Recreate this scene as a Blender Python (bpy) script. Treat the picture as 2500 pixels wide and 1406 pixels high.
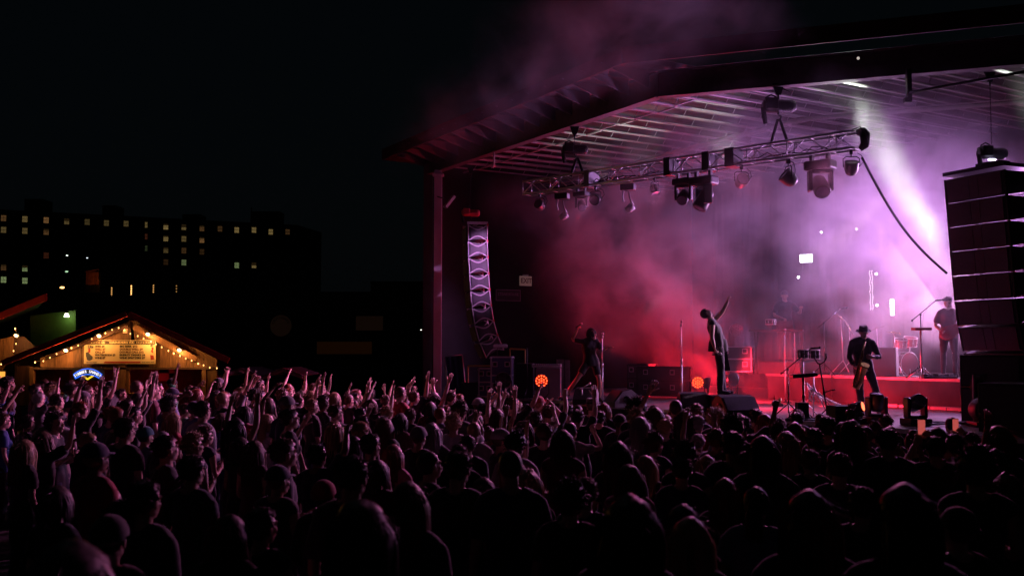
import bpy, bmesh, math, random
from mathutils import Vector, Matrix, Euler
from mathutils import noise as mnoise

R = math.radians
rnd = random.Random(7)
scn = bpy.context.scene
for o in list(bpy.data.objects):
    bpy.data.objects.remove(o)

# ------------------------------------------------------------------ camera
CAM_H = 2.45
FPX = 2430.0                      # focal length in pixels of the 2500 px wide photograph (35 mm lens)
PITCH = math.atan((850 - 703) / FPX)
cam_data = bpy.data.cameras.new('camera')
cam_data.lens = 35.0
cam_data.sensor_width = 36.0
cam_data.clip_start = 0.1
cam_data.clip_end = 2000
cam = bpy.data.objects.new('camera', cam_data)
scn.collection.objects.link(cam)
cam.location = (0, 0, CAM_H)
cam.rotation_euler = (math.pi / 2 + PITCH, 0, 0)
scn.camera = cam
cam_data.dof.use_dof = True
cam_data.dof.focus_distance = 20.0
cam_data.dof.aperture_fstop = 2.2

# ------------------------------------------------------------------ world, night
world = bpy.data.worlds.new('World')
scn.world = world
world.use_nodes = True
wn, wl = world.node_tree.nodes, world.node_tree.links
wn.clear()
sky = wn.new('ShaderNodeTexSky')
sky.sky_type = 'NISHITA'
sky.sun_disc = False
sky.sun_elevation = R(0.5)
sky.sun_rotation = R(200)
tint = wn.new('ShaderNodeMix'); tint.data_type = 'RGBA'; tint.blend_type = 'MIX'
tint.inputs[0].default_value = 0.93
tint.inputs[7].default_value = (0.10, 0.20, 0.30, 1)
bgn = wn.new('ShaderNodeBackground')
bgn.inputs['Strength'].default_value = 0.0062
wout = wn.new('ShaderNodeOutputWorld')
wl.new(sky.outputs[0], tint.inputs[6])
wl.new(tint.outputs[2], bgn.inputs['Color'])
wl.new(bgn.outputs[0], wout.inputs['Surface'])

moon = bpy.data.lights.new('moonlight', 'SUN')
moon.energy = 0.004
moon.angle = R(0.5)
moon.color = (0.8, 0.88, 1.0)
mo = bpy.data.objects.new('moonlight', moon)
scn.collection.objects.link(mo)
mo.rotation_euler = (R(40), 0, R(200))

# ------------------------------------------------------------------ view, render
vs = scn.view_settings
scn.display_settings.display_device = 'sRGB'
vs.view_transform = 'Standard'
vs.look = 'None'
vs.exposure = 0.0
vs.gamma = 1.0
vs.use_curve_mapping = False
scn.render.engine = 'CYCLES'
cy = scn.cycles
cy.use_denoising = True
cy.max_bounces = 5
cy.diffuse_bounces = 2
cy.glossy_bounces = 2
cy.transmission_bounces = 3
cy.volume_bounces = 0
cy.transparent_max_bounces = 8
cy.volume_step_rate = 1.0
cy.volume_max_steps = 256
cy.sample_clamp_indirect = 3.0
cy.sample_clamp_direct = 20.0
cy.use_light_tree = True
cy.caustics_reflective = False
cy.caustics_refractive = False

# ------------------------------------------------------------------ frames of reference
E2 = Vector((0.515, -0.857, 0.0)).normalized()      # along the stage front, from its far end to its near end
M2 = Vector((0.857, 0.515, 0.0)).normalized()       # upstage
O2 = Vector((3.2, 21.35, 0.0))
ST_ROT = math.atan2(E2.y, E2.x)
DECK_Z = 1.15

def S(a, b, z=0.0):
    return O2 + E2 * a + M2 * b + Vector((0, 0, z))

def P(u, v, D):
    """Point at horizontal distance D in front of the camera that shows at photo pixel (u, v)."""
    x = (u - 1250) / FPX; y = (703 - v) / FPX
    cp, sp = math.cos(PITCH), math.sin(PITCH)
    d = Vector((x, cp - y * sp, sp + y * cp))
    k = D / d.y
    return Vector((d.x * k, D, CAM_H + d.z * k))

def to_ab(p):
    r = Vector((p.x, p.y, 0)) - O2
    return r.dot(E2), r.dot(M2)

def PS(u, v, b):
    """Point on the vertical plane upstage = b that shows at (u, v)."""
    x = (u - 1250) / FPX; y = (703 - v) / FPX
    cp, sp = math.cos(PITCH), math.sin(PITCH)
    d = Vector((x, cp - y * sp, sp + y * cp))
    k = (b + O2.dot(M2)) / Vector((d.x, d.y, 0)).dot(M2)
    return Vector((d.x * k, d.y * k, CAM_H + d.z * k))

def ground_z(x, y):
    s = min(1.0, max(0.0, (x + 4.0) / 4.5))
    t = 0.019 * max(0.0, y - 5.0)
    return -min(0.42, t) * s + 0.0 * (1 - s)

# ------------------------------------------------------------------ lights
def light(name, kind, loc, target=None, energy=100, color=(1, 1, 1), size=0.2, angle=60, blend=0.5, parent=None, shape=None, size_y=None):
    ld = bpy.data.lights.new(name, kind)
    ld.energy = energy
    ld.color = color
    if kind == 'AREA':
        ld.size = size
        if shape: ld.shape = shape
        if size_y: ld.shape = 'RECTANGLE'; ld.size_y = size_y
        ld.spread = R(angle)
    elif kind == 'SPOT':
        ld.spot_size = R(angle); ld.spot_blend = blend; ld.shadow_soft_size = size
    else:
        ld.shadow_soft_size = size
    lo = bpy.data.objects.new(name, ld)
    scn.collection.objects.link(lo)
    lo.location = loc
    if target is not None:
        lo.rotation_euler = (Vector(target) - Vector(loc)).to_track_quat('-Z', 'Y').to_euler()
    return lo

PURPLE = (0.74, 0.33, 0.92)
MAGENTA = (1.0, 0.22, 0.55)
PINK = (0.90, 0.42, 0.82)
RED = (1.0, 0.015, 0.04)
WHITE = (0.82, 0.95, 0.80)
# ------------------------------------------------------------------ materials
MATS = {}
def mat(name, color, rough=0.6, metal=0.0, emit=None, estr=0.0, noise=0.0, nscale=8.0, bump=0.0, spec=0.5, alpha=None, stretch=None, trans=0.0):
    if name in MATS: return MATS[name]
    m = bpy.data.materials.new(name); m.use_nodes = True
    nt = m.node_tree; b = nt.nodes['Principled BSDF']
    b.inputs['Base Color'].default_value = (*color, 1)
    b.inputs['Roughness'].default_value = rough
    b.inputs['Metallic'].default_value = metal
    b.inputs['Specular IOR Level'].default_value = spec
    if trans: b.inputs['Transmission Weight'].default_value = trans
    if emit:
        b.inputs['Emission Color'].default_value = (*emit, 1)
        b.inputs['Emission Strength'].default_value = estr
    if noise or bump:
        tc = nt.nodes.new('ShaderNodeTexCoord')
        mp = nt.nodes.new('ShaderNodeMapping')
        nt.links.new(tc.outputs['Object'], mp.inputs[0])
        if stretch: mp.inputs['Scale'].default_value = stretch
        nz = nt.nodes.new('ShaderNodeTexNoise'); nz.inputs['Scale'].default_value = nscale; nz.inputs['Detail'].default_value = 5
        nt.links.new(mp.outputs[0], nz.inputs['Vector'])
        if noise:
            oi = nt.nodes.new('ShaderNodeObjectInfo')
            add = nt.nodes.new('ShaderNodeMath'); add.operation = 'MULTIPLY_ADD'
            nt.links.new(oi.outputs['Random'], add.inputs[0]); add.inputs[1].default_value = 0.3; add.inputs[2].default_value = -0.15
            ad2 = nt.nodes.new('ShaderNodeMath'); ad2.operation = 'ADD'
            nt.links.new(nz.outputs[0], ad2.inputs[0]); nt.links.new(add.outputs[0], ad2.inputs[1])
            cr = nt.nodes.new('ShaderNodeValToRGB')
            e0, e1 = cr.color_ramp.elements
            e0.position = 0.3; e1.position = 0.7
            e0.color = tuple(c * (1 - noise) for c in color) + (1,)
            e1.color = tuple(min(1, c * (1 + noise)) for c in color) + (1,)
            nt.links.new(ad2.outputs[0], cr.inputs[0]); nt.links.new(cr.outputs[0], b.inputs['Base Color'])
        if bump:
            bp = nt.nodes.new('ShaderNodeBump'); bp.inputs['Strength'].default_value = bump; bp.inputs['Distance'].default_value = 0.02
            nt.links.new(nz.outputs[0], bp.inputs['Height']); nt.links.new(bp.outputs[0], b.inputs['Normal'])
    MATS[name] = m
    return m

def emat(name, color, strength):
    return mat(name, tuple(min(1, c * 0.6 + 0.05) for c in color), 0.4, emit=color, estr=strength)

# ------------------------------------------------------------------ mesh building
class MB:
    def __init__(s): s.v = []; s.f = []; s.m = []; s.sm = []
    def add(s, vs, fs, mi=0, smooth=False):
        n = len(s.v); s.v.extend([tuple(p) for p in vs])
        for f in fs:
            s.f.append(tuple(i + n for i in f)); s.m.append(mi); s.sm.append(smooth)
        return s
    def box(s, c, size, rot=None, mi=0, taper=1.0):
        c = Vector(c); hx, hy, hz = size[0] / 2, size[1] / 2, size[2] / 2
        pts = []
        for z in (-1, 1):
            k = taper if z > 0 else 1.0
            for x, y in ((-1, -1), (1, -1), (1, 1), (-1, 1)):
                p = Vector((x * hx * k, y * hy * k, z * hz))
                if rot is not None: p = rot @ p
                pts.append(c + p)
        return s.add(pts, [(3, 2, 1, 0), (4, 5, 6, 7), (0, 1, 5, 4), (1, 2, 6, 5), (2, 3, 7, 6), (3, 0, 4, 7)], mi)
    def bbox(s, c, size, bev=0.01, rot=None, mi=0):
        """box with bevelled vertical and horizontal edges"""
        bm = bmesh.new(); bmesh.ops.create_cube(bm, size=1)
        for v in bm.verts: v.co = Vector((v.co.x * size[0], v.co.y * size[1], v.co.z * size[2]))
        bmesh.ops.bevel(bm, geom=list(bm.edges), offset=bev, segments=2, affect='EDGES', profile=0.5)
        c = Vector(c)
        bm.verts.index_update()
        vs = [c + ((rot @ v.co) if rot is not None else v.co) for v in bm.verts]
        fs = [[v.index for v in f.verts] for f in bm.faces]
        bm.free()
        return s.add(vs, fs, mi)
    def bar(s, p0, p1, w, h, mi=0, up=(0, 0, 1)):
        p0, p1 = Vector(p0), Vector(p1); d = (p1 - p0); L = d.length
        if L < 1e-6: return s
        d.normalize(); up = Vector(up)
        if abs(d.dot(up)) > 0.99: up = Vector((0, 1, 0))
        x = d.cross(up).normalized(); z = x.cross(d).normalized()
        rot = Matrix((x, d, z)).transposed()
        return s.box((p0 + p1) / 2, (w, L, h), rot, mi)
    def tube(s, pts, rad, n=8, mi=0, cap=True, smooth=True, flat=1.0):
        pts = [Vector(p) for p in pts]
        if not hasattr(rad, '__len__'): rad = [rad] * len(pts)
        rings = []; prev = None
        for i, p in enumerate(pts):
            if i == 0: t = pts[1] - pts[0]
            elif i == len(pts) - 1: t = pts[-1] - pts[-2]
            else: t = (pts[i + 1] - pts[i]).normalized() + (pts[i] - pts[i - 1]).normalized()
            if t.length < 1e-9: t = Vector((0, 0, 1))
            t.normalize()
            if prev is None:
                a = Vector((0, 0, 1)) if abs(t.z) < 0.9 else Vector((1, 0, 0))
                x = t.cross(a).normalized()
            else:
                x = (prev - t * prev.dot(t))
                if x.length < 1e-6: x = t.orthogonal()
                x.normalize()
            prev = x; y = t.cross(x)
            rings.append([p + (x * math.cos(2 * math.pi * k / n) + y * math.sin(2 * math.pi * k / n) * flat) * rad[i] for k in range(n)])
        vs = [q for r in rings for q in r]; fs = []
        for i in range(len(rings) - 1):
            for k in range(n):
                fs.append((i * n + k, i * n + (k + 1) % n, (i + 1) * n + (k + 1) % n, (i + 1) * n + k))
        s.add(vs, fs, mi, smooth)
        if cap:
            m = len(s.v) - len(vs)
            s.f.append(tuple(m + k for k in reversed(range(n)))); s.m.append(mi); s.sm.append(False)
            l = m + (len(rings) - 1) * n
            s.f.append(tuple(l + k for k in range(n))); s.m.append(mi); s.sm.append(False)
        return s
    def cyl(s, p0, p1, r, n=12, mi=0, r1=None, smooth=True):
        return s.tube([p0, p1], [r, r if r1 is None else r1], n, mi, True, smooth)
    def ball(s, c, r, n=12, m=8, mi=0, rot=None):
        c = Vector(c)
        if not hasattr(r, '__len__'): r = (r, r, r)
        vs = []; fs = []
        for i in range(m + 1):
            th = math.pi * i / m
            for k in range(n):
                ph = 2 * math.pi * k / n
                p = Vector((r[0] * math.sin(th) * math.cos(ph), r[1] * math.sin(th) * math.sin(ph), r[2] * math.cos(th)))
                if rot is not None: p = rot @ p
                vs.append(c + p)
        for i in range(m):
            for k in range(n):
                q = (i * n + k, (i + 1) * n + k, (i + 1) * n + (k + 1) % n, i * n + (k + 1) % n)
                if i == 0: q = (q[0], q[1], q[2])
                elif i == m - 1: q = (q[0], q[1], q[3])
                fs.append(q)
        return s.add(vs, fs, mi, True)
    def prism(s, poly, d, mi=0):
        """extrude polygon (list of 3D points) by vector d"""
        d = Vector(d); n = len(poly)
        vs = [Vector(p) for p in poly] + [Vector(p) + d for p in poly]
        fs = [tuple(reversed(range(n))), tuple(range(n, 2 * n))]
        for k in range(n): fs.append((k, (k + 1) % n, n + (k + 1) % n, n + k))
        return s.add(vs, fs, mi)
    def lathe(s, prof, c=(0, 0, 0), n=16, mi=0, rot=None, smooth=True):
        c = Vector(c); vs = []; fs = []
        for (r, z) in prof:
            for k in range(n):
                p = Vector((r * math.cos(2 * math.pi * k / n), r * math.sin(2 * math.pi * k / n), z))
                if rot is not None: p = rot @ p
                vs.append(c + p)
        for i in range(len(prof) - 1):
            for k in range(n):
                fs.append((i * n + k, i * n + (k + 1) % n, (i + 1) * n + (k + 1) % n, (i + 1) * n + k))
        return s.add(vs, fs, mi, smooth)
    def mesh(s, name, mats):
        me = bpy.data.meshes.new(name)
        me.from_pydata(s.v, [], s.f)
        if not isinstance(mats, (list, tuple)): mats = [mats]
        for m in mats: me.materials.append(m)
        me.polygons.foreach_set('material_index', s.m)
        me.polygons.foreach_set('use_smooth', s.sm)
        me.update()
        bm = bmesh.new(); bm.from_mesh(me)
        bmesh.ops.recalc_face_normals(bm, faces=bm.faces)
        bm.to_mesh(me); bm.free()
        return me
    def build(s, name, mats, parent=None, loc=None, rot=None):
        return link(name, s.mesh(name, mats), parent, loc, rot)

def link(name, me, parent=None, loc=None, rot=None, scale=None):
    o = bpy.data.objects.new(name, me)
    scn.collection.objects.link(o)
    if parent is not None: o.parent = parent
    if loc is not None: o.location = loc
    if rot is not None: o.rotation_euler = rot
    if scale is not None: o.scale = scale
    return o

def empty(name, loc=(0, 0, 0), rotz=0.0, rot=None):
    o = bpy.data.objects.new(name, None); scn.collection.objects.link(o)
    o.empty_display_size = 0.2
    o.location = loc
    o.rotation_euler = rot if rot is not None else (0, 0, rotz)
    return o

def tag(o, label=None, cat=None, group=None, kind=None):
    if label: o['label'] = label
    if cat: o['category'] = cat
    if group: o['group'] = group
    if kind: o['kind'] = kind
    return o

KIDS = {}
def kids(o):
    return [c for c in o.children]

def copy_tree(o, children=None, parent=None):
    """copy a thing with its parts and sub-parts (meshes stay shared)"""
    c = o.copy(); scn.collection.objects.link(c)
    if parent is not None: c.parent = parent
    for ch in kids(o): copy_tree(ch, None, c)
    return c

def structure(o): o['kind'] = 'structure'; return o
def stuff(o): o['kind'] = 'stuff'; return o

def text_mesh(body, size, name='lettering', font_scale=(1, 1), extrude=0.0, align='CENTER', bold=0.0, spacing=1.0):
    cu = bpy.data.curves.new(name, 'FONT'); cu.body = body; cu.size = size
    cu.align_x = align; cu.align_y = 'CENTER'; cu.extrude = extrude; cu.offset = bold; cu.space_character = spacing
    cu.resolution_u = 2
    o = bpy.data.objects.new(name, cu); scn.collection.objects.link(o)
    bpy.context.view_layer.update()
    dg = bpy.context.evaluated_depsgraph_get()
    me = bpy.data.meshes.new_from_object(o.evaluated_get(dg))
    bpy.data.objects.remove(o); bpy.data.curves.remove(cu)
    for v in me.vertices: v.co = Vector((v.co.x * font_scale[0], v.co.y * font_scale[1], v.co.z))
    me.name = name
    return me
# ------------------------------------------------------------------ shared materials
M_black = mat('black_paint', (0.012, 0.012, 0.014), 0.5, noise=0.3, nscale=3)
M_blackm = mat('black_metal', (0.02, 0.02, 0.022), 0.35, 0.6)
M_steel = mat('galvanised_steel', (0.42, 0.42, 0.44), 0.45, 0.6, noise=0.2, nscale=6)
M_alu = mat('truss_aluminium', (0.55, 0.55, 0.57), 0.3, 0.9, noise=0.1)
M_chrome = mat('chrome', (0.85, 0.85, 0.87), 0.34, 0.9)
M_roofpaint = mat('roof_steel_paint', (0.38, 0.36, 0.38), 0.6, noise=0.2, nscale=2)
M_darkroof = mat('dark_fascia', (0.03, 0.03, 0.032), 0.7, noise=0.3, nscale=2)
M_deck = mat('deck_plywood', (0.23, 0.21, 0.21), 0.42, noise=0.25, nscale=3, bump=0.1)
M_cloth = mat('black_drape', (0.02, 0.018, 0.02), 0.9, noise=0.4, nscale=6, stretch=(8, 8, 0.3), bump=0.3)
M_wall = mat('dark_wall', (0.012, 0.011, 0.013), 0.85, noise=0.3, nscale=2, bump=0.2)
M_ground = mat('asphalt', (0.04, 0.04, 0.042), 0.85, noise=0.35, nscale=5, bump=0.3)

# ------------------------------------------------------------------ ground
g = MB()
xs = [-400, -120, -60, -40, -30] + [x for x in range(-24, 25, 2)] + [30, 40, 60, 120, 400]
ys = [-60, -20, -5, 0] + [y for y in range(2, 40, 2)] + [45, 60, 90, 140, 240, 600]
vs = [(x, y, ground_z(x, y)) for y in ys for x in xs]
fs = []
for j in range(len(ys) - 1):
    for i in range(len(xs) - 1):
        n = len(xs); fs.append((j * n + i, j * n + i + 1, (j + 1) * n + i + 1, (j + 1) * n + i))
g.add(vs, fs, 0, True)
structure(g.build('ground', M_ground))

# ------------------------------------------------------------------ stage deck
st = empty('stage', S(0, 0, 0), ST_ROT)
tag(st, 'raised concert stage deck with grey floor panels under the canopy', 'stage')
# stage objects are children or free things; local frame: x along the front, y upstage
A0, A1, B0, B1 = -9.6, 8.4, 0.0, 10.4
sub = MB(); sub.box(((A0 + A1) / 2, (B0 + B1) / 2 + 0.03, DECK_Z / 2 - 0.22), (A1 - A0, B1 - B0 - 0.06, DECK_Z + 0.44 - 0.10))
sub.build('substructure', M_black, st)
pw, pl = 1.2, 2.6
pm = MB(); pm.box((0, 0, 0), (pw - 0.012, pl - 0.012, 0.05)); pme = pm.mesh('deck_panel', M_deck)
na = int((A1 - A0) / pw); nb = int((B1 - B0) / pl)
for i in range(na):
    for j in range(nb):
        link('deck_panel', pme, st, (A0 + pw * (i + 0.5), B0 + pl * (j + 0.5), DECK_Z - 0.025))
lip = MB(); lip.bar((A0, -0.02, DECK_Z - 0.03), (A1, -0.02, DECK_Z - 0.03), 0.03, 0.07); lip.build('front_lip', M_steel, st)
skirt = MB()
n = 180
pts = []
for i in range(n + 1):
    x = A0 + (A1 - A0) * i / n
    pts.append((x, -0.05 - 0.02 * math.sin(i * 1.7), DECK_Z - 0.08)); pts.append((x, -0.06 - 0.03 * math.sin(i * 1.7 + .4), -0.45))
skirt.add(pts, [(2 * i, 2 * i + 2, 2 * i + 3, 2 * i + 1) for i in range(n)], 0, True)
skirt.build('skirt', M_cloth, st)

# drum and backline riser
RZ = DECK_Z + 0.66
rs = empty('drum_riser', S(0, 0, 0), ST_ROT); tag(rs, 'long low riser carrying the drums and keyboards at the back of the stage', 'stage riser')
m = MB(); m.box((1.55, 7.35, DECK_Z + 0.30), (7.0, 4.5, 0.58)); m.build('skirt', mat('riser_cloth', (0.035, 0.03, 0.032), 0.8, noise=0.7, nscale=1.6, bump=0.2), rs)
m = MB()
for i in range(6):
    for j in range(2):
        mm = MB(); mm.box((0, 0, 0), (1.155, 2.24, 0.06)); o = mm.build('deck_panel', M_deck, rs, (-1.95 + 1.168 * (i + 0.5) , 5.1 + 2.26 * (j + 0.5) - 0.02, RZ - 0.03)) if (i, j) == (0, 0) else link('deck_panel', o.data, rs, (-1.95 + 1.168 * (i + 0.5), 5.1 + 2.26 * (j + 0.5) - 0.02, RZ - 0.03))
m = MB(); m.bar((-1.97, 5.055, RZ - 0.03), (5.07, 5.055, RZ - 0.03), 0.03, 0.065); m.build('edge_trim', M_steel, rs)

# ------------------------------------------------------------------ canopy over the stage
cn = empty('stage_canopy', (0, 0, 0)); tag(cn, 'large steel canopy roof with open joists and a dark fascia above the stage', 'canopy')
K = O2.copy()
DB = Vector((0.937, -0.349, 0)).normalized()
MBv = Vector((0.349, 0.937, 0)).normalized()
ZB = 7.88                          # underside of the front beam
LA = 10.9; LB = 12.5
ptA = K - E2 * LA; ptB = K + DB * LB
m = MB()
for p0, p1 in ((ptA - E2 * 0.3, K), (K, ptB)):
    m.bar(p0 + Vector((0, 0, ZB + 0.28)), p1 + Vector((0, 0, ZB + 0.28)), 0.06, 0.52)       # web
    for dz in (0.01, 0.55): m.bar(p0 + Vector((0, 0, ZB + dz)), p1 + Vector((0, 0, ZB + dz)), 0.24, 0.03)
m.build('front_beam', mat('front_beam_paint', (0.10, 0.085, 0.09), 0.6, noise=0.2), cn)
m = MB()
RA, RB = K + M2 * 4.35, None
kink2 = K + M2 * 4.35
m.tube([kink2 - E2 * 11.5 + Vector((0, 0, ZB + 0.05)), kink2 + Vector((0, 0, ZB + 0.05)), kink2 + DB * 11 + Vector((0, 0, ZB + 0.05))], 0.055, 8)
m.build('rear_pipe', M_roofpaint, cn)
# joists, all running upstage
jm = MB(); JL = 9.6
jm.bar((0, 0, 0.16), (0, JL, 0.16), 0.075, 0.03); jm.bar((0, 0, 0.36), (0, JL, 0.36), 0.075, 0.03)
for k in range(11): jm.bar((0, k * 0.9 + 0.2, 0.17), (0, k * 0.9 + 0.32, 0.36), 0.012, 0.012)
jme = jm.mesh('joist', M_roofpaint)
sp = 0.74
br = MB(); br.bar((0, 0, 0), (sp - 0.06, 0, 0), 0.05, 0.03); brme = br.mesh('bridging', M_roofpaint)
i = 0
angB = ST_ROT
for i in range(int(LA / sp) + 1):
    p = K - E2 * (i * sp + 0.2) + M2 * 0.13
    link('joist', jme, cn, p + Vector((0, 0, ZB + 0.02)), (0, 0, ST_ROT))
    for b in ((1.1 + 0.1 * (i % 2)), 4.9):
        link('bridging', brme, cn, p + M2 * b + Vector((0, 0, ZB + 0.175)) - E2 * (sp - 0.03), (0, 0, ST_ROT))
spB = sp / abs(DB.dot(E2))
for i in range(int(LB / spB)):
    p = K + DB * (i * spB + 0.35) + M2 * 0.13
    link('joist', jme, cn, p + Vector((0, 0, ZB + 0.02)), (0, 0, ST_ROT))
    for b in (0.8, 4.5):
        q = p + M2 * b + Vector((0, 0, ZB + 0.175))
        link('bridging', brme, cn, q, (0, 0, math.atan2(DB.y, DB.x)), scale=(spB / sp, 1, 1))
# roof deck above the joists and overhang
zr = ZB + 0.62
def corr(p0, dirv, length, across, depth, z, mb, mi=0, pitch=0.3, amp=0.05):
    n = int(length / pitch * 2)
    vs = []
    for i in range(n + 1):
        h = amp * (1 if i % 2 else 0)
        q = p0 + dirv * (length * i / n)
        vs.append(q + Vector((0, 0, z + h))); vs.append(q + across * depth + Vector((0, 0, z + h)))
    mb.add(vs, [(2 * i, 2 * i + 2, 2 * i + 3, 2 * i + 1) for i in range(n)], mi)
m = MB()
ov = 1.35
corr(K - E2 * (LA + 0.9) - M2 * ov, E2, LA + 0.9 + 0.6, M2, 11 + ov, zr, m)
corr(K - DB * 0.6 + MBv * 0.1 + Vector((0, 0, 0.012)), DB, LB + 0.6, MBv, 11, zr, m, amp=0.0)
m.build('roof_deck', mat('ribbed_roof_deck', (0.045, 0.04, 0.045), 0.6, noise=0.25, nscale=1.5), cn)
m = MB()
oA = K - E2 * (LA + 0.9) - M2 * ov
oK = K - (M2 + MBv).normalized() * (ov / math.cos(0.5 * math.acos(M2.dot(MBv))))
oB = K + DB * LB - MBv * ov
for p0, p1 in ((oA, oK), (oK, oB), (oA + M2 * 10, oA)):
    m.bar(p0 + Vector((0, 0, zr - 0.02)), p1 + Vector((0, 0, zr - 0.02)), 0.05, 0.34)
m.build('fascia', mat('dark_red_fascia', (0.05, 0.012, 0.015), 0.6, noise=0.3, nscale=3), cn)
# tapered brackets carrying the overhang
bk = MB()
bk.prism([(0, 0, 0), (0, -ov + 0.05, 0), (0, 0, -0.38)], (0.03, 0, 0))
bkm = bk.mesh('bracket', mat('bracket_paint', (0.16, 0.14, 0.15), 0.6))
for i in range(int(LA / sp) + 2):
    link('bracket', bkm, cn, K - E2 * (i * sp + 0.2) - M2 * 0.14 + Vector((0, 0, zr - 0.01)), (0, 0, ST_ROT))
# column at the far end, and the darker outer corner post
cx = P(1068, 855, 30.3); m = MB()
cb = Vector((cx.x, cx.y, 0))
m.box(cb + Vector((0, 0, 3.7)), (0.23, 0.2, 8.4)); m.box(cb + Vector((0, 0, 7.75)), (0.34, 0.3, 0.06)); m.box(cb + Vector((0, 0, -0.3)), (0.4, 0.4, 0.3))
m.build('column', mat('column_grey_paint', (0.42, 0.40, 0.46), 0.55, noise=0.15, nscale=2), cn)
c2 = P(1044, 855, 31.4); m = MB(); m.box((c2.x, c2.y, 3.8), (0.28, 0.28, 9.0)); m.build('corner_post', M_darkroof, cn)
# hanging drop post and rail at the near end
d0 = K + DB * 3.9
m = MB(); m.box(Vector((P(2217, 150, 19.2).x, 19.2, ZB - 0.3)), (0.09, 0.09, 0.62)); m.box(Vector((P(2215, 228, 19.2).x, 19.2, ZB - 0.6)), (0.13, 0.1, 0.09)); m.build('drop_post', M_blackm, cn)
m = MB(); m.cyl(P(2215, 228, 19.2), P(2520, 172, 17.9), 0.028, 8); m.build('hanging_rail', M_blackm, cn)
q0 = P(1206, 408, 27.4); m = MB(); m.cyl(q0, q0 + Vector((0, 0, 0.55)), 0.03, 6); m.cyl(q0, q0 - Vector((0.07, 0, 0)), 0.035, 6); m.build('conduit_drop', M_steel, cn)
# conduit loops and small lamp on fascia
lp = MB(); lp.ball((P(2095, 143, 19.3)), 0.03, 8, 6); lp.build('fascia_bulb', emat('dim_bulb', (1, .9, .8), 0.5), cn)

# ------------------------------------------------------------------ stage house walls
hs = empty('stage_house', (0, 0, 0)); tag(hs, 'dark block building enclosing the back and far side of the stage', 'building')
w0 = Vector((cb.x - 0.05, cb.y + 1.1, 0)); w1 = w0 + M2 * 10.5; w2 = w1 + E2 * 24
wm = MB(); wm.bar(w0 + Vector((0, 0, 4.0)), w1 + Vector((0, 0, 4.0)), 0.25, 8.9); wm.build('side_wall', M_wall, hs)
# courses of block on the far side wall, proud rows
wm = MB(); wm.bar(w1 + Vector((0, 0, 4.0)), w2 + Vector((0, 0, 4.0)), 0.25, 8.9); wm.build('back_wall', M_wall, hs)
wall_in = -E2 * -1.0
# pleated backdrop
bd = MB(); n = 260; pts = []
q = S(-9.2, 9.9, 0); L = 17.5
for i in range(n + 1):
    off = 0.02 * math.sin(i * 1.3) + 0.03 * math.sin(i * 0.37)
    p = q + E2 * (L * i / n) + M2 * off
    pts.append(p + Vector((0, 0, 7.7))); pts.append(p + M2 * (0.02 * math.sin(i)) + Vector((0, 0, DECK_Z + 0.02)))
bd.add(pts, [(2 * i, 2 * i + 2, 2 * i + 3, 2 * i + 1) for i in range(n)], 0, True)
bdo = bd.build('backdrop_curtain', mat('backdrop_velour', (0.02, 0.018, 0.022), 0.95)); tag(bdo, 'pleated black backdrop curtain hanging across the back of the stage', 'curtain')
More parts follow.
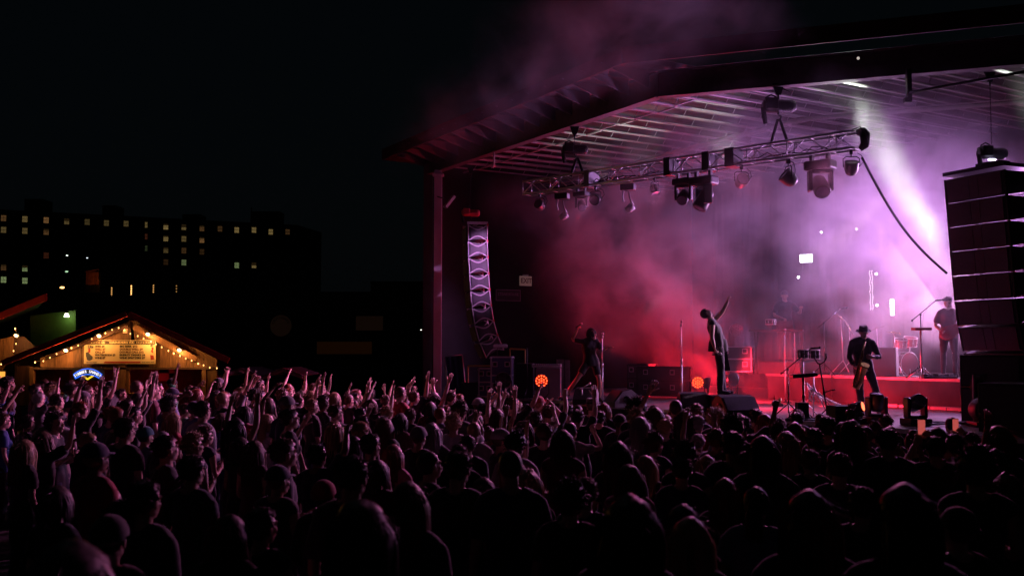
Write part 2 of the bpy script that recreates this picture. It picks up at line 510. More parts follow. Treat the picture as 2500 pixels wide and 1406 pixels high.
# ------------------------------------------------------------------ stage smoke: one volume of drifting fog
def make_smoke():
    m = MB()
    m.box((-0.6, 2.2, 6.6), (21.0, 15.2, 11.0))
    o = m.build('stage_smoke', None, None, S(0, 0, 0), (0, 0, ST_ROT))
    o.data.materials.clear()
    mt = bpy.data.materials.new('stage_fog'); mt.use_nodes = True
    nt = mt.node_tree; N = nt.nodes; Lk = nt.links; N.clear()
    out = N.new('ShaderNodeOutputMaterial')
    vol = N.new('ShaderNodeVolumePrincipled')
    vol.inputs['Color'].default_value = (0.93, 0.9, 0.95, 1)
    vol.inputs['Anisotropy'].default_value = 0.25
    Lk.new(vol.outputs[0], out.inputs['Volume'])
    tc = N.new('ShaderNodeTexCoord')
    def math_(op, a, b=None, c=None, clamp=False):
        n = N.new('ShaderNodeMath'); n.operation = op; n.use_clamp = clamp
        for i, x in enumerate((a, b, c)):
            if x is None: continue
            if isinstance(x, (int, float)): n.inputs[i].default_value = x
            else: Lk.new(x, n.inputs[i])
        return n.outputs[0]
    def blob(c, r, soft=1.0):
        mp = N.new('ShaderNodeMapping'); mp.vector_type = 'POINT'
        mp.inputs['Location'].default_value = (-c[0] / r[0], -c[1] / r[1], -c[2] / r[2])
        mp.inputs['Scale'].default_value = (1 / r[0], 1 / r[1], 1 / r[2])
        Lk.new(warp, mp.inputs[0])
        ln = N.new('ShaderNodeVectorMath'); ln.operation = 'LENGTH'; Lk.new(mp.outputs[0], ln.inputs[0])
        mr = N.new('ShaderNodeMapRange'); mr.interpolation_type = 'SMOOTHSTEP'
        mr.inputs['From Min'].default_value = 1.0; mr.inputs['From Max'].default_value = 1.0 - soft
        Lk.new(ln.outputs['Value'], mr.inputs['Value'])
        return mr.outputs[0]
    # warp the coordinates so that blob edges curl
    nz0 = N.new('ShaderNodeTexNoise'); nz0.inputs['Scale'].default_value = 0.45; nz0.inputs['Detail'].default_value = 2
    Lk.new(tc.outputs['Object'], nz0.inputs['Vector'])
    sb = N.new('ShaderNodeVectorMath'); sb.operation = 'SUBTRACT'; Lk.new(nz0.outputs['Color'], sb.inputs[0]); sb.inputs[1].default_value = (0.5, 0.5, 0.5)
    sc = N.new('ShaderNodeVectorMath'); sc.operation = 'SCALE'; Lk.new(sb.outputs[0], sc.inputs[0]); sc.inputs['Scale'].default_value = 2.6
    ad = N.new('ShaderNodeVectorMath'); ad.operation = 'ADD'; Lk.new(tc.outputs['Object'], ad.inputs[0]); Lk.new(sc.outputs[0], ad.inputs[1])
    warp = ad.outputs[0]
    nz = N.new('ShaderNodeTexNoise'); nz.inputs['Scale'].default_value = 0.72; nz.inputs['Detail'].default_value = 6; nz.inputs['Roughness'].default_value = 0.6
    Lk.new(warp, nz.inputs['Vector'])
    mr = N.new('ShaderNodeMapRange'); mr.inputs['From Min'].default_value = 0.42; mr.inputs['From Max'].default_value = 0.63
    mr.inputs['To Min'].default_value = 0.03; mr.inputs['To Max'].default_value = 2.1
    Lk.new(nz.outputs[0], mr.inputs['Value'])
    clump = mr.outputs[0]
    total = None
    for c, r, w, soft in SMOKE_BLOBS:
        t = math_('MULTIPLY', blob(c, r, soft), w)
        total = t if total is None else math_('ADD', total, t)
    d = math_('MULTIPLY', total, clump)
    Lk.new(d, vol.inputs['Density'])
    o.data.materials.append(mt)
    mt.cycles.volume_step_rate = 0.4
    mt.cycles.volume_sampling = 'MULTIPLE_IMPORTANCE'
    tag(o, None, None, None, 'stuff')
    return o

# centre (along, upstage, height), radii, weight, softness, in the stage frame
SMOKE_BLOBS = [
    ((0.0, 5.0, 4.5), (10.0, 6.5, 5.0), 0.030, 0.6),     # thin fog under the whole canopy
    ((0.8, 6.6, 4.6), (3.2, 3.6, 2.6), 0.26, 0.9),       # thick bright bank behind the band
    ((3.4, 4.5, 5.8), (4.0, 4.5, 2.4), 0.20, 0.9),
    ((-3.0, 6.2, 5.4), (2.8, 3.0, 1.4), 0.09, 0.9),      # arm of smoke under the truss
    ((-0.5, 6.0, 2.5), (2.0, 2.4, 1.0), 0.18, 0.9),      # low smoke round the drums
    ((-2.3, 4.6, 1.9), (1.6, 1.5, 0.8), 0.45, 0.9),      # low red puff by the flight case
    ((-1.5, 3.0, 7.3), (7.5, 4.0, 1.2), 0.10, 0.9),      # layer under the ceiling
    ((-6.2, 2.8, 6.2), (3.6, 3.2, 1.9), 0.10, 0.9),
    ((-5.6, 4.0, 4.2), (3.4, 4.0, 3.0), 0.075, 0.9),     # drifting towards the far side
    ((3.4, -2.6, 8.3), (3.0, 2.0, 1.7), 0.13, 0.9),      # spill rolling up over the roof edge
    ((0.8, -2.5, 8.6), (3.4, 2.0, 1.7), 0.12, 0.9),
    ((-2.8, -2.2, 8.4), (3.4, 2.0, 1.3), 0.07, 0.9),
    ((-6.0, -1.8, 8.0), (3.2, 2.0, 1.1), 0.04, 0.9),
    ((3.0, -3.0, 10.0), (3.0, 2.0, 1.6), 0.05, 0.9),
]
smoke = make_smoke()

# ------------------------------------------------------------------ people
def remeshed(mb, voxel, smooth=2, mats=None, name='body', target=None):
    me = mb.mesh('tmp', M_black)
    o = bpy.data.objects.new('tmp', me); scn.collection.objects.link(o)
    md = o.modifiers.new('r', 'REMESH'); md.mode = 'VOXEL'; md.voxel_size = voxel; md.use_smooth_shade = True
    if smooth:
        sm = o.modifiers.new('s', 'SMOOTH'); sm.iterations = smooth; sm.factor = 0.5
    bpy.context.view_layer.update()
    dg = bpy.context.evaluated_depsgraph_get()
    r = bpy.data.meshes.new_from_object(o.evaluated_get(dg))
    bpy.data.objects.remove(o); bpy.data.meshes.remove(me)
    r.name = name
    return r

def join_meshes(name, items, mats):
    """items: list of (mesh, material index, matrix)"""
    mb = MB()
    for me, mi, mx in items:
        vs = [(mx @ v.co) if mx is not None else v.co.copy() for v in me.vertices]
        mb.add(vs, [tuple(p.vertices) for p in me.polygons], mi, True)
    me = bpy.data.meshes.new(name)
    me.from_pydata(mb.v, [], mb.f)
    for m in mats: me.materials.append(m)
    me.polygons.foreach_set('material_index', mb.m)
    me.polygons.foreach_set('use_smooth', mb.sm)
    me.update()
    return me

def head_mesh(female=False):
    """head centred on the skull, facing +Y"""
    h = MB(); w = 0.94 if female else 1.0
    h.ball((0, -0.012, 0.025), (0.074 * w, 0.094, 0.090), 20, 14)
    h.ball((0, 0.020, -0.035), (0.060 * w, 0.072, 0.080), 18, 12)       # face
    h.ball((0, 0.052, -0.088), (0.030 * w, 0.030, 0.024), 12, 8)        # chin
    h.ball((0.036 * w, 0.010, -0.068), (0.024, 0.045, 0.028), 10, 8)      # jaw
    h.ball((-0.036 * w, 0.010, -0.068), (0.024, 0.045, 0.028), 10, 8)
    h.tube([(0, 0.082, 0.014), (0, 0.093, -0.012), (0, 0.105, -0.033)], [0.007, 0.009, 0.011], 8)  # nose
    h.ball((0, 0.090, -0.040), (0.016, 0.012, 0.008), 8, 6)
    for s in (-1, 1):
        h.ball((s * 0.029, 0.078, 0.022), (0.026, 0.014, 0.009), 8, 6)   # brow
        h.ball((s * 0.036, 0.060, -0.026), (0.022, 0.020, 0.020), 8, 6)  # cheekbone
        h.ball((s * 0.078 * w, -0.006, -0.014), (0.009, 0.020, 0.031), 8, 8)   # ear
        h.ball((s * 0.030, 0.074, 0.003), (0.014, 0.012, 0.010), 8, 6)   # eyelid
    h.ball((0, 0.089, -0.058), (0.023, 0.012, 0.007), 10, 6)            # upper lip
    h.ball((0, 0.087, -0.069), (0.020, 0.012, 0.008), 10, 6)            # lower lip
    h.tube([(0, -0.012, -0.06), (0, -0.030, -0.17)], [0.054 * w, 0.056 * w], 14)  # neck top
    return remeshed(h, 0.0060, 3)

def hand_mb(kind='open', side=1):
    """wrist at origin, fingers along +Z, palm facing +Y, thumb towards -X*side"""
    m = MB(); s = side
    m.tube([(0, 0, -0.03), (0, 0, 0.0), (0, 0, 0.022), (0, 0, 0.05), (0, 0, 0.075), (0, 0, 0.094)], [0.015, 0.0145, 0.0165, 0.0165, 0.0155, 0.009], 10, flat=2.3)
    curl = {'open': (0.12,) * 4, 'relaxed': (0.45, 0.5, 0.6, 0.65), 'fist': (1.55,) * 4, 'point': (0.05, 1.5, 1.55, 1.55), 'horns': (0.08, 1.5, 1.5, 0.12), 'grip': (1.05, 1.1, 1.15, 1.2), 'peace': (0.05, 0.08, 1.5, 1.5)}[kind]
    lens = (0.070, 0.078, 0.072, 0.056)
    for i in range(4):
        x = (-0.030 + 0.020 * i) * s
        sp = (-0.16 + 0.11 * i) * s * (1.0 if kind in ('open', 'horns', 'peace') else 0.2)
        p = Vector((x, 0, 0.088 - abs(i - 1.3) * 0.004)); a = 0.0; pts = [p - Vector((0, 0, 0.02)), p]
        for j, seg in enumerate((0.44, 0.32, 0.24)):
            a += curl[i] * (0.9 if j else 1.0)
            d = Vector((math.sin(sp), math.sin(a), math.cos(a) * math.cos(sp)))
            p = p + d * lens[i] * seg; pts.append(p)
        m.tube(pts, [0.0088, 0.0092, 0.0086, 0.008, 0.0062], 6)
    tc = curl[1]
    p = Vector((-0.028 * s, 0.0, 0.018)); pts = [p]
    for j, seg in enumerate((0.036, 0.032, 0.026)):
        a = 0.75 - j * 0.12 if tc < 0.8 else 0.55 - j * 0.5
        fy = 0.3 if tc < 0.8 else 0.85
        p = p + Vector((-math.sin(a) * s, fy * (0.4 + 0.3 * j), math.cos(a))).normalized() * seg; pts.append(p)
    m.tube(pts, [0.013, 0.0115, 0.0095, 0.0075], 7)
    return m

def frame_from(d, n):
    d = Vector(d).normalized(); n = Vector(n)
    x = n.cross(d)
    if x.length < 1e-4: x = d.orthogonal()
    x.normalize(); y = d.cross(x).normalized()
    return Matrix((x, y, d)).transposed()

_heads = {}
_hands = {}
def get_head(f):
    if f not in _heads: _heads[f] = head_mesh(f)
    return _heads[f]

def default_joints():
    J = dict(pelvis=(0, 0, 0.96), waist=(0, 0.01, 1.10), chest=(0, 0.0, 1.28), neck=(0, -0.015, 1.46), head=(0, 0.012, 1.625), hrot=(0, 0, 0))
    for s, k in ((1, 'r'), (-1, 'l')):
        J['sh' + k] = (0.175 * s, -0.01, 1.405); J['el' + k] = (0.235 * s, -0.02, 1.12); J['wr' + k] = (0.235 * s, 0.09, 0.88)
        J['hip' + k] = (0.095 * s, 0, 0.93); J['kn' + k] = (0.11 * s, 0.025, 0.50); J['an' + k] = (0.12 * s, -0.02, 0.085); J['toe' + k] = (0.14 * s, 0.15, 0.03)
        J['hand' + k] = 'relaxed'; J['pn' + k] = (-s, 0, 0)
    return J

def arc3(a, b, c):
    """limb points with a softly rounded joint"""
    a, b, c = Vector(a), Vector(b), Vector(c)
    return [a, a.lerp(b, 0.5), b.lerp(a, 0.12), b.lerp(c, 0.12), b.lerp(c, 0.5), c]

def make_person_meshes(J, female=False, sleeve=0.85, shorts=False, dress=False, skinny=False, hq=False, bulk=1.0):
    """returns dict part -> mesh (materials: slot 0)"""
    V = {k: Vector(v) for k, v in J.items() if isinstance(v, tuple)}
    fw = 0.90 if female else 1.0
    out = {}
    b = MB()
    sdir = (V['shr'] - V['shl']).normalized()
    def tors(mb, g, low=True):
        g = g + (bulk - 1) * 0.09
        pts = []; 
        seq = [(V['pelvis'] + Vector((0, 0, -0.07)), 0.102, 1.50 if not female else 1.6), (V['pelvis'] + Vector((0, 0, 0.03)), 0.104, 1.5), (V['waist'], 0.094 if not female else 0.082, 1.42),
               (V['chest'], 0.112 * fw, 1.46), (V['chest'].lerp(V['neck'], 0.55), 0.098 * fw, 1.55), (V['chest'].lerp(V['neck'], 0.82), 0.07, 1.5), (V['neck'], 0.056, 1.1)]
        # oval rings set across the shoulder line
        n = 18; rings = []
        for i, (p, r, fl) in enumerate(seq):
            a = seq[max(0, i - 1)][0]; c = seq[min(len(seq) - 1, i + 1)][0]
            t = (c - a).normalized(); x = (sdir - t * sdir.dot(t)).normalized(); y = t.cross(x)
            rings.append([p + x * math.cos(2 * math.pi * k / n) * (r + g) * fl + y * math.sin(2 * math.pi * k / n) * (r + g) for k in range(n)])
        vs = [q for r_ in rings for q in r_]; fs = []
        for i in range(len(rings) - 1):
            for k in range(n): fs.append((i * n + k, i * n + (k + 1) % n, (i + 1) * n + (k + 1) % n, (i + 1) * n + k))
        fs.append(tuple(reversed(range(n)))); fs.append(tuple((len(rings) - 1) * n + k for k in range(n)))
        mb.add(vs, fs, 0, True)
        for k in 'rl':
            mb.ball(V['sh' + k].lerp(V['neck'], 0.10), (0.058 * fw + g, 0.056 + g, 0.056 + g), 12, 8)
            mb.tube([V['sh' + k], V['sh' + k].lerp(V['neck'], 0.55) + Vector((0, 0, 0.012)), V['neck']], [0.05 + g, 0.052 + g, 0.05 + g], 10)
    tors(b, 0.0)
    if female:
        fwd = sdir.cross(Vector((0, 0, 1))) * -1
        for s in (-1, 1): b.ball(V['chest'] + sdir * 0.062 * s + fwd * 0.075 + Vector((0, 0, 0.01)), (0.055, 0.05, 0.055), 10, 8)
    for k, s in (('r', 1), ('l', -1)):
        b.tube(arc3(V['sh' + k], V['el' + k], V['wr' + k]), [q_ * fw * bulk for q_ in (0.050, 0.046, 0.039, 0.040, 0.037, 0.026)], 12)
        b.tube(arc3(V['hip' + k], V['kn' + k], V['an' + k]), [0.088, 0.078, 0.056, 0.054, 0.052, 0.036], 14)
        t = V['toe' + k]; a_ = V['an' + k]
        b.tube([a_ + Vector((0, 0, 0.01)), a_.lerp(t, 0.1) - Vector((0, 0, 0.03)), a_.lerp(t, 0.6) - Vector((0, 0, 0.015)), t], [0.036, 0.042, 0.040, 0.026], 10)
    hm = Matrix.Translation(V['head']) @ Euler(tuple(J['hrot'])).to_matrix().to_4x4()
    nk0 = hm @ Vector((0, -0.022, -0.11))
    b.tube([V['neck'] - Vector((0, 0, 0.05)), V['neck'], nk0], [0.066 * fw, 0.057 * fw, 0.053 * fw], 14)
    bm_ = remeshed(b, 0.013 if hq else 0.017, 2)
    items = [(bm_, 0, None), (get_head(female), 0, hm)]
    for k, s in (('r', 1), ('l', -1)):
        kind = J['hand' + k]
        key = (kind, s)
        if key not in _hands: _hands[key] = hand_mb(kind, s).mesh('hand', M_black)
        wr, el = V['wr' + k], V['el' + k]
        d = Vector(J.get('hd' + k) or (wr - el)).normalized()
        pn = Vector(J['pn' + k]); pn = (pn - d * pn.dot(d))
        mx = Matrix.Translation(wr) @ frame_from(d, pn).to_4x4() if pn.length > 1e-3 else Matrix.Translation(wr) @ frame_from(d, Vector((0, 1, 0))).to_4x4()
        items.append((_hands[key], 0, mx))
    out['body'] = join_meshes('person', items, [M_black])
    out['headmat'] = hm
    # shirt
    sh = MB(); tors(sh, 0.014)
    if female:
        for s in (-1, 1): sh.ball(V['chest'] + sdir * 0.062 * s + fwd * 0.078 + Vector((0, 0, 0.01)), (0.064, 0.058, 0.064), 10, 8)
    for k in 'rl':
        if sleeve > 0:
            a_, e_, w_ = V['sh' + k], V['el' + k], V['wr' + k]
            if sleeve <= 1: sh.tube([a_, a_.lerp(e_, sleeve * 0.5), a_.lerp(e_, sleeve)], [0.068, 0.066, 0.064], 12)
            else: sh.tube(arc3(a_, e_, w_)[:-1] + [e_.lerp(w_, min(0.93, sleeve - 1))], [0.066, 0.060, 0.052, 0.052, 0.047, 0.040], 12)
    # hem hanging below the waist, and for dresses a skirt
    pe = V['pelvis']
    if dress: sh.tube([pe + Vector((0, 0, 0.05)), pe - Vector((0, 0, 0.15)), pe - Vector((0, 0, 0.42))], [0.115, 0.14, 0.17], 18, flat=1.3)
    else: sh.tube([V['waist'], pe + Vector((0, 0, 0.02)), pe - Vector((0, 0, 0.11))], [0.108, 0.126, 0.136], 18, flat=1.5)
    sm = remeshed(sh, 0.015 if hq else 0.019, 2, name='shirt')
    # cut the neck opening: drop what sits above the collar, and crease the cloth
    bm = bmesh.new(); bm.from_mesh(sm)
    nk = V['neck']
    kill = [v for v in bm.verts if (v.co - (nk + Vector((0, 0.01, 0.035)))).length < 0.072]
    bmesh.ops.delete(bm, geom=kill, context='VERTS')
    for v in bm.verts:
        q = v.co * 9.0
        v.co += v.normal * (mnoise.noise(Vector((q.x * 1.4, q.y * 1.4, q.z * 0.7))) * 0.014)
    bm.to_mesh(sm); bm.free()
    for p in sm.polygons: p.use_smooth = True
    out['shirt'] = sm
    # trousers
    tr = MB()
    tr.tube([pe + Vector((0, 0, 0.05)), pe, pe - Vector((0, 0, 0.09))], [0.100, 0.106, 0.108], 16, flat=1.38)
    for k in 'rl':
        h_, k_, a_ = V['hip' + k], V['kn' + k], V['an' + k]
        if shorts: tr.tube([h_, h_.lerp(k_, 0.4), h_.lerp(k_, 0.72)], [0.10, 0.092, 0.09], 14)
        elif skinny: tr.tube(arc3(h_, k_, a_), [0.096, 0.086, 0.064, 0.062, 0.058, 0.046], 14)
        else: tr.tube(arc3(h_, k_, a_), [0.10, 0.092, 0.074, 0.072, 0.070, 0.066], 14)
    tm = remeshed(tr, 0.017 if hq else 0.022, 1, name='trousers')
    bm = bmesh.new(); bm.from_mesh(tm)
    for v in bm.verts:
        q = v.co * 8.0; v.co += v.normal * (mnoise.noise(Vector((q.x, q.y, q.z * 1.3)) + Vector((9, 3, 1))) * 0.013)
    bm.to_mesh(tm); bm.free()
    for p in tm.polygons: p.use_smooth = True
    out['trousers'] = tm
    # shoes
    out['shoes'] = []
    for k in 'rl':
        so = MB()
        a_, t = V['an' + k], V['toe' + k]; d = (t - a_); d.z = 0; d.normalize()
        base = Vector((a_.x, a_.y, min(a_.z - 0.055, t.z + 0.005)))
        so.tube([base - d * 0.05, base + Vector((0, 0, 0.02)), base.lerp(t, 0.6) + Vector((0, 0, 0.01)), t + d * 0.03], [0.036, 0.045, 0.043, 0.028], 12)
        so.tube([a_ + Vector((0, 0, 0.03)), base], [0.045, 0.046], 10)
        out['shoes'].append(remeshed(so, 0.014, 1, name='shoe'))
    return out

# ---- hair and hats, in the head's frame
HAIRM = {}
def hair_shell(r=0.012, zcut=-0.005, fcut=0.045, back=-0.09, lump=0.006, freq=22, seed=0, n=26, m=20):
    """closed lumpy shell over skull: faces below hairline dropped"""
    bm = bmesh.new()
    bmesh.ops.create_uvsphere(bm, u_segments=n, v_segments=m, radius=1)
    kill = []
    for v in bm.verts:
        d = v.co.copy()
        base = Vector((d.x * (0.0775 + r), d.y * (0.098 + r) - 0.014, d.z * (0.093 + r) + 0.026))
        k = mnoise.noise(d * freq * 0.12 + Vector((seed, 0, 0))) + 0.5 * mnoise.noise(d * freq * 0.35 + Vector((0, seed, 0)))
        base += d * lump * k * 2
        # hairline: forehead high, sides to the ear, nape low
        y = base.y
        lim = zcut + 0.058 if y > fcut else (zcut + 0.0 if y > -0.02 else back)
        if y > fcut - 0.03 and y <= fcut: lim = zcut + 0.035
        if base.z < lim: kill.append(v)
        v.co = base
    bmesh.ops.delete(bm, geom=kill, context='VERTS')
    # give it an inner rim
    vs = [v.co.copy() for v in bm.verts]; bm.verts.index_update()
    fs = [[v.index for v in f.verts] for f in bm.faces]
    bm.free()
    return vs, fs

def strands(mb, count, roots, length, fall, width=0.004, seed=1, segs=5, curl=0.0, spread=0.35, side_only=False):
    r = random.Random(seed)
    for i in range(count):
        th = r.uniform(-math.pi, math.pi); el = r.uniform(roots[0], roots[1])
        d = Vector((math.sin(th) * math.cos(el), -math.cos(th) * math.cos(el), math.sin(el)))
        if d.y > 0.25 and el < 0.75: continue
        p = Vector((d.x * 0.082, d.y * 0.103 - 0.014, d.z * 0.098 + 0.026))
        L = length * r.uniform(0.75, 1.1); pts = [p]; dv = Vector((d.x, d.y, -0.2 if fall else max(d.z, 0.0) * 0.4)).normalized()
        vel = dv * (0.4 if fall else 1.0)
        for s in range(segs):
            vel = vel + Vector((0, 0, -1)) * fall * 2.2
            out = Vector((p.x, p.y, 0))
            if fall and p.z >= 0.03: vel += Vector((d.x, d.y, 0)) * 0.35
            if fall and p.z < 0.03:
                vel -= Vector((vel.x, vel.y, 0)) * 0.8
                lim = 0.088 + 0.012 * r.random()
                if out.length < lim and out.length > 1e-4: vel += out.normalized() * 0.25
                if p.y > 0.02: vel += Vector((0.5 * (1 if p.x > 0 else -1), -0.6, 0)) * 0.4
            vel += Vector((r.uniform(-1, 1), r.uniform(-1, 1), r.uniform(-1, 1))) * (curl if curl else 0.05)
            vel.normalize()
            p = p + vel * (L / segs); pts.append(p)
        w = width * r.uniform(0.7, 1.4)
        mb.tube(pts, [w] + [w * 1.2] * (segs - 1) + [w * 0.25], 3, cap=False)

def build_hair(kind, seed=0):
    mb = MB()
    if kind == 'short':
        mb.add(*hair_shell(0.008, -0.002, 0.05, -0.075, 0.009, 34, seed), 0, True)
        strands(mb, 300, (-0.3, 1.5), 0.036, 0.02, 0.0028, seed + 1, 3, curl=0.35)
    elif kind == 'buzz':
        mb.add(*hair_shell(0.002, -0.002, 0.048, -0.07, 0.001, 30, seed), 0, True)
    elif kind == 'curly':
        mb.add(*hair_shell(0.022, -0.01, 0.05, -0.085, 0.012, 40, seed), 0, True)
        r = random.Random(seed)
        for i in range(120):
            th = r.uniform(-math.pi, math.pi); el = r.uniform(-0.45, 1.5)
            d = Vector((math.sin(th) * math.cos(el), -math.cos(th) * math.cos(el), math.sin(el)))
            if d.y > 0.3 and el < 0.6: continue
            q = Vector((d.x * 0.102, d.y * 0.122 - 0.014, d.z * 0.12 + 0.026)) * r.uniform(0.92, 1.06)
            mb.ball(q, r.uniform(0.009, 0.015), 5, 4)
        strands(mb, 200, (-0.5, 1.5), 0.07, 0.0, 0.0028, seed + 1, 4, curl=0.7)
    elif kind == 'afro':
        mb.add(*hair_shell(0.042, -0.015, 0.055, -0.085, 0.012, 60, seed), 0, True)
        strands(mb, 420, (-0.5, 1.5), 0.085, 0.0, 0.0028, seed + 1, 3, curl=0.5)
    elif kind == 'bob':
        mb.add(*hair_shell(0.013, -0.012, 0.05, -0.09, 0.004, 14, seed), 0, True)
        strands(mb, 330, (-0.1, 1.2), 0.21, 0.42, 0.0055, seed + 1, 5, curl=0.07)
        strands(mb, 50, (0.0, 1.4), 0.1, 0.1, 0.0016, seed + 5, 4, curl=0.3)
    elif kind == 'long':
        mb.add(*hair_shell(0.012, -0.012, 0.05, -0.09, 0.004, 14, seed), 0, True)
        strands(mb, 420, (-0.15, 1.3), 0.40, 0.40, 0.0058, seed + 1, 7, curl=0.07)
        strands(mb, 60, (0.0, 1.4), 0.12, 0.1, 0.0016, seed + 5, 4, curl=0.3)
    elif kind == 'wavy':
        mb.add(*hair_shell(0.018, -0.012, 0.05, -0.09, 0.008, 20, seed), 0, True)
        strands(mb, 420, (-0.15, 1.3), 0.38, 0.36, 0.0056, seed + 1, 8, curl=0.24)
        strands(mb, 60, (0.0, 1.4), 0.12, 0.1, 0.0016, seed + 5, 4, curl=0.4)
    elif kind in ('bun', 'ponytail'):
        mb.add(*hair_shell(0.007, -0.006, 0.05, -0.08, 0.003, 14, seed), 0, True)
        strands(mb, 70, (-0.2, 1.3), 0.03, 0.0, 0.002, seed + 1, 3, curl=0.4)
        if kind == 'bun':
            for k in range(9):
                a = k / 9 * 6.283; mb.ball((0.02 * math.cos(a), -0.065 + 0.014 * math.sin(a), 0.135 + 0.012 * math.sin(a * 2)), (0.024, 0.024, 0.022), 8, 6)
        else:
            r = random.Random(seed)
            for k in range(60):
                a = r.uniform(0, 6.28); q = Vector((0.014 * math.cos(a), -0.115, 0.06 + 0.014 * math.sin(a))); w = r.uniform(-0.02, 0.02)
                mb.tube([q, q + Vector((w, -0.045, -0.02)), q + Vector((w * 2, -0.06, -0.10)), q + Vector((w * 2.2, -0.045, -0.2)), q + Vector((w * 2.4, -0.03, -0.26))], [0.005, 0.006, 0.006, 0.005, 0.001], 3, cap=False)
    me = mb.mesh('hair', M_black)
    return me

def build_cap(backwards=False):
    mb = MB()
    vs, fs = hair_shell(0.019, 0.016, 0.2, 0.016, 0.0, 5, 0, 24, 18)
    mb.add(vs, fs, 0, True)
    # brim as a curved tongue
    s = -1 if backwards else 1
    pts = []; n = 10
    for i in range(n + 1):
        a = math.pi * i / n; x = math.cos(a) * 0.078
        y0 = 0.045; y1 = 0.085 + 0.085 * math.sin(a)
        z = 0.050 - 0.010 * math.sin(a) - 0.012 * (x / 0.078) ** 2
        for yy, zz in ((y0, 0.052), (y1, z)):
            pts.append((x, (yy - 0.014) * s + (-0.005 if s < 0 else 0), zz))
            pts.append((x, (yy - 0.014) * s + (-0.005 if s < 0 else 0), zz - 0.004))
    fs = []
    for i in range(n):
        a, b_ = 4 * i, 4 * (i + 1)
        fs += [(a, a + 2, b_ + 2, b_), (a + 1, b_ + 1, b_ + 3, a + 3), (a + 2, a + 3, b_ + 3, b_ + 2)]
    mb.add(pts, fs, 0, True)
    mb.ball((0, -0.012, 0.130), 0.006, 6, 4)
    return mb.mesh('cap', M_black)

def build_fedora(low=False):
    mb = MB()
    prof = [(0.155, 0.040), (0.135, 0.034), (0.094, 0.044), (0.092, 0.07), (0.086, 0.115), (0.074, 0.138), (0.04, 0.136), (0.015, 0.124), (0.0, 0.122)]
    vs = []; n = 28
    for (r, z) in prof:
        for k in range(n):
            a = 2 * math.pi * k / n
            zz = z + (0.012 * math.cos(2 * a) if r > 0.12 else 0) - (0.012 * math.exp(-(r * math.sin(a) / 0.02) ** 2) if 0.02 < r < 0.08 else 0)
            vs.append((r * math.sin(a) * 0.95, r * math.cos(a) * 1.14 - 0.014, zz))
    fs = []
    for i in range(len(prof) - 1):
        for k in range(n): fs.append((i * n + k, i * n + (k + 1) % n, (i + 1) * n + (k + 1) % n, (i + 1) * n + k))
    mb.add(vs, fs, 0, True)
    band = [(0.0955, 0.048), (0.0945, 0.072)]
    vs = [(r * math.sin(2 * math.pi * k / n) * 0.95, r * math.cos(2 * math.pi * k / n) * 1.14 - 0.014, z) for r, z in band for k in range(n)]
    mb.add(vs, [(k, (k + 1) % n, n + (k + 1) % n, n + k) for k in range(n)], 1, True)
    return mb.mesh('hat', [M_black, M_black])

def build_beanie():
    mb = MB(); mb.add(*hair_shell(0.020, 0.012, 0.2, 0.0, 0.002, 60, 3, 26, 20), 0, True)
    return mb.mesh('beanie', M_black)

def build_glasses():
    mb = MB()
    for s in (-1, 1):
        mb.tube([(s * 0.031 + 0.021 * math.cos(a * 0.7854), 0.094, 0.003 + 0.016 * math.sin(a * 0.7854)) for a in range(9)], 0.0022, 4, cap=False)
        mb.tube([(s * 0.052, 0.092, 0.007), (s * 0.078, 0.05, 0.006), (s * 0.083, -0.01, 0.0)], 0.002, 4)
    mb.tube([(-0.01, 0.095, 0.006), (0.01, 0.095, 0.006)], 0.002, 4)
    return mb.mesh('glasses', M_black)

SKINS = [mat('skin_fair', (0.56, 0.37, 0.29), 0.5, noise=0.08, nscale=14), mat('skin_tan', (0.42, 0.26, 0.18), 0.5, noise=0.08, nscale=14), mat('skin_brown', (0.20, 0.11, 0.07), 0.48, noise=0.08, nscale=14), mat('skin_pink', (0.62, 0.38, 0.31), 0.5, noise=0.08, nscale=14)]
HAIRS = {'black': mat('hair_black', (0.02, 0.016, 0.016), 0.5, spec=0.5), 'dark brown': mat('hair_dark_brown', (0.045, 0.027, 0.018), 0.5, spec=0.5), 'brown': mat('hair_brown', (0.10, 0.055, 0.03), 0.5, spec=0.5), 'fair': mat('hair_fair', (0.36, 0.24, 0.12), 0.45), 'grey': mat('hair_grey', (0.32, 0.31, 0.30), 0.5), 'red': mat('hair_red', (0.22, 0.06, 0.025), 0.45), 'teal': mat('hair_teal', (0.01, 0.16, 0.19), 0.5), 'orange': mat('hair_orange', (0.5, 0.09, 0.02), 0.5)}
def cloth(name, c):
    m_ = mat('cloth_' + name.replace(' ', '_'), c, 0.85, noise=0.12, nscale=10, bump=0.15)
    pb_ = m_.node_tree.nodes['Principled BSDF']; pb_.inputs['Sheen Weight'].default_value = 0.35; pb_.inputs['Sheen Roughness'].default_value = 0.45
    return m_
CLOTHS = {'black': cloth('black', (0.012, 0.012, 0.013)), 'charcoal': cloth('charcoal', (0.035, 0.035, 0.04)), 'navy': cloth('navy', (0.012, 0.018, 0.05)), 'blue': cloth('blue', (0.03, 0.09, 0.28)), 'white': cloth('white', (0.34, 0.34, 0.35)), 'grey': cloth('grey', (0.11, 0.11, 0.12)), 'red': cloth('red', (0.35, 0.02, 0.03)), 'green': cloth('green', (0.05, 0.32, 0.14)), 'maroon': cloth('maroon', (0.10, 0.015, 0.03)), 'olive': cloth('olive', (0.06, 0.065, 0.03)), 'pink': cloth('pink', (0.5, 0.16, 0.25)), 'denim': cloth('denim', (0.05, 0.07, 0.13)), 'teal': cloth('teal', (0.01, 0.16, 0.17)), 'light blue': cloth('light_blue', (0.14, 0.19, 0.28))}

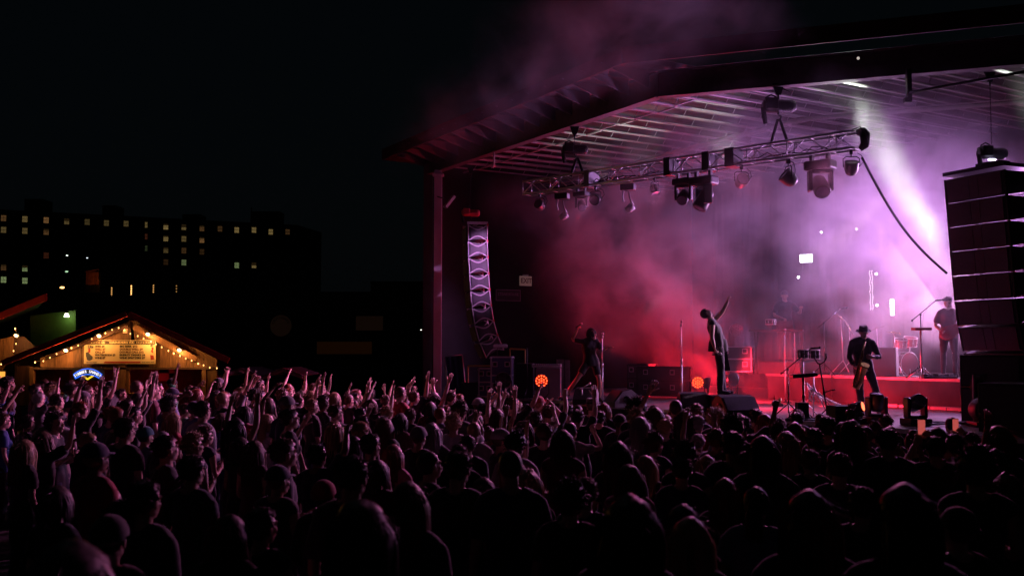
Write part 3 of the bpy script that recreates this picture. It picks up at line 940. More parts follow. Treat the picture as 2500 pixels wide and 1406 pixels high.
def set_mat(o, m, slot=0):
    o.material_slots[slot].link = 'OBJECT'; o.material_slots[slot].material = m

def assemble(pm, loc, yaw, scale, skin, shirt, trousers, hair=None, hcol=None, hat=None, hatcol=None, glasses=False, shoes=True, name='person', lean=0.0):
    o = link(name, pm['body'], None, loc, (lean, 0, yaw), (scale,) * 3)
    set_mat(o, skin)
    s = link('shirt', pm['shirt'], o); set_mat(s, shirt)
    t = link('trousers', pm['trousers'], o); set_mat(t, trousers)
    if shoes:
        for sm_ in pm['shoes']: w = link('shoe', sm_, o); set_mat(w, CLOTHS['charcoal'])
    hm = pm['headmat']
    if hair:
        h = link('hair', hair, o); h.matrix_local = hm; set_mat(h, hcol)
    if hat:
        h = link(hat.name.split('.')[0], hat, o); h.matrix_local = hm; set_mat(h, hatcol)
        if len(h.material_slots) > 1: set_mat(h, CLOTHS['black'], 1)
    if glasses:
        h = link('glasses', GLASSES, o); h.matrix_local = hm; set_mat(h, M_blackm)
    return o

for _m in (M_black,):
    pass
HAIR = {}
for kk in ('short', 'buzz', 'curly', 'afro', 'bob', 'long', 'wavy', 'bun', 'ponytail'):
    HAIR[kk] = [build_hair(kk, sd) for sd in ((1, 2) if kk in ('short', 'long', 'wavy', 'curly') else (1,))]
CAP, CAPB, FEDORA, BEANIE, GLASSES = build_cap(), build_cap(True), build_fedora(), build_beanie(), build_glasses()
for me_ in [m_ for l_ in HAIR.values() for m_ in l_] + [CAP, CAPB, FEDORA, BEANIE, GLASSES]:
    if not me_.materials: me_.materials.append(M_black)

def pose(**kw):
    J = default_joints(); J.update(kw); return J
# ------------------------------------------------------------------ speaker arrays
M_cab = mat('speaker_cabinet', (0.075, 0.07, 0.08), 0.55, noise=0.2, nscale=6)
M_rail = mat('rigging_rail_paint', (0.55, 0.48, 0.54), 0.45, noise=0.15)
M_grille = mat('speaker_grille', (0.10, 0.09, 0.11), 0.7, noise=0.3, nscale=60)
M_redtag = mat('red_pin_tag', (0.6, 0.02, 0.04), 0.5)
def chain(mb, p0, p1, link_=0.05, r=0.006):
    p0, p1 = Vector(p0), Vector(p1); n = max(2, int((p1 - p0).length / link_)); d = (p1 - p0) / n
    for i in range(n):
        a = p0 + d * i; b = a + d * 1.15
        mid = (a + b) / 2; s = Vector((0.014, 0, 0)) if i % 2 else Vector((0, 0.014, 0))
        mb.tube([a, mid + s, b, mid - s, a], r, 4, cap=False)

def hoist(loc, yaw, label, col, hang_from, scale=1.0):
    """chain motor: horizontal drum body, top chain, hook below, on the given point"""
    h = empty('chain_hoist', loc, yaw); tag(h, label, 'hoist')
    m = MB()
    m.tube([(-0.34, 0, 0), (-0.32, 0, 0), (-0.18, 0, 0), (0.0, 0, 0), (0.2, 0, 0), (0.33, 0, 0), (0.36, 0, 0)], [0.08, 0.12, 0.135, 0.13, 0.13, 0.115, 0.07], 16)
    m.bbox((-0.16, 0, 0.04), (0.26, 0.30, 0.25), 0.03)
    for i in range(7): m.tube([(0.06 + i * 0.035, 0.135 * math.cos(a), 0.135 * math.sin(a)) for a in [k * 0.7854 for k in range(9)]], 0.008, 4, cap=False)
    m.build('motor_body', col, h)
    m = MB(); m.tube([(-0.30, 0, 0.05), (-0.26, 0, 0.19), (-0.15, 0, 0.25), (-0.05, 0, 0.20), (-0.02, 0, 0.12)], 0.018, 8); m.build('handle', M_blackm, h)
    m = MB(); m.tube([(-0.32, 0, -0.02), (-0.30, 0, -0.2), (-0.27, 0.02, -0.36)], [0.05, 0.055, 0.045], 8); m.build('chain_bag', M_cloth, h)
    m = MB(); m.cyl((0, 0, -0.1), (0, 0, -0.17), 0.03, 10)
    m.tube([(0, 0, -0.17), (0.05, 0, -0.21), (0.045, 0, -0.27), (0, 0, -0.29), (-0.04, 0, -0.27)], [0.02, 0.018, 0.018, 0.016, 0.008], 8); m.build('hook', M_blackm, h)
    inv = Matrix.Rotation(-yaw, 3, 'Z')
    top = inv @ (Vector(hang_from) - Vector(loc)) 
    m = MB(); chain(m, (0, 0, 0.12), (0, 0, top.z - 0.3)); m.build('lift_chain', M_blackm, h)
    m = MB(); z = top.z - 0.3
    m.cyl((0, 0, z - 0.02), (0, 0, z + 0.1), 0.022, 8); m.prism([(-0.05, -0.02, z + 0.08), (0.05, -0.02, z + 0.08), (0.13, -0.02, z + 0.32), (-0.13, -0.02, z + 0.32)], (0, 0.04, 0)); m.cyl((0.03, 0, z + 0.24), (0.24, 0, z + 0.15), 0.01, 6)
    m.build('beam_clamp', M_blackm, h)
    if scale != 1.0: h.scale = (scale,) * 3
    return h

def cabinet(parent, loc, pitch, W, D_, H, gap=0.0, side_pattern=True):
    """one wedge cabinet: front at -Y, sides at +-X; the children of a pivot are kept flat (direct parts)"""
    rot = Matrix.Rotation(pitch, 3, 'X')
    def tr(p): return Vector(loc) + rot @ Vector(p)
    m = MB()
    hf, hb = H / 2 - gap, H / 2 - gap - (0.075 if side_pattern else 0.055)
    x = W / 2 - 0.03
    pts = [(-x, -D_ / 2, -hf), (x, -D_ / 2, -hf), (x, -D_ / 2, hf), (-x, -D_ / 2, hf), (-x, D_ / 2, -hb), (x, D_ / 2, -hb), (x, D_ / 2, hb), (-x, D_ / 2, hb)]
    m.add([tr(p) for p in pts], [(0, 1, 2, 3), (4, 7, 6, 5), (0, 4, 5, 1), (3, 2, 6, 7), (1, 5, 6, 2), (0, 3, 7, 4)])
    c = m.build('cabinet', M_cab, parent)
    g = MB()
    for sx in (-1, 1):
        g.box(tr((sx * x * 0.56, -D_ / 2 - 0.012, 0)), (x * 0.78, 0.022, hf * 1.8), rot)
    g.box(tr((0, -D_ / 2 - 0.012, 0)), (x * 0.30, 0.02, hf * 1.8), rot)
    g.build('grille', M_grille, c)
    if side_pattern:
        for sx in (-1, 1):
            f = MB(); X = sx * (x + 0.02)
            for yy in (-D_ / 2 + 0.02, D_ / 2 - 0.02):
                f.tube([tr((X, yy, -H / 2)), tr((X, yy, H / 2))], 0.015, 6)
            n = 10
            for sgn in (-1, 1):
                up = []
                for i in range(n + 1):
                    t = i / n; yy = -D_ / 2 + 0.02 + t * (D_ - 0.04)
                    zz = sgn * (H / 2 - 0.02 - 0.115 * math.sin(math.pi * t) ** 1.3)
                    up.append(tr((X, yy, zz)))
                vs = []
                for q in up:
                    for a, b_ in ((0.012, 0.017), (-0.012, 0.017), (-0.012, -0.017), (0.012, -0.017)):
                        vs.append(q + Vector((a, 0, 0)) + rot @ Vector((0, 0, b_)))
                fs = []
                for i in range(n):
                    for k in range(4): fs.append((i * 4 + k, i * 4 + (k + 1) % 4, i * 4 + 4 + (k + 1) % 4, i * 4 + 4 + k))
                f.add(vs, fs)
            f.build('side_frame', M_rail, c)
            f = MB(); f.box(tr((X * 0.995, -0.04, 0)), (0.02, D_ * 0.55, H * 0.55), rot); f.build('side_plate', mat('side_plate_paint', (0.07, 0.055, 0.075), 0.5, noise=0.2), c)
        f = MB(); f.box(tr((x + 0.03, D_ / 2 - 0.01, H * 0.5)), (0.03, 0.03, 0.07), rot); f.build('pin_tag', M_redtag, c)
    return c

# far array, seen side on, its lower end curling in under itself
fa = P(1160, 548, 27.4)
FAR_W, FAR_D, FAR_H = 1.15, 0.56, 0.445
yawf = math.atan2(0.12, 1.0) + math.pi / 2 * -1  # front (-Y local) towards the left of the picture
pa = empty('speaker_array', fa, -math.pi / 2 + 0.16); tag(pa, 'tall curved speaker array with pale side frames hanging by the far column', 'speaker array')
y, z, pit = 0.0, -0.06, 0.0
pits = [0.0, 0.03, 0.05, 0.07, 0.10, 0.16, 0.27, 0.42]
zc, yc = -0.08, 0.0
for i, pt in enumerate(pits):
    zc -= FAR_H / 2 * math.cos(pt); yc += FAR_H / 2 * math.sin(pt)
    cabinet(pa, (0, yc, zc), pt, FAR_W, FAR_D, FAR_H, 0.02)
    zc -= FAR_H / 2 * math.cos(pt); yc += FAR_H / 2 * math.sin(pt)
m = MB(); m.box((0, 0, -0.03), (FAR_W * 0.9, 0.06, 0.05)); 
for sx in (-1, 1): m.box((sx * FAR_W * 0.47, 0, -0.03), (0.05, FAR_D, 0.07))
m.build('top_frame', M_rail, pa)
hoist(fa + Vector((-0.13, 0.02, 0.32)), 0.15, 'small red chain hoist above the far speaker array', mat('hoist_red', (0.45, 0.04, 0.06), 0.4), (fa.x - 0.13, fa.y, ZB + 0.05), 0.72)

# near array, front face towards the crowd on the left
na_top = P(2412, 414, 18.4)
pn = empty('speaker_array', na_top, ST_ROT - 0.10); tag(pn, 'black speaker array in silhouette hanging at the near edge of the stage', 'speaker array')
zc, yc = -0.1, 0.0
for i, pt in enumerate([0.08, 0.08, 0.08, 0.08, 0.10, 0.15, 0.24, 0.36]):
    H = 0.458
    zc -= H / 2 * math.cos(pt); yc += H / 2 * math.sin(pt)
    cabinet(pn, (0, yc, zc), pt, 1.3, 0.8, H, 0.005, False)
    rt = Matrix.Rotation(pt, 3, 'X')
    for sx in (-1, 1):
        for yy in (-0.38, 0.38):
            m = MB(); m.bar(Vector((sx * 0.645, yc, zc)) + rt @ Vector((0, yy, -H / 2)), Vector((sx * 0.645, yc, zc)) + rt @ Vector((0, yy, H / 2)), 0.03, 0.045)
            m.build('rigging_rail', M_blackm, pn)
    zc -= H / 2 * math.cos(pt); yc += H / 2 * math.sin(pt)
m = MB(); m.box((0, 0, -0.03), (1.34, 0.84, 0.07)); m.box((0.1, 0, 0.05), (0.5, 0.3, 0.12)); m.build('top_frame', M_blackm, pn)
hoist(na_top + Vector((0.08, 0, 0.30)), 0.1, 'black chain hoist perched on top of the near speaker array', M_blackm, (na_top.x, na_top.y, ZB + 0.1), 0.8)
m = MB(); m.bbox((0, 0, 0), (0.14, 0.03, 0.035), 0.008); o = m.build('status_lamp', emat('cool_lamp', (0.75, 0.7, 1.0), 14), None, na_top + Vector((0.02, -0.12, 0.16)), (0.3, 0, 0.1)); tag(o, 'small glowing lamp strip under the hoist on the near speaker array', 'lamp')

# ------------------------------------------------------------------ lighting truss
tL, tR = P(1287, 470, 25.3), P(2088, 372, 19.35)
tL.z = tR.z = (tL.z + tR.z) / 2
tdir = (tR - tL); TL = tdir.length; tdir.normalize(); TYAW = math.atan2(tdir.y, tdir.x)
tr_ = empty('lighting_truss', tL, TYAW); tag(tr_, 'long box truss of crossed tubes hung level under the canopy', 'truss')
TH, TW = 0.33, 0.33
for yy in (-TW / 2, TW / 2):
    for zz in (0, TH):
        m = MB(); m.cyl((0, yy, zz), (TL, yy, zz), 0.026, 8); m.build('chord', M_alu, tr_)
dg_a = MB(); dg_a.cyl((0, 0, 0), (0.42, 0, TH), 0.0125, 6); dme = dg_a.mesh('brace', M_alu)
dg_b = MB(); dg_b.cyl((0, 0, TH), (0.42, 0, 0), 0.0125, 6); dmb = dg_b.mesh('brace', M_alu)
vp = MB(); vp.cyl((0, 0, 0), (0, 0, TH), 0.0125, 6); vpm = vp.mesh('post', M_alu)
hp = MB(); hp.cyl((0, -TW / 2, 0), (0, TW / 2, 0), 0.0125, 6); hpm = hp.mesh('spreader', M_alu)
nb = int(TL / 0.45)
for i in range(nb + 1):
    x = i * TL / nb
    for yy in (-TW / 2, TW / 2):
        if i < nb: link('brace', dme if (i + (yy > 0)) % 2 == 0 else dmb, tr_, (x, yy, 0))
        if i % 2 == 0: link('post', vpm, tr_, (x, yy, 0))
    for zz in (0, TH): link('spreader', hpm, tr_, (x, 0, zz))
# wrapped black sleeves where sections join
for x in (2.1, 4.4, 5.4, 6.0):
    m = MB(); m.box((x, 0, TH / 2), (0.16 if x != 6.0 else 0.22, TW + 0.07, TH + 0.07)); m.build('joint_sleeve', M_steel if x == 2.1 else M_black, tr_)
m = MB(); m.tube([(TL, TW * .5, TH + 0.02), (TL + 0.12, TW * .3, TH), (TL + 0.2, 0, TH - 0.08), (TL + 0.2, 0, 0.06), (TL + 0.1, 0, -0.02)], [0.07, 0.09, 0.1, 0.09, 0.05], 10)
m.tube([(TL - 0.1, 0, TH + 0.04), (TL + 0.15, -0.1, TH + 0.06), (TL + 0.27, -0.1, TH - 0.1), (TL + 0.26, 0, 0), (TL + 0.12, 0, -0.06)], 0.012, 6)
m.build('cable_coil', M_black, tr_)
# cables lying in the truss
rc = random.Random(3)
for k in range(7):
    m = MB()
    x = rc.uniform(0.5, TL - 2); pts = []
    for j in range(14): pts.append((x + j * 0.17, rc.uniform(-0.1, 0.1), 0.05 + abs(rc.gauss(0, 0.05))))
    m.tube(pts, 0.012, 5)
    m.build('cable_run', M_black, tr_)
def truss_pt(x, y=0.0, z=0.0):
    return tL + tdir * x + Vector((-tdir.y, tdir.x, 0)) * y + Vector((0, 0, z))
def truss_x(u):
    """distance along the truss that shows at column u"""
    best = min((abs((lambda p: 1250 + FPX * p.x / p.y)(truss_pt(k * TL / 400)) - u), k) for k in range(401))
    return best[1] * TL / 400
x1 = truss_x(1908)
pr = truss_pt(x1)
hoist(pr + Vector((0, 0, TH + 0.78)), 0.0, 'black chain hoist holding the truss at its near end', M_black, (pr.x, pr.y, ZB + 0.05), 1.0)
x2 = truss_x(1410); pl = truss_pt(x2)
hoist(pl + Vector((-0.06, 0, TH + 0.62)), 0.05, 'hazy chain hoist holding the truss at its far end', M_black, (pl.x, pl.y, ZB + 0.05), 0.9)
for xx, hh in ((x1, 0.52), (x2, 0.40)):
    m = MB()
    for sx in (-1, 1): m.tube([(xx + sx * 0.02, 0, TH + hh), (xx + sx * 0.15, 0, TH + 0.12), (xx + sx * 0.2, 0, TH - 0.02)], [0.03, 0.035, 0.03], 8)
    m.build('lifting_sling', M_black, tr_)
# heavy feeder cable sagging from the truss end to the near array
c0, c1 = P(2104, 385, 19.3), P(2312, 668, 18.9)
pts = []
for i in range(17):
    t = i / 16; p = c0.lerp(c1, t); p.z -= 0.32 * math.sin(math.pi * t) * (1 - 0.2 * t); p.z -= 0.0; pts.append(p)
m = MB(); m.tube(pts, 0.025, 8); o = m.build('feeder_cable', M_black); tag(o, 'thick black cable sagging from the truss end to the near speaker array', 'cable')

# ------------------------------------------------------------------ lamps hung on the truss
M_lampb = mat('lamp_housing', (0.06, 0.055, 0.065), 0.38, spec=0.6)
M_lens = mat('lens_glass', (0.25, 0.2, 0.3), 0.08, spec=1.0)
def clamp(m, h=0.12): m.box((0, 0, -0.03), (0.05, 0.07, 0.09)); m.cyl((0, 0, -0.03), (0, 0, -h), 0.012, 6)
def moving_head(xt, label, tilt, pan, s=1.0):
    p = truss_pt(xt, 0, -0.03); o = empty('moving_head', p, TYAW); tag(o, label, 'stage light', 'moving heads on the truss')
    m = MB(); m.bbox((0, 0, -0.17), (0.46, 0.28, 0.15), 0.03)
    for sx in (-1, 1): m.box((sx * 0.14, 0, -0.05), (0.05, 0.08, 0.12))
    m.build('base', M_lampb, o)
    rot = Matrix.Rotation(pan, 3, 'Z')
    def q(p_): return rot @ Vector(p_) + Vector((0, 0, -0.25))
    m = MB(); m.bbox(q((0, 0, -0.02)), (0.30, 0.16, 0.06), 0.02, rot)
    for sx in (-1, 1): m.bbox(q((sx * 0.165, 0, -0.17)), (0.06, 0.17, 0.34), 0.022, rot)
    yk = m.build('yoke', M_lampb, o)
    hr = rot @ Matrix.Rotation(tilt, 3, 'X')
    m = MB(); m.lathe([(0.0, -0.20), (0.08, -0.20), (0.115, -0.15), (0.128, 0.0), (0.135, 0.15), (0.118, 0.19), (0.105, 0.19)], q((0, 0, -0.25)), 18, rot=hr)
    hd = m.build('lamp_head', M_lampb, o)
    m = MB(); m.lathe([(0.105, 0.18), (0.06, 0.19), (0.0, 0.195)], q((0, 0, -0.25)), 16, rot=hr); m.build('lens', M_lens, hd)
    o.scale = (s,) * 3
    return o
def par_can(xt, label, tilt, pan, s=1.0):
    p = truss_pt(xt, 0, -0.03); o = empty('par_can', p, TYAW + pan); tag(o, label, 'stage light', 'round cans on the truss')
    m = MB(); clamp(m, 0.12)
    m.tube([(-0.15, 0, -0.33), (-0.155, 0, -0.16), (-0.10, 0, -0.12), (0.10, 0, -0.12), (0.155, 0, -0.16), (0.15, 0, -0.33)], 0.011, 6); m.build('yoke', M_blackm, o)
    hr = Matrix.Rotation(tilt, 3, 'X')
    m = MB(); m.lathe([(0.0, -0.17), (0.06, -0.165), (0.11, -0.12), (0.135, -0.04), (0.14, 0.10), (0.145, 0.11), (0.12, 0.115)], (0, 0, -0.33), 18, rot=hr)
    c = m.build('can', M_lampb, o)
    m = MB(); m.lathe([(0.125, 0.10), (0.0, 0.105)], (0, 0, -0.33), 16, rot=hr); m.build('lens', M_lens, c)
    m = MB(); m.tube([(0.12, 0, -0.05), (0.2, 0.02, -0.1), (0.24, 0.03, -0.22), (0.17, 0.05, -0.30), (0.1, 0.1, -0.34)], 0.008, 5); m.build('lead', M_black, o)
    o.scale = (s,) * 3
    return o
def bar_light(xt, label, s=1.0, yaw=0.3):
    p = truss_pt(xt, 0, -0.03); o = empty('led_batten', p, TYAW + yaw); tag(o, label, 'stage light', 'thin angled heads on the far half of the truss')
    m = MB(); m.bbox((0.05, 0, -0.12), (0.34, 0.2, 0.15), 0.02); m.build('base', M_lampb, o)
    m = MB()
    m.tube([(-0.06, 0, -0.18), (-0.09, 0, -0.34), (-0.06, 0, -0.46)], 0.018, 6); m.tube([(0.05, 0, -0.18), (0.1, 0, -0.40), (0.17, 0, -0.56)], [0.018, 0.02, 0.03], 6); y_ = m.build('yoke', M_steel, o)
    m = MB(); m.lathe([(0, -0.1), (0.07, -0.09), (0.09, 0.0), (0.095, 0.1), (0.0, 0.12)], (0.08, 0, -0.62), 14, rot=Matrix.Rotation(1.0, 3, 'Y')); m.build('lamp_head', M_steel, o)
    o.scale = (s,) * 3
par_can(truss_x(2085), 'round can light at the very near end of the truss', 0.5, 0.6, 1.0)
moving_head(truss_x(2008), 'large moving head with white yoke gap, second from the near truss end', 2.3, 0.7, 1.25)
par_can(truss_x(1930), 'tilted can light between the hoist sling and the largest moving head', 0.9, -0.7, 1.15)
par_can(truss_x(1815), 'can light beside a looped lead in the bright part of the truss', 1.2, 0.9, 1.0)
moving_head(truss_x(1722), 'moving head with bright purple edges under the middle of the truss', 2.6, -0.6, 1.25)
par_can(truss_x(1600), 'slim can light hanging alone left of the middle moving head', 2.8, 1.5, 0.8)
bar_light(truss_x(1530), 'angled head with a pale box base under the steel sleeve', 1.0)
par_can(truss_x(1455), 'can light with a round lead loop near the far hoist', 2.0, 0.4, 0.9)
bar_light(truss_x(1368), 'angled head with bright white yoke, second from the far end of the truss', 1.0)
par_can(truss_x(1318), 'can light at the far end of the truss', 1.2, 0.2, 0.85)
moving_head(truss_x(1672), 'shadowed moving head close beside the one with bright edges', 2.2, 0.3, 1.0)
moving_head(truss_x(1420), 'small dim moving head under the far end of the truss', 2.2, 0.8, 0.8)
# floodlight on the column
fl = empty('floodlight', P(1090, 490, 29.5), 0.5); tag(fl, 'small floodlight box mounted on the far column', 'floodlight')
m = MB(); m.bbox((0.1, 0, -0.03), (0.46, 0.16, 0.09), 0.01, Matrix.Rotation(-0.9, 3, 'Y')); m.build('housing', M_steel, fl)
m = MB(); m.tube([(-0.3, 0, 0.1), (-0.1, 0, 0.06), (0.0, 0, 0.0)], 0.02, 6); m.build('bracket', M_blackm, fl)
# ------------------------------------------------------------------ the show's lamps and added spots
def T(a, b, z): return S(a, b, z)
# purple wash from moving heads on the back truss, pointing out over the band
for (a, z, e) in ((2.8, 5.4, 3200), (0.8, 6.0, 2900), (-1.8, 6.6, 280), (-5.5, 6.8, 800)):  # last entry is a fill added for the far haze
    light('purple_wash', 'SPOT', T(a, 9.2, z), T(a + 0.2, -4, 3.4), e, PURPLE, 0.12, 78, 0.8)
light('pink_wash', 'SPOT', T(1.9, 8.8, 3.4), T(1.4, -6, 3.4), 2500, PINK, 0.15, 76, 0.8)
# added uplights throwing purple under the ceiling and onto smoke over the roof edge
light('purple_uplight', 'SPOT', T(1.6, 5.4, 2.1), T(1.6, -2.6, 8.9), 3800, PURPLE, 0.1, 62, 0.8)
light('purple_uplight', 'SPOT', T(-2.4, 5.2, 2.1), T(-3.6, -2.6, 8.8), 1500, PURPLE, 0.1, 62, 0.8)
# pink spots added just off the truss to light the crowd
for (u, e, tgt) in ((2060, 750, (2.4, 8.0, 1.5)), (1860, 850, (-1.0, 7.5, 1.5)), (1660, 1400, (-5.0, 12.0, 1.5)), (1480, 3400, (-6.0, 17.0, 1.5)), (1300, 3600, (-10.0, 18.0, 1.5))):
    light('crowd_fill', 'SPOT', truss_pt(truss_x(u), -0.42, -0.35), tgt, e, (1.0, 0.25, 0.62), 0.08, 60, 0.7)
light('array_fill', 'SPOT', truss_pt(0.4, 0, -0.4), P(1150, 680, 27.6), 2300, (0.85, 0.36, 0.95), 0.08, 44, 0.8)  # spot added to brighten the far speaker array
# rim spots added for the singer and the dancer, with no fixtures
light('rim_light', 'SPOT', P(2250, 400, 21.5), P(1750, 850, 20.6), 2400, (1.0, 0.55, 0.8), 0.08, 12, 0.6)
light('rim_light', 'SPOT', P(1640, 700, 27.5), P(1450, 880, 24.0), 900, (1.0, 0.30, 0.45), 0.08, 9, 0.6)
# green-white beams up to the ceiling
light('white_beam', 'SPOT', P(2450, 872, 20.6), P(2055, 195, 20.9), 38000, (0.8, 0.92, 0.72), 0.15, 9.5, 0.8)
light('white_beam', 'SPOT', P(2640, 640, 19.5), P(2500, 150, 19.6), 14000, WHITE, 0.12, 15, 0.8)
light('joist_fill', 'SPOT', truss_pt(truss_x(1760), 0.6, 0.1), P(1735, 266, 23.6), 260, WHITE, 0.05, 44, 0.5)  # wide spots added close under the joists to draw their bright streaks
light('joist_fill', 'SPOT', truss_pt(truss_x(1540), 0.6, 0.1), P(1560, 322, 25.0), 240, WHITE, 0.05, 44, 0.5)
light('joist_fill', 'SPOT', truss_pt(truss_x(1440), 0.6, 0.1), P(1440, 345, 26.0), 150, WHITE, 0.05, 44, 0.5)
light('joist_fill', 'SPOT', P(2120, 330, 21.6), P(2060, 205, 20.8), 300, WHITE, 0.05, 50, 0.5)
# low red spots: first from the lamp behind the singer, others added
light('red_spot', 'SPOT', P(1790, 915, 24.0), P(1935, 925, 24.4), 700, RED, 0.08, 120, 0.7)
light('red_spot', 'SPOT', T(-2.6, 3.4, 1.35), T(-2.6, 6.5, 2.4), 600, RED, 0.08, 120, 0.7)
light('red_spot', 'SPOT', T(-5.2, 6.5, 1.4), T(-5.0, 4.0, 2.3), 2600, RED, 0.08, 110, 0.9)
light('red_spot', 'SPOT', T(0.9, 3.6, 1.35), T(2.8, 7.0, 2.0), 500, RED, 0.08, 130, 0.8)
light('red_spot', 'SPOT', P(1812, 930, 22.0), P(1880, 990, 21.5), 420, RED, 0.08, 100, 0.8)
# ------------------------------------------------------------------ performers
def rel(u, v, D, u0, v0):
    """offset in metres from (u0, v0) at distance D"""
    return (u - u0) * D / FPX, (v0 - v) * D / FPX

def floor_at(u, v, D, z):
    p = P(u, v, D); p.z = z; return p

# --- dancer by the far microphone stand
Dd = 24.0
J = pose(pelvis=(0, 0, .98), waist=(-.02, 0, 1.12), chest=(-.04, 0, 1.31), neck=(.0, 0, 1.51), head=(.03, -.02, 1.665), hrot=(R(28), 0, R(-100)),
         shr=(-.19, -.03, 1.45), elr=(-.45, -.08, 1.50), wrr=(-.33, -.12, 1.74), handr='grip', pnr=(1, 0, 0),
         shl=(.15, .02, 1.46), ell=(.27, -.06, 1.24), wrl=(.38, -.12, 1.32), handl='open', pnl=(0, 0, -1), hdl=(1, -.1, .12),
         hipr=(-.09, -.02, .94), knr=(-.32, -.16, .60), anr=(-.62, .02, .16), toer=(-.76, -.04, .10),
         hipl=(.09, .02, .95), knl=(.19, -.12, .54), anl=(.20, .02, .10), toel=(.30, -.10, .035))
pm = make_person_meshes(J, True, 0.8, shorts=True, hq=True, bulk=1.15)
pd = floor_at(1443, 975, Dd, DECK_Z)
dancer = assemble(pm, pd, 0, 1.0, SKINS[1], CLOTHS['black'], CLOTHS['black'], HAIR['bob'][0], HAIRS['black'])
tag(dancer, 'person in black shirt and shorts arching back, elbow raised, at the far microphone stand', 'person')
def handheld_mic(loc, d, label):
    d = Vector(d).normalized(); m = MB(); loc = Vector(loc)
    m.cyl(loc - d * 0.09, loc + d * 0.07, 0.012, 8, r1=0.018); o = m.build('microphone', M_blackm)
    m = MB(); m.ball(loc + d * 0.09, 0.027, 10, 8); m.build('grille_ball', M_steel, o); tag(o, label, 'microphone')
handheld_mic(pd + Vector((-.30, -.15, 1.84)), (0.7, -.1, .45), "microphone held up in the dancer's raised hand")

# --- singer standing on the low box, leaning back with one arm up
Ds = 20.6
ps = P(1752, 962, Ds)
J = pose(pelvis=(.02, 0, .94), waist=(.02, 0, 1.08), chest=(-.04, 0, 1.26), neck=(-.12, 0, 1.43), head=(-.205, 0, 1.575), hrot=(R(52), 0, R(-88)),
         shr=(-.12, -.17, 1.37), elr=(-.15, -.24, 1.10), wrr=(-.10, -.24, .90), handr='grip', pnr=(1, 0, 0),
         shl=(-.05, .13, 1.43), ell=(.13, .13, 1.60), wrl=(.245, .10, 1.83), handl='grip', pnl=(1, -.2, -.3), hdl=(.1, 0, 1),
         hipr=(.01, -.09, .92), knr=(.05, -.11, .50), anr=(.02, -.12, .085), toer=(.19, -.13, .03),
         hipl=(.04, .09, .92), knl=(.09, .10, .50), anl=(.13, .10, .085), toel=(.30, .10, .03))
pm = make_person_meshes(J, False, 0.12, hq=True, bulk=1.1)
singer = assemble(pm, ps, 0, 1.05, SKINS[0], CLOTHS['black'], CLOTHS['charcoal'], HAIR['buzz'][0], HAIRS['dark brown'])
tag(singer, 'person in a black sleeveless top leaning back with one arm flung up toward the lights', 'person')
# long open tail of the top
m = MB(); q = []
for i in range(9):
    t = i / 8
    q += [(-.02 + .16 * t * t, .13, 1.30 - .95 * t + .35 * t * t * .3), (.13 + .13 * t, .02, 1.18 - .72 * t)]
m.add(q, [(2 * i, 2 * i + 2, 2 * i + 3, 2 * i + 1) for i in range(8)], 0, True)
m.build('shirt_tail', CLOTHS['black'], singer)
handheld_mic(ps + Vector((-.07, -.26, .82)), (.8, -.1, .1), "microphone held at the singer's hip")
m = MB(); m.bbox((0, 0, 0), (0.75, 0.6, ps.z - DECK_Z - .01), 0.02); o = m.build('low_box', M_black, None, (ps.x + 0.08, ps.y, (ps.z + DECK_Z) / 2 - 0.003), (0, 0, 0.25)); tag(o, 'low black box on the stage floor under the singer', 'box')

# --- saxophonist
Dx = 19.4
px_ = floor_at(2108, 1015, Dx, DECK_Z)
J = pose(pelvis=(.02, 0, .95), waist=(.01, .0, 1.09), chest=(.0, .02, 1.27), neck=(.02, 0, 1.46), head=(.02, -.04, 1.60), hrot=(R(-14), 0, R(164)),
         shr=(-.19, -.02, 1.40), elr=(-.28, -.06, 1.12), wrr=(-.22, -.26, .93), handr='grip', pnr=(1, -.3, 0), hdr=(.3, -.8, -.3),
         shl=(.20, .02, 1.40), ell=(.33, -.02, 1.13), wrl=(.10, -.24, 1.13), handl='grip', pnl=(-.2, 1, 0), hdl=(-1, -.4, 0),
         hipr=(-.08, 0, .92), knr=(-.10, -.10, .50), anr=(-.02, .02, .085), toer=(-.06, -.15, .03),
         hipl=(.10, 0, .92), knl=(.22, -.06, .52), anl=(.33, .04, .09), toel=(.42, -.11, .03))
pm = make_person_meshes(J, False, 1.75, hq=True, bulk=1.12)
saxist = assemble(pm, px_, 0, 1.0, SKINS[1], CLOTHS['black'], CLOTHS['charcoal'], HAIR['buzz'][0], HAIRS['black'], FEDORA, CLOTHS['black'])
tag(saxist, 'person in a dark brimmed hat and black shirt playing a saxophone on stage', 'person')
M_brass = mat('dull_brass', (0.45, 0.28, 0.10), 0.25, 0.9)
sx = empty('saxophone', px_); tag(sx, 'brass saxophone hanging in front of the player in the hat', 'saxophone')
m = MB()
m.tube([(.0, -.16, 1.52), (-.02, -.26, 1.50), (-.05, -.31, 1.42)], [0.008, 0.011, 0.014], 8); m.build('neck', M_brass, sx)
m = MB(); m.tube([(.0, -.14, 1.52), (.01, -.11, 1.53)], [0.012, 0.008], 8); m.build('mouthpiece', M_blackm, sx)
m = MB()
pts = [(-.05, -.31, 1.42), (-.13, -.33, 1.15), (-.22, -.35, .86), (-.285, -.36, .64), (-.30, -.40, .57), (-.26, -.46, .56), (-.215, -.47, .66), (-.18, -.48, .80), (-.15, -.52, .93), (-.14, -.56, .99)]
m.tube(pts, [0.014, 0.022, 0.030, 0.038, 0.043, 0.046, 0.05, 0.053, 0.064, 0.082], 14); m.build('body', M_brass, sx)
m = MB()
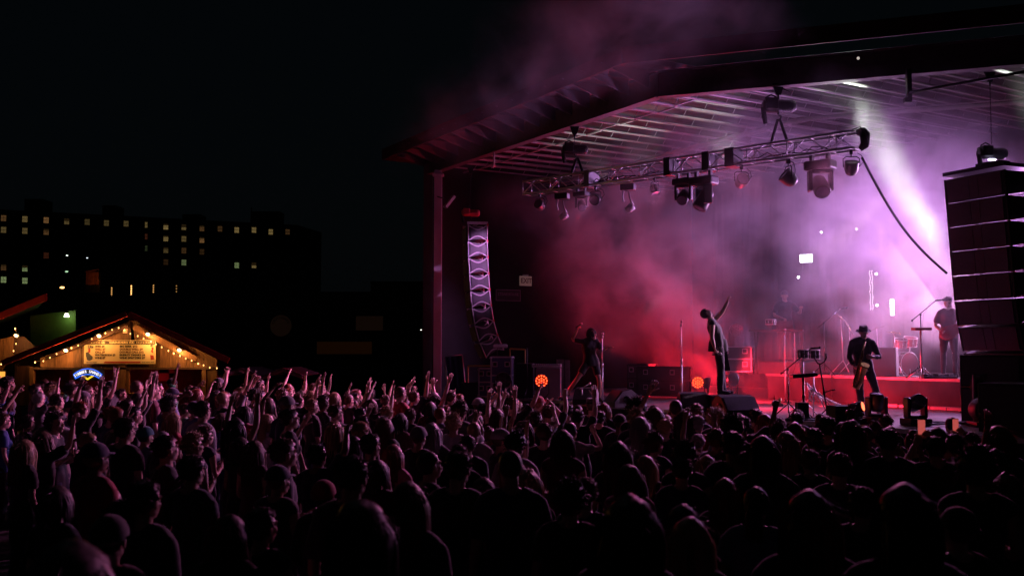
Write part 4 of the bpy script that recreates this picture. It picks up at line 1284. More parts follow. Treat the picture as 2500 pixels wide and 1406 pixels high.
for i in range(9):
    t = i / 8; c = Vector(pts[1]).lerp(Vector(pts[3]), t); m.cyl(c + Vector((.0, -.03, 0)), c + Vector((.0, -.055, 0)), 0.018, 8)
    m.cyl(c + Vector((.035, -.01, 0)), c + Vector((.035, -.01, .08)), 0.004, 4)
o = m.build('keys', M_brass, sx); o['kind'] = 'stuff'

# --- percussionist at the back and bass player half hidden by the near array
pp = floor_at(1916, 760, 25.6, RZ + 0.30)
m = MB(); m.bbox((0, 0, 0.15), (1.7, 1.1, 0.30), 0.01); o = m.build('small_riser', M_black, None, (pp.x + 0.1, pp.y, RZ), (0, 0, ST_ROT)); tag(o, 'small black step riser behind the percussion table', 'stage riser')
J = pose(hrot=(R(-5), 0, R(165)), shr=(-.18, 0, 1.40), elr=(-.30, -.08, 1.14), wrr=(-.14, -.30, 1.06), handr='grip', pnr=(0, 0, -1),
         shl=(.18, 0, 1.40), ell=(.34, -.10, 1.17), wrl=(.30, -.34, 1.30), handl='grip', pnl=(0, 0, -1), toer=(-.1, -.17, .03), toel=(.12, -.17, .03))
pm = make_person_meshes(J, False, 0.8)
o = assemble(pm, pp, 0.0, 1.04, SKINS[3], CLOTHS['black'], CLOTHS['charcoal'], HAIR['buzz'][0], HAIRS['brown'], CAP, CLOTHS['grey'])
tag(o, 'person in a cap and dark shirt playing behind the percussion table in the smoke', 'person')
pb = floor_at(2318, 900, 21.5, RZ)
J = pose(hrot=(R(-20), 0, R(150)), shr=(-.17, -.02, 1.40), elr=(-.26, -.05, 1.13), wrr=(-.12, -.22, 1.02), handr='grip', pnr=(0, 1, 0),
         shl=(.17, .02, 1.40), ell=(.32, -.1, 1.17), wrl=(.36, -.30, 1.28), handl='grip', pnl=(0, 1, 0), toer=(-.1, -.17, .03), toel=(.12, -.17, .03))
pm = make_person_meshes(J, False, 0.8, skinny=True)
o = assemble(pm, pb, -0.5, 1.0, SKINS[1], CLOTHS['maroon'], CLOTHS['black'], HAIR['short'][0], HAIRS['black'])
tag(o, 'person with a bass guitar on the riser, half hidden by the near speaker array', 'person')
gt = empty('bass_guitar', pb + Vector((-0.02, -0.28, 1.02)), -0.5, (0, R(-28), -0.5)); tag(gt, 'bass guitar held across the waist by the player beside the near speaker array', 'guitar')
m = MB(); m.ball((-.1, 0, 0), (.2, .028, .15), 16, 8); m.ball((.05, 0, 0.0), (.14, .026, .11), 14, 8); m.build('body', mat('red_lacquer', (0.3, 0.02, 0.03), 0.2), gt)
m = MB(); m.bar((.15, -.01, 0), (.85, -.01, 0), .05, .022); m.bbox((.9, -.01, 0), (.16, .02, .08), .01); m.build('neck', mat('maple', (0.3, 0.16, 0.07), 0.4), gt)

# ------------------------------------------------------------------ stands, drums, cases
def base_tripod(m, c, r=0.32, h=0.28, rot=0.0):
    c = Vector(c)
    for k in range(3):
        a = rot + k * 2.094
        m.cyl(c + Vector((0, 0, h)), c + Vector((r * math.cos(a), r * math.sin(a), 0.012)), 0.011, 6)
        m.ball(c + Vector((r * math.cos(a), r * math.sin(a), 0.014)), 0.018, 6, 5)
def straight_stand(u, v, D, z, H, label, mtl=None, mic=True):
    p = floor_at(u, v, D, z); o = empty('microphone_stand', p); tag(o, label, 'microphone stand')
    m = MB(); m.lathe([(0.0, 0.0), (0.14, 0.0), (0.145, 0.012), (0.13, 0.022), (0.03, 0.035), (0.018, 0.08), (0.0, 0.08)], (0, 0, 0), 20); m.build('base', M_blackm, o)
    m = MB(); m.cyl((0, 0, 0.03), (0, 0, H * 0.55), 0.0165, 10); m.cyl((0, 0, H * 0.52), (0, 0, H * 0.58), 0.024, 10); m.cyl((0, 0, H * 0.55), (0, 0, H - 0.08), 0.0125, 10); m.build('pole', mtl or M_chrome, o)
    if mic:
        m = MB(); m.cyl((0, 0, H - 0.1), (0.01, 0, H - 0.02), 0.022, 8); m.ball((0.012, 0, H + 0.02), 0.032, 10, 8); m.build('microphone_clip', M_steel, o)
    return o
straight_stand(1471, 972, 23.5, DECK_Z, 1.62, 'straight chrome microphone stand gripped by the dancer')
straight_stand(1665, 1000, 21.6, DECK_Z, 1.86, 'straight chrome microphone stand standing free left of the singer')
straight_stand(1918, 975, 23.9, DECK_Z, 1.72, 'tall chrome stand just left of the boom microphone')
straight_stand(1942, 985, 25.0, RZ, 1.1, 'slim stand on the riser in front of the percussion table', mic=False)
def boom_stand(u, v, D, z, H, p_lo, p_hi, label, rot=0.3, mtl=None):
    p = floor_at(u, v, D, z); o = empty('boom_stand', p); tag(o, label, 'microphone stand')
    m = MB(); base_tripod(m, (0, 0, 0), rot=rot); m.build('tripod', M_blackm, o)
    m = MB(); m.cyl((0, 0, 0.1), (0, 0, H), 0.013, 8); m.cyl((0, 0, H * 0.5), (0, 0, H * 0.5 + 0.06), 0.02, 8); m.ball((0, 0, H), 0.026, 8, 6); m.build('pole', mtl or M_blackm, o)
    a, b_ = Vector(p_lo), Vector(p_hi)
    m = MB(); m.cyl(a, b_, 0.010, 8); m.cyl(a, a.lerp(b_, 0.06), 0.018, 8); m.build('boom', mtl or M_blackm, o)
    d = (b_ - a).normalized(); e = Vector((1, 0, 0.1)).normalized()
    m = MB(); m.cyl(b_ - e * 0.02, b_ + e * 0.13, 0.014, 8, r1=0.02); m.ball(b_ + e * 0.15, 0.026, 8, 6); m.build('microphone', M_blackm, o)
    m = MB(); m.tube([b_, b_.lerp(a, 0.2) + Vector((-.03, 0, .02)), b_.lerp(a, 0.35) - Vector((.06, 0, .12)), b_.lerp(a, 0.5) - Vector((0, 0, .04)), (0, 0, H * 0.6), (0.01, 0, 0.1)], 0.004, 4); m.build('lead', M_black, o)
k = 18.6 / FPX
boom_stand(1925, 990, 18.6, DECK_Z, 0.90, (-0.14, 0, 0.82), (0.44, -0.02, 1.30), 'black boom microphone stand angled up over the small keyboard')
boom_stand(2013, 900, 24.0, RZ, 1.25, (-0.16, 0, 1.12), (0.42, 0, 1.6), 'hazy boom microphone stand behind the saxophonist on the riser', 1.0)
boom_stand(2251, 925, 21.3, RZ, 1.36, (-0.20, 0, 1.22), (0.34, 0, 1.66), 'boom microphone stand beside the red lit drum pad on the riser', 0.5)
# small keyboard on a post stand
p = floor_at(1962, 1000, 18.4, DECK_Z); o = empty('keyboard_stand', p); tag(o, 'small sampler keyboard on a single post stand before the drums', 'keyboard')
m = MB(); m.bbox((0, 0, 0.80), (0.46, 0.30, 0.065), 0.012, Matrix.Rotation(-0.08, 3, 'Y')); m.build('keyboard', M_blackm, o)
m = MB()
for i in range(8): m.box((-0.19 + i * 0.054, -0.09, 0.837 + 0.08 * (-0.19 + i * 0.054)), (0.045, 0.09, 0.008))
m.build('pads', mat('grey_pads', (0.3, 0.3, 0.32), 0.5), o)['kind'] = 'stuff'
m = MB(); m.cyl((0, 0, 0.02), (0, 0, 0.77), 0.022, 10); m.cyl((0, 0, 0.38), (0, 0, 0.46), 0.03, 10); m.build('post', M_blackm, o)
m = MB(); base_tripod(m, (0, 0, 0), 0.3, 0.2, 0.9); m.build('tripod', M_blackm, o)
p = floor_at(1958, 1003, 18.2, DECK_Z); m = MB(); m.bbox((0, 0, 0.16), (0.20, 0.2, 0.32), 0.01); o = m.build('small_case', M_black, None, p); tag(o, 'small black case standing on the stage under the sampler keyboard', 'case')

def drum(loc, r, h, col, label, tilt=0.0, stand=True, zfloor=None, lugs=8, yaw=0.0):
    o = empty('drum', loc, 0, (tilt, 0, yaw)); tag(o, label, 'drum')
    m = MB(); m.lathe([(r * 0.0, -h / 2), (r, -h / 2), (r, h / 2), (0, h / 2 - 0.004)], (0, 0, 0), 24, smooth=False); sh = m.build('shell', col, o)
    for zz in (-h / 2, h / 2):
        m = MB(); m.tube([((r + .006) * math.cos(a * .3927), (r + .006) * math.sin(a * .3927), zz) for a in range(17)], 0.009, 6, cap=False); m.build('hoop', M_chrome, o)
    m = MB()
    for i in range(lugs):
        a = 2 * math.pi * i / lugs; c = Vector(((r + .012) * math.cos(a), (r + .012) * math.sin(a), 0)); m.cyl(c + Vector((0, 0, -h / 2)), c + Vector((0, 0, h / 2)), 0.005, 5); m.ball(c, (.012, .012, .02), 6, 5)
    m.build('lugs', M_chrome, o)['kind'] = 'stuff'
    if stand and zfloor is not None:
        m = MB(); zz = zfloor - loc.z
        m.cyl((0, 0, -h / 2), (0, 0, zz + 0.25), 0.014, 8)
        base_tripod(m, (0, 0, zz), 0.3, 0.3, 0.4); m.build('stand', M_chrome, o)
    return o
red_lit_shell = mat('red_lit_drum_shell', (0.25, 0.02, 0.03), 0.2, spec=0.8)  # red stage light put into the shell colour
dark_shell = mat('dark_drum_shell', (0.04, 0.03, 0.035), 0.2, spec=0.8)
q = P(1960, 864, 19.6); drum(q, 0.10, 0.17, dark_shell, 'left one of the pair of small chrome hooped drums over the sampler keyboard', 0, True, DECK_Z)
q = P(1986, 865, 19.9); drum(q, 0.115, 0.17, dark_shell, 'right one of the pair of small chrome hooped drums over the sampler keyboard', 0, False)
# chrome pedal rack and hardware cluster
p = floor_at(1985, 985, 19.3, DECK_Z); o = empty('hardware_rack', p); tag(o, 'tangle of chrome drum hardware on tilted legs under the small drums', 'drum hardware')
rc = random.Random(5)
for i in range(9):
    m = MB(); x = -0.15 + 0.045 * i; y = 0.05 * rc.uniform(-1, 1)
    m.cyl((x * 0.8, y, 0.62 - 0.03 * i), (x + 0.12 + 0.03 * i, y, 0.28 - 0.01 * i), 0.012, 6); m.ball((x * 0.8, y, 0.62 - 0.03 * i), (0.03, .03, .02), 8, 6); m.build('chrome_arm', M_chrome, o)
m = MB(); m.cyl((0, 0, 0.6), (0.30, 0.05, 0.02), 0.014, 6); m.build('leg', M_chrome, o)
m = MB(); m.cyl((0.02, 0, 0.55), (-0.2, 0.1, 0.02), 0.014, 6); m.build('leg', M_chrome, o)
m = MB(); m.cyl((0.0, 0, 0.0), (0.02, 0.0, 0.86), 0.014, 6); m.build('post', M_chrome, o)
m = MB(); m.cyl((0.16, -.06, 0.02), (0.42, -.1, 0.02), 0.02, 6); m.build('pedal', M_steel, o)
# instrument stand with a forked yoke
p = floor_at(2022, 1010, 18.2, DECK_Z); o = empty('horn_stand', p, 0, (0, R(-8), 0)); tag(o, 'leaning black horn stand with an open forked top', 'instrument stand')
m = MB(); m.cyl((0, 0, 0.02), (0, 0, 1.02), 0.016, 8); m.cyl((0, 0, 0.45), (0, 0, 0.6), 0.022, 8); m.build('post', M_blackm, o)
m = MB(); m.tube([(-0.05, 0, 1.22), (-0.07, 0, 1.13), (-0.03, 0, 1.04), (0.02, 0, 1.02), (0.09, 0, 1.05), (0.14, 0, 1.12), (0.145, 0, 1.20)], 0.015, 8); m.build('fork', M_blackm, o)
m = MB(); m.cyl((0, 0, 0.5), (0.13, -0.02, 0.53), 0.011, 6); m.cyl((0.13, -0.02, 0.53), (0.2, -.02, 0.53), 0.018, 6); m.build('peg', M_blackm, o)
m = MB(); base_tripod(m, (0, 0, 0), 0.28, 0.2, 0.2); m.build('tripod', M_blackm, o)
# cymbals
def cymbal(u, v, D, r, rot, label, zf=RZ):
    p = P(u, v, D); o = empty('cymbal_stand', p); tag(o, label, 'cymbal')
    m = MB(); m.lathe([(0.0, 0.035), (0.03, 0.028), (0.045, 0.016), (r * 0.6, 0.008), (r, -0.006), (r * 0.6, 0.004), (0.0, 0.01)], (0, 0, 0), 28, rot=Euler(rot).to_matrix()); m.build('cymbal', mat('cymbal_bronze', (0.6, 0.42, 0.2), 0.18, 1.0), o)
    m = MB(); zz = zf - p.z; m.cyl((0, 0, 0), (0.05, 0.02, zz + 0.3), 0.011, 8); base_tripod(m, (0.05, 0.02, zz), 0.3, 0.35, 0.7); m.build('stand', M_chrome, o)
cymbal(2052, 775, 24.3, 0.2, (0.3, 0.6, 0), 'upper tilted cymbal glinting behind the saxophonist')
cymbal(2072, 798, 24.0, 0.24, (0.5, 1.0, 0.2), 'steeply tipped bright cymbal just above the saxophonist hat')
cymbal(2182, 812, 23.6, 0.18, (0.1, 0.1, 0), 'flat hi-hat cymbal on the riser right of the saxophonist')
cymbal(2140, 802, 24.6, 0.2, (-0.2, -0.3, 0), 'small cymbal in the smoke right of the saxophonist hat')
for (u, v, r, lab) in ((2198, 838, 0.14, 'red lit tom drum left of its pair on the riser'), (2222, 834, 0.15, 'red lit tom drum right of its pair on the riser'), (2165, 872, 0.17, 'snare drum half hidden by the dark amplifier')):
    drum(P(u, v, 23.8), r, 0.2, red_lit_shell, lab, 0.25, True, RZ)
q = P(2205, 893, 24.0); q.z = RZ + 0.27; drum(q, 0.27, 0.42, red_lit_shell, 'bass drum lying on the riser among the chrome stands', R(90), False, yaw=0.4)
o = boom = empty('pad_stand', floor_at(2250, 925, 21.2, RZ)); tag(o, 'round post stand carrying a flat pad lit red', 'drum pad')
m = MB(); m.cyl((0, 0, 0.05), (0, 0, 1.02), 0.018, 8); base_tripod(m, (0, 0, 0), 0.34, 0.22, 0.1); m.build('stand', M_chrome, o)
m = MB(); m.bbox((0.02, 0, 1.05), (0.36, 0.24, 0.06), 0.015); m.build('pad', mat('pad_red_rubber', (0.3, 0.03, 0.04), 0.5), o)
# drum stool, pedal board
o = empty('pedal_board', floor_at(2290, 922, 21.0, RZ)); tag(o, 'row of small effect pedals on a black board on the riser edge', 'pedal board')
m = MB(); m.bbox((0, 0, 0.03), (0.7, 0.26, 0.05), 0.01); m.build('board', M_black, o)
for i in range(6): m = MB(); m.bbox((-0.28 + 0.11 * i, 0, 0.08), (0.08, 0.13, 0.045), 0.008); m.build('pedal', M_steel if i % 2 else M_blackm, o)
p = floor_at(2185, 925, 22.2, RZ); m = MB(); m.tube([p + Vector((-.3, 0, .01)), p + Vector((-.1, -.05, .012)), p + Vector((.2, .05, .01)), p + Vector((.5, 0, .01))], 0.012, 5); o = m.build('cable', M_black); tag(o, 'loose cable lying on the riser edge', 'cable')

o = empty('cable_ramp', S(2.9, 4.75, DECK_Z), ST_ROT); tag(o, 'long pale perforated strip lying on the floor along the riser foot', 'floor strip')
for i in range(9): m = MB(); m.bbox((-1.6 + i * .4, 0, .045), (.385, .12, .08), .012); m.build('section', M_steel, o)
for j_, (a_, l_) in enumerate(((0.2, 'thin cable draped down the riser face right of the tall chrome stand'), (3.6, 'thin cable draped down the riser face near the effect pedals'))):
    q = S(a_, 5.02, 0); m = MB(); m.tube([q + Vector((0, 0, RZ + .02)) + M2 * .3, q + Vector((0, 0, RZ + .015)), q - M2 * .03 + Vector((0, 0, RZ - .3)), q - M2 * .05 + E2 * .05 + Vector((0, 0, DECK_Z + .03)), q - M2 * .6 + E2 * .4 + Vector((0, 0, DECK_Z + .015))], .011, 5); o = m.build('cable', M_black); tag(o, l_, 'cable')
# amplifier cabinets and flight cases
M_casefoil = mat('case_blue_laminate', (0.035, 0.04, 0.16), 0.35, noise=0.2, nscale=4)
M_caseblk = mat('case_black_laminate', (0.03, 0.028, 0.033), 0.7, noise=0.2, nscale=4)
def flight_case(loc, size, yaw, label, col, latches=True, edge=None):
    o = empty('flight_case', loc, yaw); tag(o, label, 'flight case')
    w, d, h = size; e = edge or M_steel
    m = MB(); m.box((0, 0, h / 2 + 0.06), (w - 0.02, d - 0.02, h - 0.02)); m.build('panel_box', col, o)
    for sx in (-1, 1):
        for sy in (-1, 1):
            m = MB(); m.box((sx * (w / 2 - 0.005), sy * (d / 2 - 0.005), h / 2 + 0.06), (0.036, 0.036, h)); m.build('edge_strip', e, o)
            m = MB(); m.cyl((sx * (w / 2 - 0.1) - 0.02, sy * (d / 2 - 0.08), 0.035), (sx * (w / 2 - 0.1) + 0.02, sy * (d / 2 - 0.08), 0.035), 0.035, 10); m.build('caster', M_black, o)
            for zz in (0.085, h + 0.035):
                m = MB(); m.ball((sx * (w / 2), sy * (d / 2), zz), 0.034, 8, 6); m.build('ball_corner', e, o)
    for sy in (-1, 1):
        for zz in (0.065, h + 0.055, h * 0.6):
            m = MB(); m.bar((-w / 2, sy * (d / 2), zz), (w / 2, sy * (d / 2), zz), 0.016, 0.034); m.build('edge_strip', e, o)
    for sx in (-1, 1):
        for zz in (0.065, h + 0.055, h * 0.6):
            m = MB(); m.bar((sx * w / 2, -d / 2, zz), (sx * w / 2, d / 2, zz), 0.016, 0.034); m.build('edge_strip', e, o)
    if latches:
        for sx in (-1, 1):
            for zz in (h * 0.3, h * 0.82):
                m = MB(); x = sx * w * 0.3; y = -d / 2 - 0.014
                m.box((x, y, zz + 0.06), (0.13, 0.008, 0.13)); pl_ = m.build('latch_plate', M_steel, o)
                m = MB(); m.box((x, y - 0.007, zz + 0.06), (0.09, 0.006, 0.09)); m.build('latch', M_blackm, pl_)
    return o
p = floor_at(1806, 903, 24.9, RZ); flight_case(p + Vector((0, .3, 0)), (0.78, 0.55, 0.62), -0.35, 'black flight case with steel corners on the riser behind the singer', M_caseblk)
p = floor_at(1620, 940, 26.4, DECK_Z); flight_case(p, (1.25, 0.6, 0.75), -0.55, 'long dark road case at the back of the stage between the two lamps', M_caseblk, edge=M_blackm)
p = floor_at(1568, 940, 27.6, DECK_Z); flight_case(p, (0.6, 0.6, 0.8), -0.55, 'small dark road case beside the long one at the back', M_caseblk, edge=M_blackm)
p = floor_at(1226, 950, 25.6, DECK_Z); flight_case(p, (0.52, 0.5, 1.02), -0.1, 'upright blue flight case with pink lit edges below the far speaker array', M_casefoil)
p = floor_at(1187, 955, 25.9, DECK_Z); flight_case(p, (0.34, 0.4, 0.72), -0.1, 'narrow blue flight case pushed against the taller one', M_casefoil)
p = floor_at(1152, 960, 26.6, DECK_Z - 0.3); flight_case(p, (0.5, 0.5, 0.62), 0.1, 'low black case at the far corner of the stage', M_caseblk, False, M_blackm)
# leaning blue banner frame at far left
o = empty('leaning_frame', floor_at(1118, 960, 27.2, DECK_Z - 0.5), 0.2, (0.0, R(-6), 0.2)); tag(o, 'leaning metal frame with a dark blue cloth left of the cases', 'frame')
m = MB()
for a, b_ in (((-.2, 0, 0), (-.2, 0, 1.6)), ((.28, 0, 0), (.28, 0, 1.6)), ((-.2, 0, 1.6), (.28, 0, 1.6)), ((-.2, 0, .1), (.28, 0, .1))): m.cyl(a, b_, 0.018, 6)
m.build('frame_tube', M_steel, o)
m = MB(); vs = []
for i in range(13):
    for z in (0.12, 1.58): vs.append((-.19 + .46 * i / 12, 0.02 * math.sin(i * 1.7), z))
m.add(vs, [(2 * i, 2 * i + 1, 2 * i + 3, 2 * i + 2) for i in range(12)], 0, True); m.build('cloth', CLOTHS['navy'], o)
# monitor desk with white top beside the dancer
p = floor_at(1335, 960, 25.4, DECK_Z); o = empty('monitor_desk', p, -0.1); tag(o, 'grey cabinet with a pale keyboard on top beside the red lamp', 'desk')
m = MB(); m.bbox((0.05, 0, 0.40), (0.62, 0.55, 0.80), 0.01); m.build('cabinet', mat('grey_cabinet', (0.24, 0.21, 0.23), 0.6, noise=0.1), o)
m = MB(); m.bbox((0.0, 0, 0.86), (0.74, 0.36, 0.085), 0.012); m.build('keyboard', mat('pale_plastic', (0.6, 0.56, 0.58), 0.4), o)
m = MB()
for i in range(12): m.box((-.28 + .05 * i, -.16, .89), (.028, .05, .03))
m.build('keys', M_blackm, o)['kind'] = 'stuff'
m = MB(); m.tube([(-.1, -.2, .84), (-.2, -.29, .6), (-.22, -.3, .3), (-.25, -.3, 0)], .008, 5); m.build('cable', M_black, o)
p = floor_at(1283, 960, 26.4, DECK_Z); m = MB(); m.bbox((0, 0, 0.45), (0.45, 0.5, 0.9), 0.01); o = m.build('amplifier_rack', M_black, None, p, (0, 0, -0.1)); tag(o, 'tall black amplifier rack between the blue case and the desk', 'amplifier')
p = floor_at(1377, 960, 27.0, DECK_Z); m = MB(); m.bbox((-.1, 0, 0.5), (0.2, 0.12, 1.0), 0.01); m.bbox((.09, 0, 0.5), (0.14, 0.12, 0.96), 0.01); o = m.build('column_speaker', mat('dusty_grille', (0.12, 0.09, 0.09), 0.6, noise=0.5, nscale=60), None, p); o['kind'] = 'thing'; tag(o, 'pair of slim column speakers behind the dancer', 'speaker')
# yellow barrier rails and lamp stand near the far array
m = MB(); a, b_ = P(1245, 851, 26.2), P(1282, 853, 26.2); m.bar(a, b_, 0.05, 0.04); m.cyl((a.x, a.y, DECK_Z), a, 0.02, 6); m.cyl((b_.x, b_.y, DECK_Z), b_, 0.02, 6); o = m.build('yellow_rail', mat('yellow_paint', (0.5, 0.3, 0.05), 0.5)); tag(o, 'yellow rail behind the tall blue flight case', 'rail')
m = MB(); a, b_ = P(1143, 893, 26.6), P(1200, 893, 26.6); m.bar(a, b_, 0.05, 0.04); m.cyl((a.x, a.y, DECK_Z - .3), a, 0.02, 6); m.cyl((b_.x, b_.y, DECK_Z - .3), b_, 0.02, 6); o = m.build('yellow_rail', mat('yellow_paint', (0.5, 0.3, 0.05), 0.5)); tag(o, 'long low yellow rail left of the narrow blue case', 'rail')
p = floor_at(1287, 850, 25.9, DECK_Z); o = empty('lamp_stand', p); tag(o, 'thin stand with a small lamp arm behind the desk', 'stand')
m = MB(); m.cyl((0, 0, 0), (0, 0, 1.32), 0.012, 6); base_tripod(m, (0, 0, 0), 0.3, 0.25, 0.2); m.build('pole', M_blackm, o)
m = MB(); m.tube([(0, 0, 1.3), (.05, 0, 1.36), (.1, 0, 1.32)], 0.01, 6); m.build('arm', M_blackm, o)
p = P(1222, 845, 25.6)
o = empty('mixer', (p.x, p.y - 0.05, p.z)); tag(o, 'small mixer with white knobs on top of the tall blue case', 'mixer')
m = MB(); m.bbox((0, 0, 0.0), (0.36, 0.3, 0.05), 0.01, Matrix.Rotation(0.1, 3, 'X')); m.build('body', mat('pale_plastic', (0.6, 0.56, 0.58), 0.4), o)
m = MB()
for i in range(9): m.cyl((-.14 + .035 * i, -.08, .02), (-.14 + .035 * i, -.09, .06), 0.01, 6)
m.build('knobs', M_steel, o)['kind'] = 'stuff'
m = MB(); m.cyl((-.08, 0, -.9), (-.08, 0, 0), 0.008, 5); m.build('cable', M_black, o)
# percussion table
p = floor_at(1905, 830, 24.9, RZ); o = empty('percussion_table', p, ST_ROT + 0.7); tag(o, 'dark covered percussion table in the smoke before the player in the cap', 'table')
m = MB(); m.bbox((-.1, 0, 1.08), (1.3, 0.5, 0.05), 0.01); m.build('tabletop', M_black, o)
for sx in (-.65, .45):
    m = MB(); m.bar((sx, -.15, 0), (sx + .1, .15, 1.05), .03, .03); m.build('leg', M_blackm, o)
    m = MB(); m.bar((sx + .1, -.15, 0), (sx, .15, 1.05), .03, .03); m.build('leg', M_blackm, o)
drum(P(1882, 786, 24.7) , 0.12, 0.12, dark_shell, 'small drum on the left end of the percussion table', 0, False)
q = P(1985, 775, 24.6); boom = None
p = floor_at(2163, 925, 22.4, RZ); m = MB(); m.bbox((0, 0, 0.33), (0.5, 0.42, 0.66), 0.015); o = m.build('amplifier', M_caseblk, None, p, (0, 0, -0.5)); tag(o, 'dark square amplifier on the riser with one bright edge, right of the saxophonist', 'amplifier')
# ------------------------------------------------------------------ floor lights, monitors, practical lamps on stage
def led_par(u, v, D, lit, label, yaw=0.0, tilt=0.15, r=0.15):
    p = P(u, v, D); o = empty('led_par', p, yaw, (tilt, 0, yaw)); tag(o, label, 'stage light')
    m = MB(); m.lathe([(0.0, 0.16), (0.08, 0.15), (r * 0.95, 0.08), (r, 0.0), (r * 1.02, -0.03), (r * 0.97, -0.03), (r * 0.96, -0.01), (0, -0.01)], (0, 0, 0), 24, rot=Matrix.Rotation(R(-90), 3, 'X')); 
    m.build('housing', M_lampb, o)
    lm = MB(); lm.lathe([(0.0, -0.012), (0.015, -0.008), (0.020, 0.004)], (0, 0, 0), 8, rot=Matrix.Rotation(R(90), 3, 'X'))
    core = emat('led_core_orange', (1.0, 0.055, 0.015), 5.5) if lit else mat('led_core_off', (0.08, 0.07, 0.08), 0.15)
    lme = lm.mesh('led', core)
    for ring, cnt in ((0.0, 1), (0.058, 6), (0.118, 12)):
        for i in range(cnt):
            a = 2 * math.pi * i / cnt + ring * 9
            link('led', lme, o, (ring * math.cos(a) * r / .15, -0.022, ring * math.sin(a) * r / .15))
    dz = (DECK_Z - p.z)
    for k_, sx in ((0, -1), (1, 1)):
        m = MB(); m.tube([(sx * (r + .015), 0, 0), (sx * (r + .02), -.02, dz * 0.6), (sx * .05, 0.02, dz + 0.03)], 0.012, 6); m.build('bracket', M_blackm, o)
    if lit: light('led_glow', 'SPOT', p + Vector((0, -0.08, 0)), p + Vector((math.sin(yaw) * 1, -3, 0.3)), 130, RED, 0.12, 150, 0.9)
    return o
led_par(1322, 929, 24.6, True, 'glowing red many lensed lamp in front of the grey desk', 0.0, r=0.165)
led_par(1703, 933, 24.6, True, 'glowing red many lensed lamp left of the singer', 0.0, r=0.15)
led_par(1228, 928, 24.4, False, 'unlit many lensed lamp in front of the tall blue case', 0.05, r=0.2)
led_par(1792, 926, 23.6, False, 'red edged lamp turned away behind the singer', 1.9, r=0.16)
led_par(1730, 935, 24.9, False, 'side on lamp just behind the legs of the singer', 1.3, r=0.15)
led_par(1797, 805, 27.5, False, 'dim round lamp high at the back above the flight case', 0.1, r=0.18)

def wedge(u, v, D, label, w=0.6, yaw=0.0, face=M_black, logo=False):
    p = floor_at(u, v, D, DECK_Z); o = empty('wedge_monitor', p, yaw); tag(o, label, 'monitor speaker')
    prof = [(-0.28, 0.0), (0.30, 0.0), (0.30, 0.12), (0.10, 0.36), (-0.10, 0.40), (-0.28, 0.26)]
    m = MB(); m.prism([(-w / 2, y, z + 0.002) for y, z in prof], (w, 0, 0)); m.build('cabinet', M_black, o)
    m = MB(); m.prism([(-w / 2 + 0.02, -y * -1, z) for y, z in ((0.302, 0.125), (0.104, 0.362), (0.112, 0.372), (0.312, 0.133))], (w - 0.04, 0, 0)); m.build('grille', M_grille, o)
    for sx in (-1, 1):
        m = MB(); m.prism([(sx * (w / 2 + 0.003), y * 0.97, z * 0.96 + 0.008) for y, z in prof], (sx * 0.01, 0, 0)); m.build('side_plate', face, o)
        m = MB(); m.lathe([(0.075, 0), (0.08, 0.012), (0.06, 0.006), (0.0, 0.004)], (sx * (w / 2 + 0.013), 0.02, 0.18), 18, rot=Matrix.Rotation(R(90) * sx, 3, 'Y')); m.build('port_handle', M_blackm, o)
    return o
M_pale = mat('pale_side_plate', (0.50, 0.48, 0.52), 0.5, noise=0.1)
wedge(1518, 992, 22.3, 'monitor wedge with a pale side and round handle between dancer and free stand', 0.6, ST_ROT + R(180) - 0.25, M_pale)
wedge(1692, 1006, 20.6, 'low black monitor wedge left of the singer box', 0.55, R(180))
wedge(1796, 1008, 19.3, 'large black monitor wedge right in front of the singer', 0.7, R(180) + 0.3)
wedge(1430, 978, 23.2, 'small black monitor wedge near the dancer foot', 0.45, R(160), M_pale)

def floor_head(u, v, D, label, tilt, pan, glow=False, s=1.0, lens_mat=None):
    p = floor_at(u, v, D, DECK_Z); o = empty('moving_head', p, pan); tag(o, label, 'stage light', 'moving heads on the stage edge')
    m = MB(); m.bbox((0, 0, 0.06), (0.42, 0.34, 0.12), 0.02); m.build('base', M_lampb, o)
    m = MB(); m.bbox((0, 0, 0.145), (0.3, 0.16, 0.05), 0.015)
    for sx in (-1, 1): m.bbox((sx * 0.17, 0, 0.30), (0.06, 0.16, 0.36), 0.025)
    m.build('yoke', M_lampb, o)
    hr = Matrix.Rotation(tilt, 3, 'X')
    m = MB(); m.lathe([(0.0, -0.17), (0.08, -0.17), (0.125, -0.12), (0.135, 0.0), (0.13, 0.13), (0.112, 0.16)], (0, 0, 0.38), 20, rot=hr); h = m.build('lamp_head', M_lampb, o)
    m = MB(); m.lathe([(0.112, 0.155), (0.05, 0.17), (0.0, 0.172)], (0, 0, 0.38), 18, rot=hr); m.build('lens', lens_mat or M_lens, h)
    o.scale = (s,) * 3
    return o
floor_head(2140, 1033, 17.5, 'black moving head on the stage edge in front of the saxophonist legs', 0.15, 0.2, s=0.95)
floor_head(2236, 1040, 17.0, 'black moving head on the stage edge, open yoke, right of its twin', 1.2, 0.25, s=0.98)
floor_head(2092, 1030, 17.4, 'moving head with a red orange lens lying level beside the black monitor box', 1.35, 0.9, s=0.72, lens_mat=emat('orange_lens', (1.0, 0.12, 0.05), 4))
p = floor_at(2055, 1028, 17.6, DECK_Z); m = MB(); m.bbox((0, 0, 0.15), (0.42, 0.36, 0.30), 0.02); o = m.build('monitor_box', M_black, None, p, (0, 0, 0.2)); tag(o, 'square black monitor box on the stage edge left of the red lens lamp', 'monitor speaker')
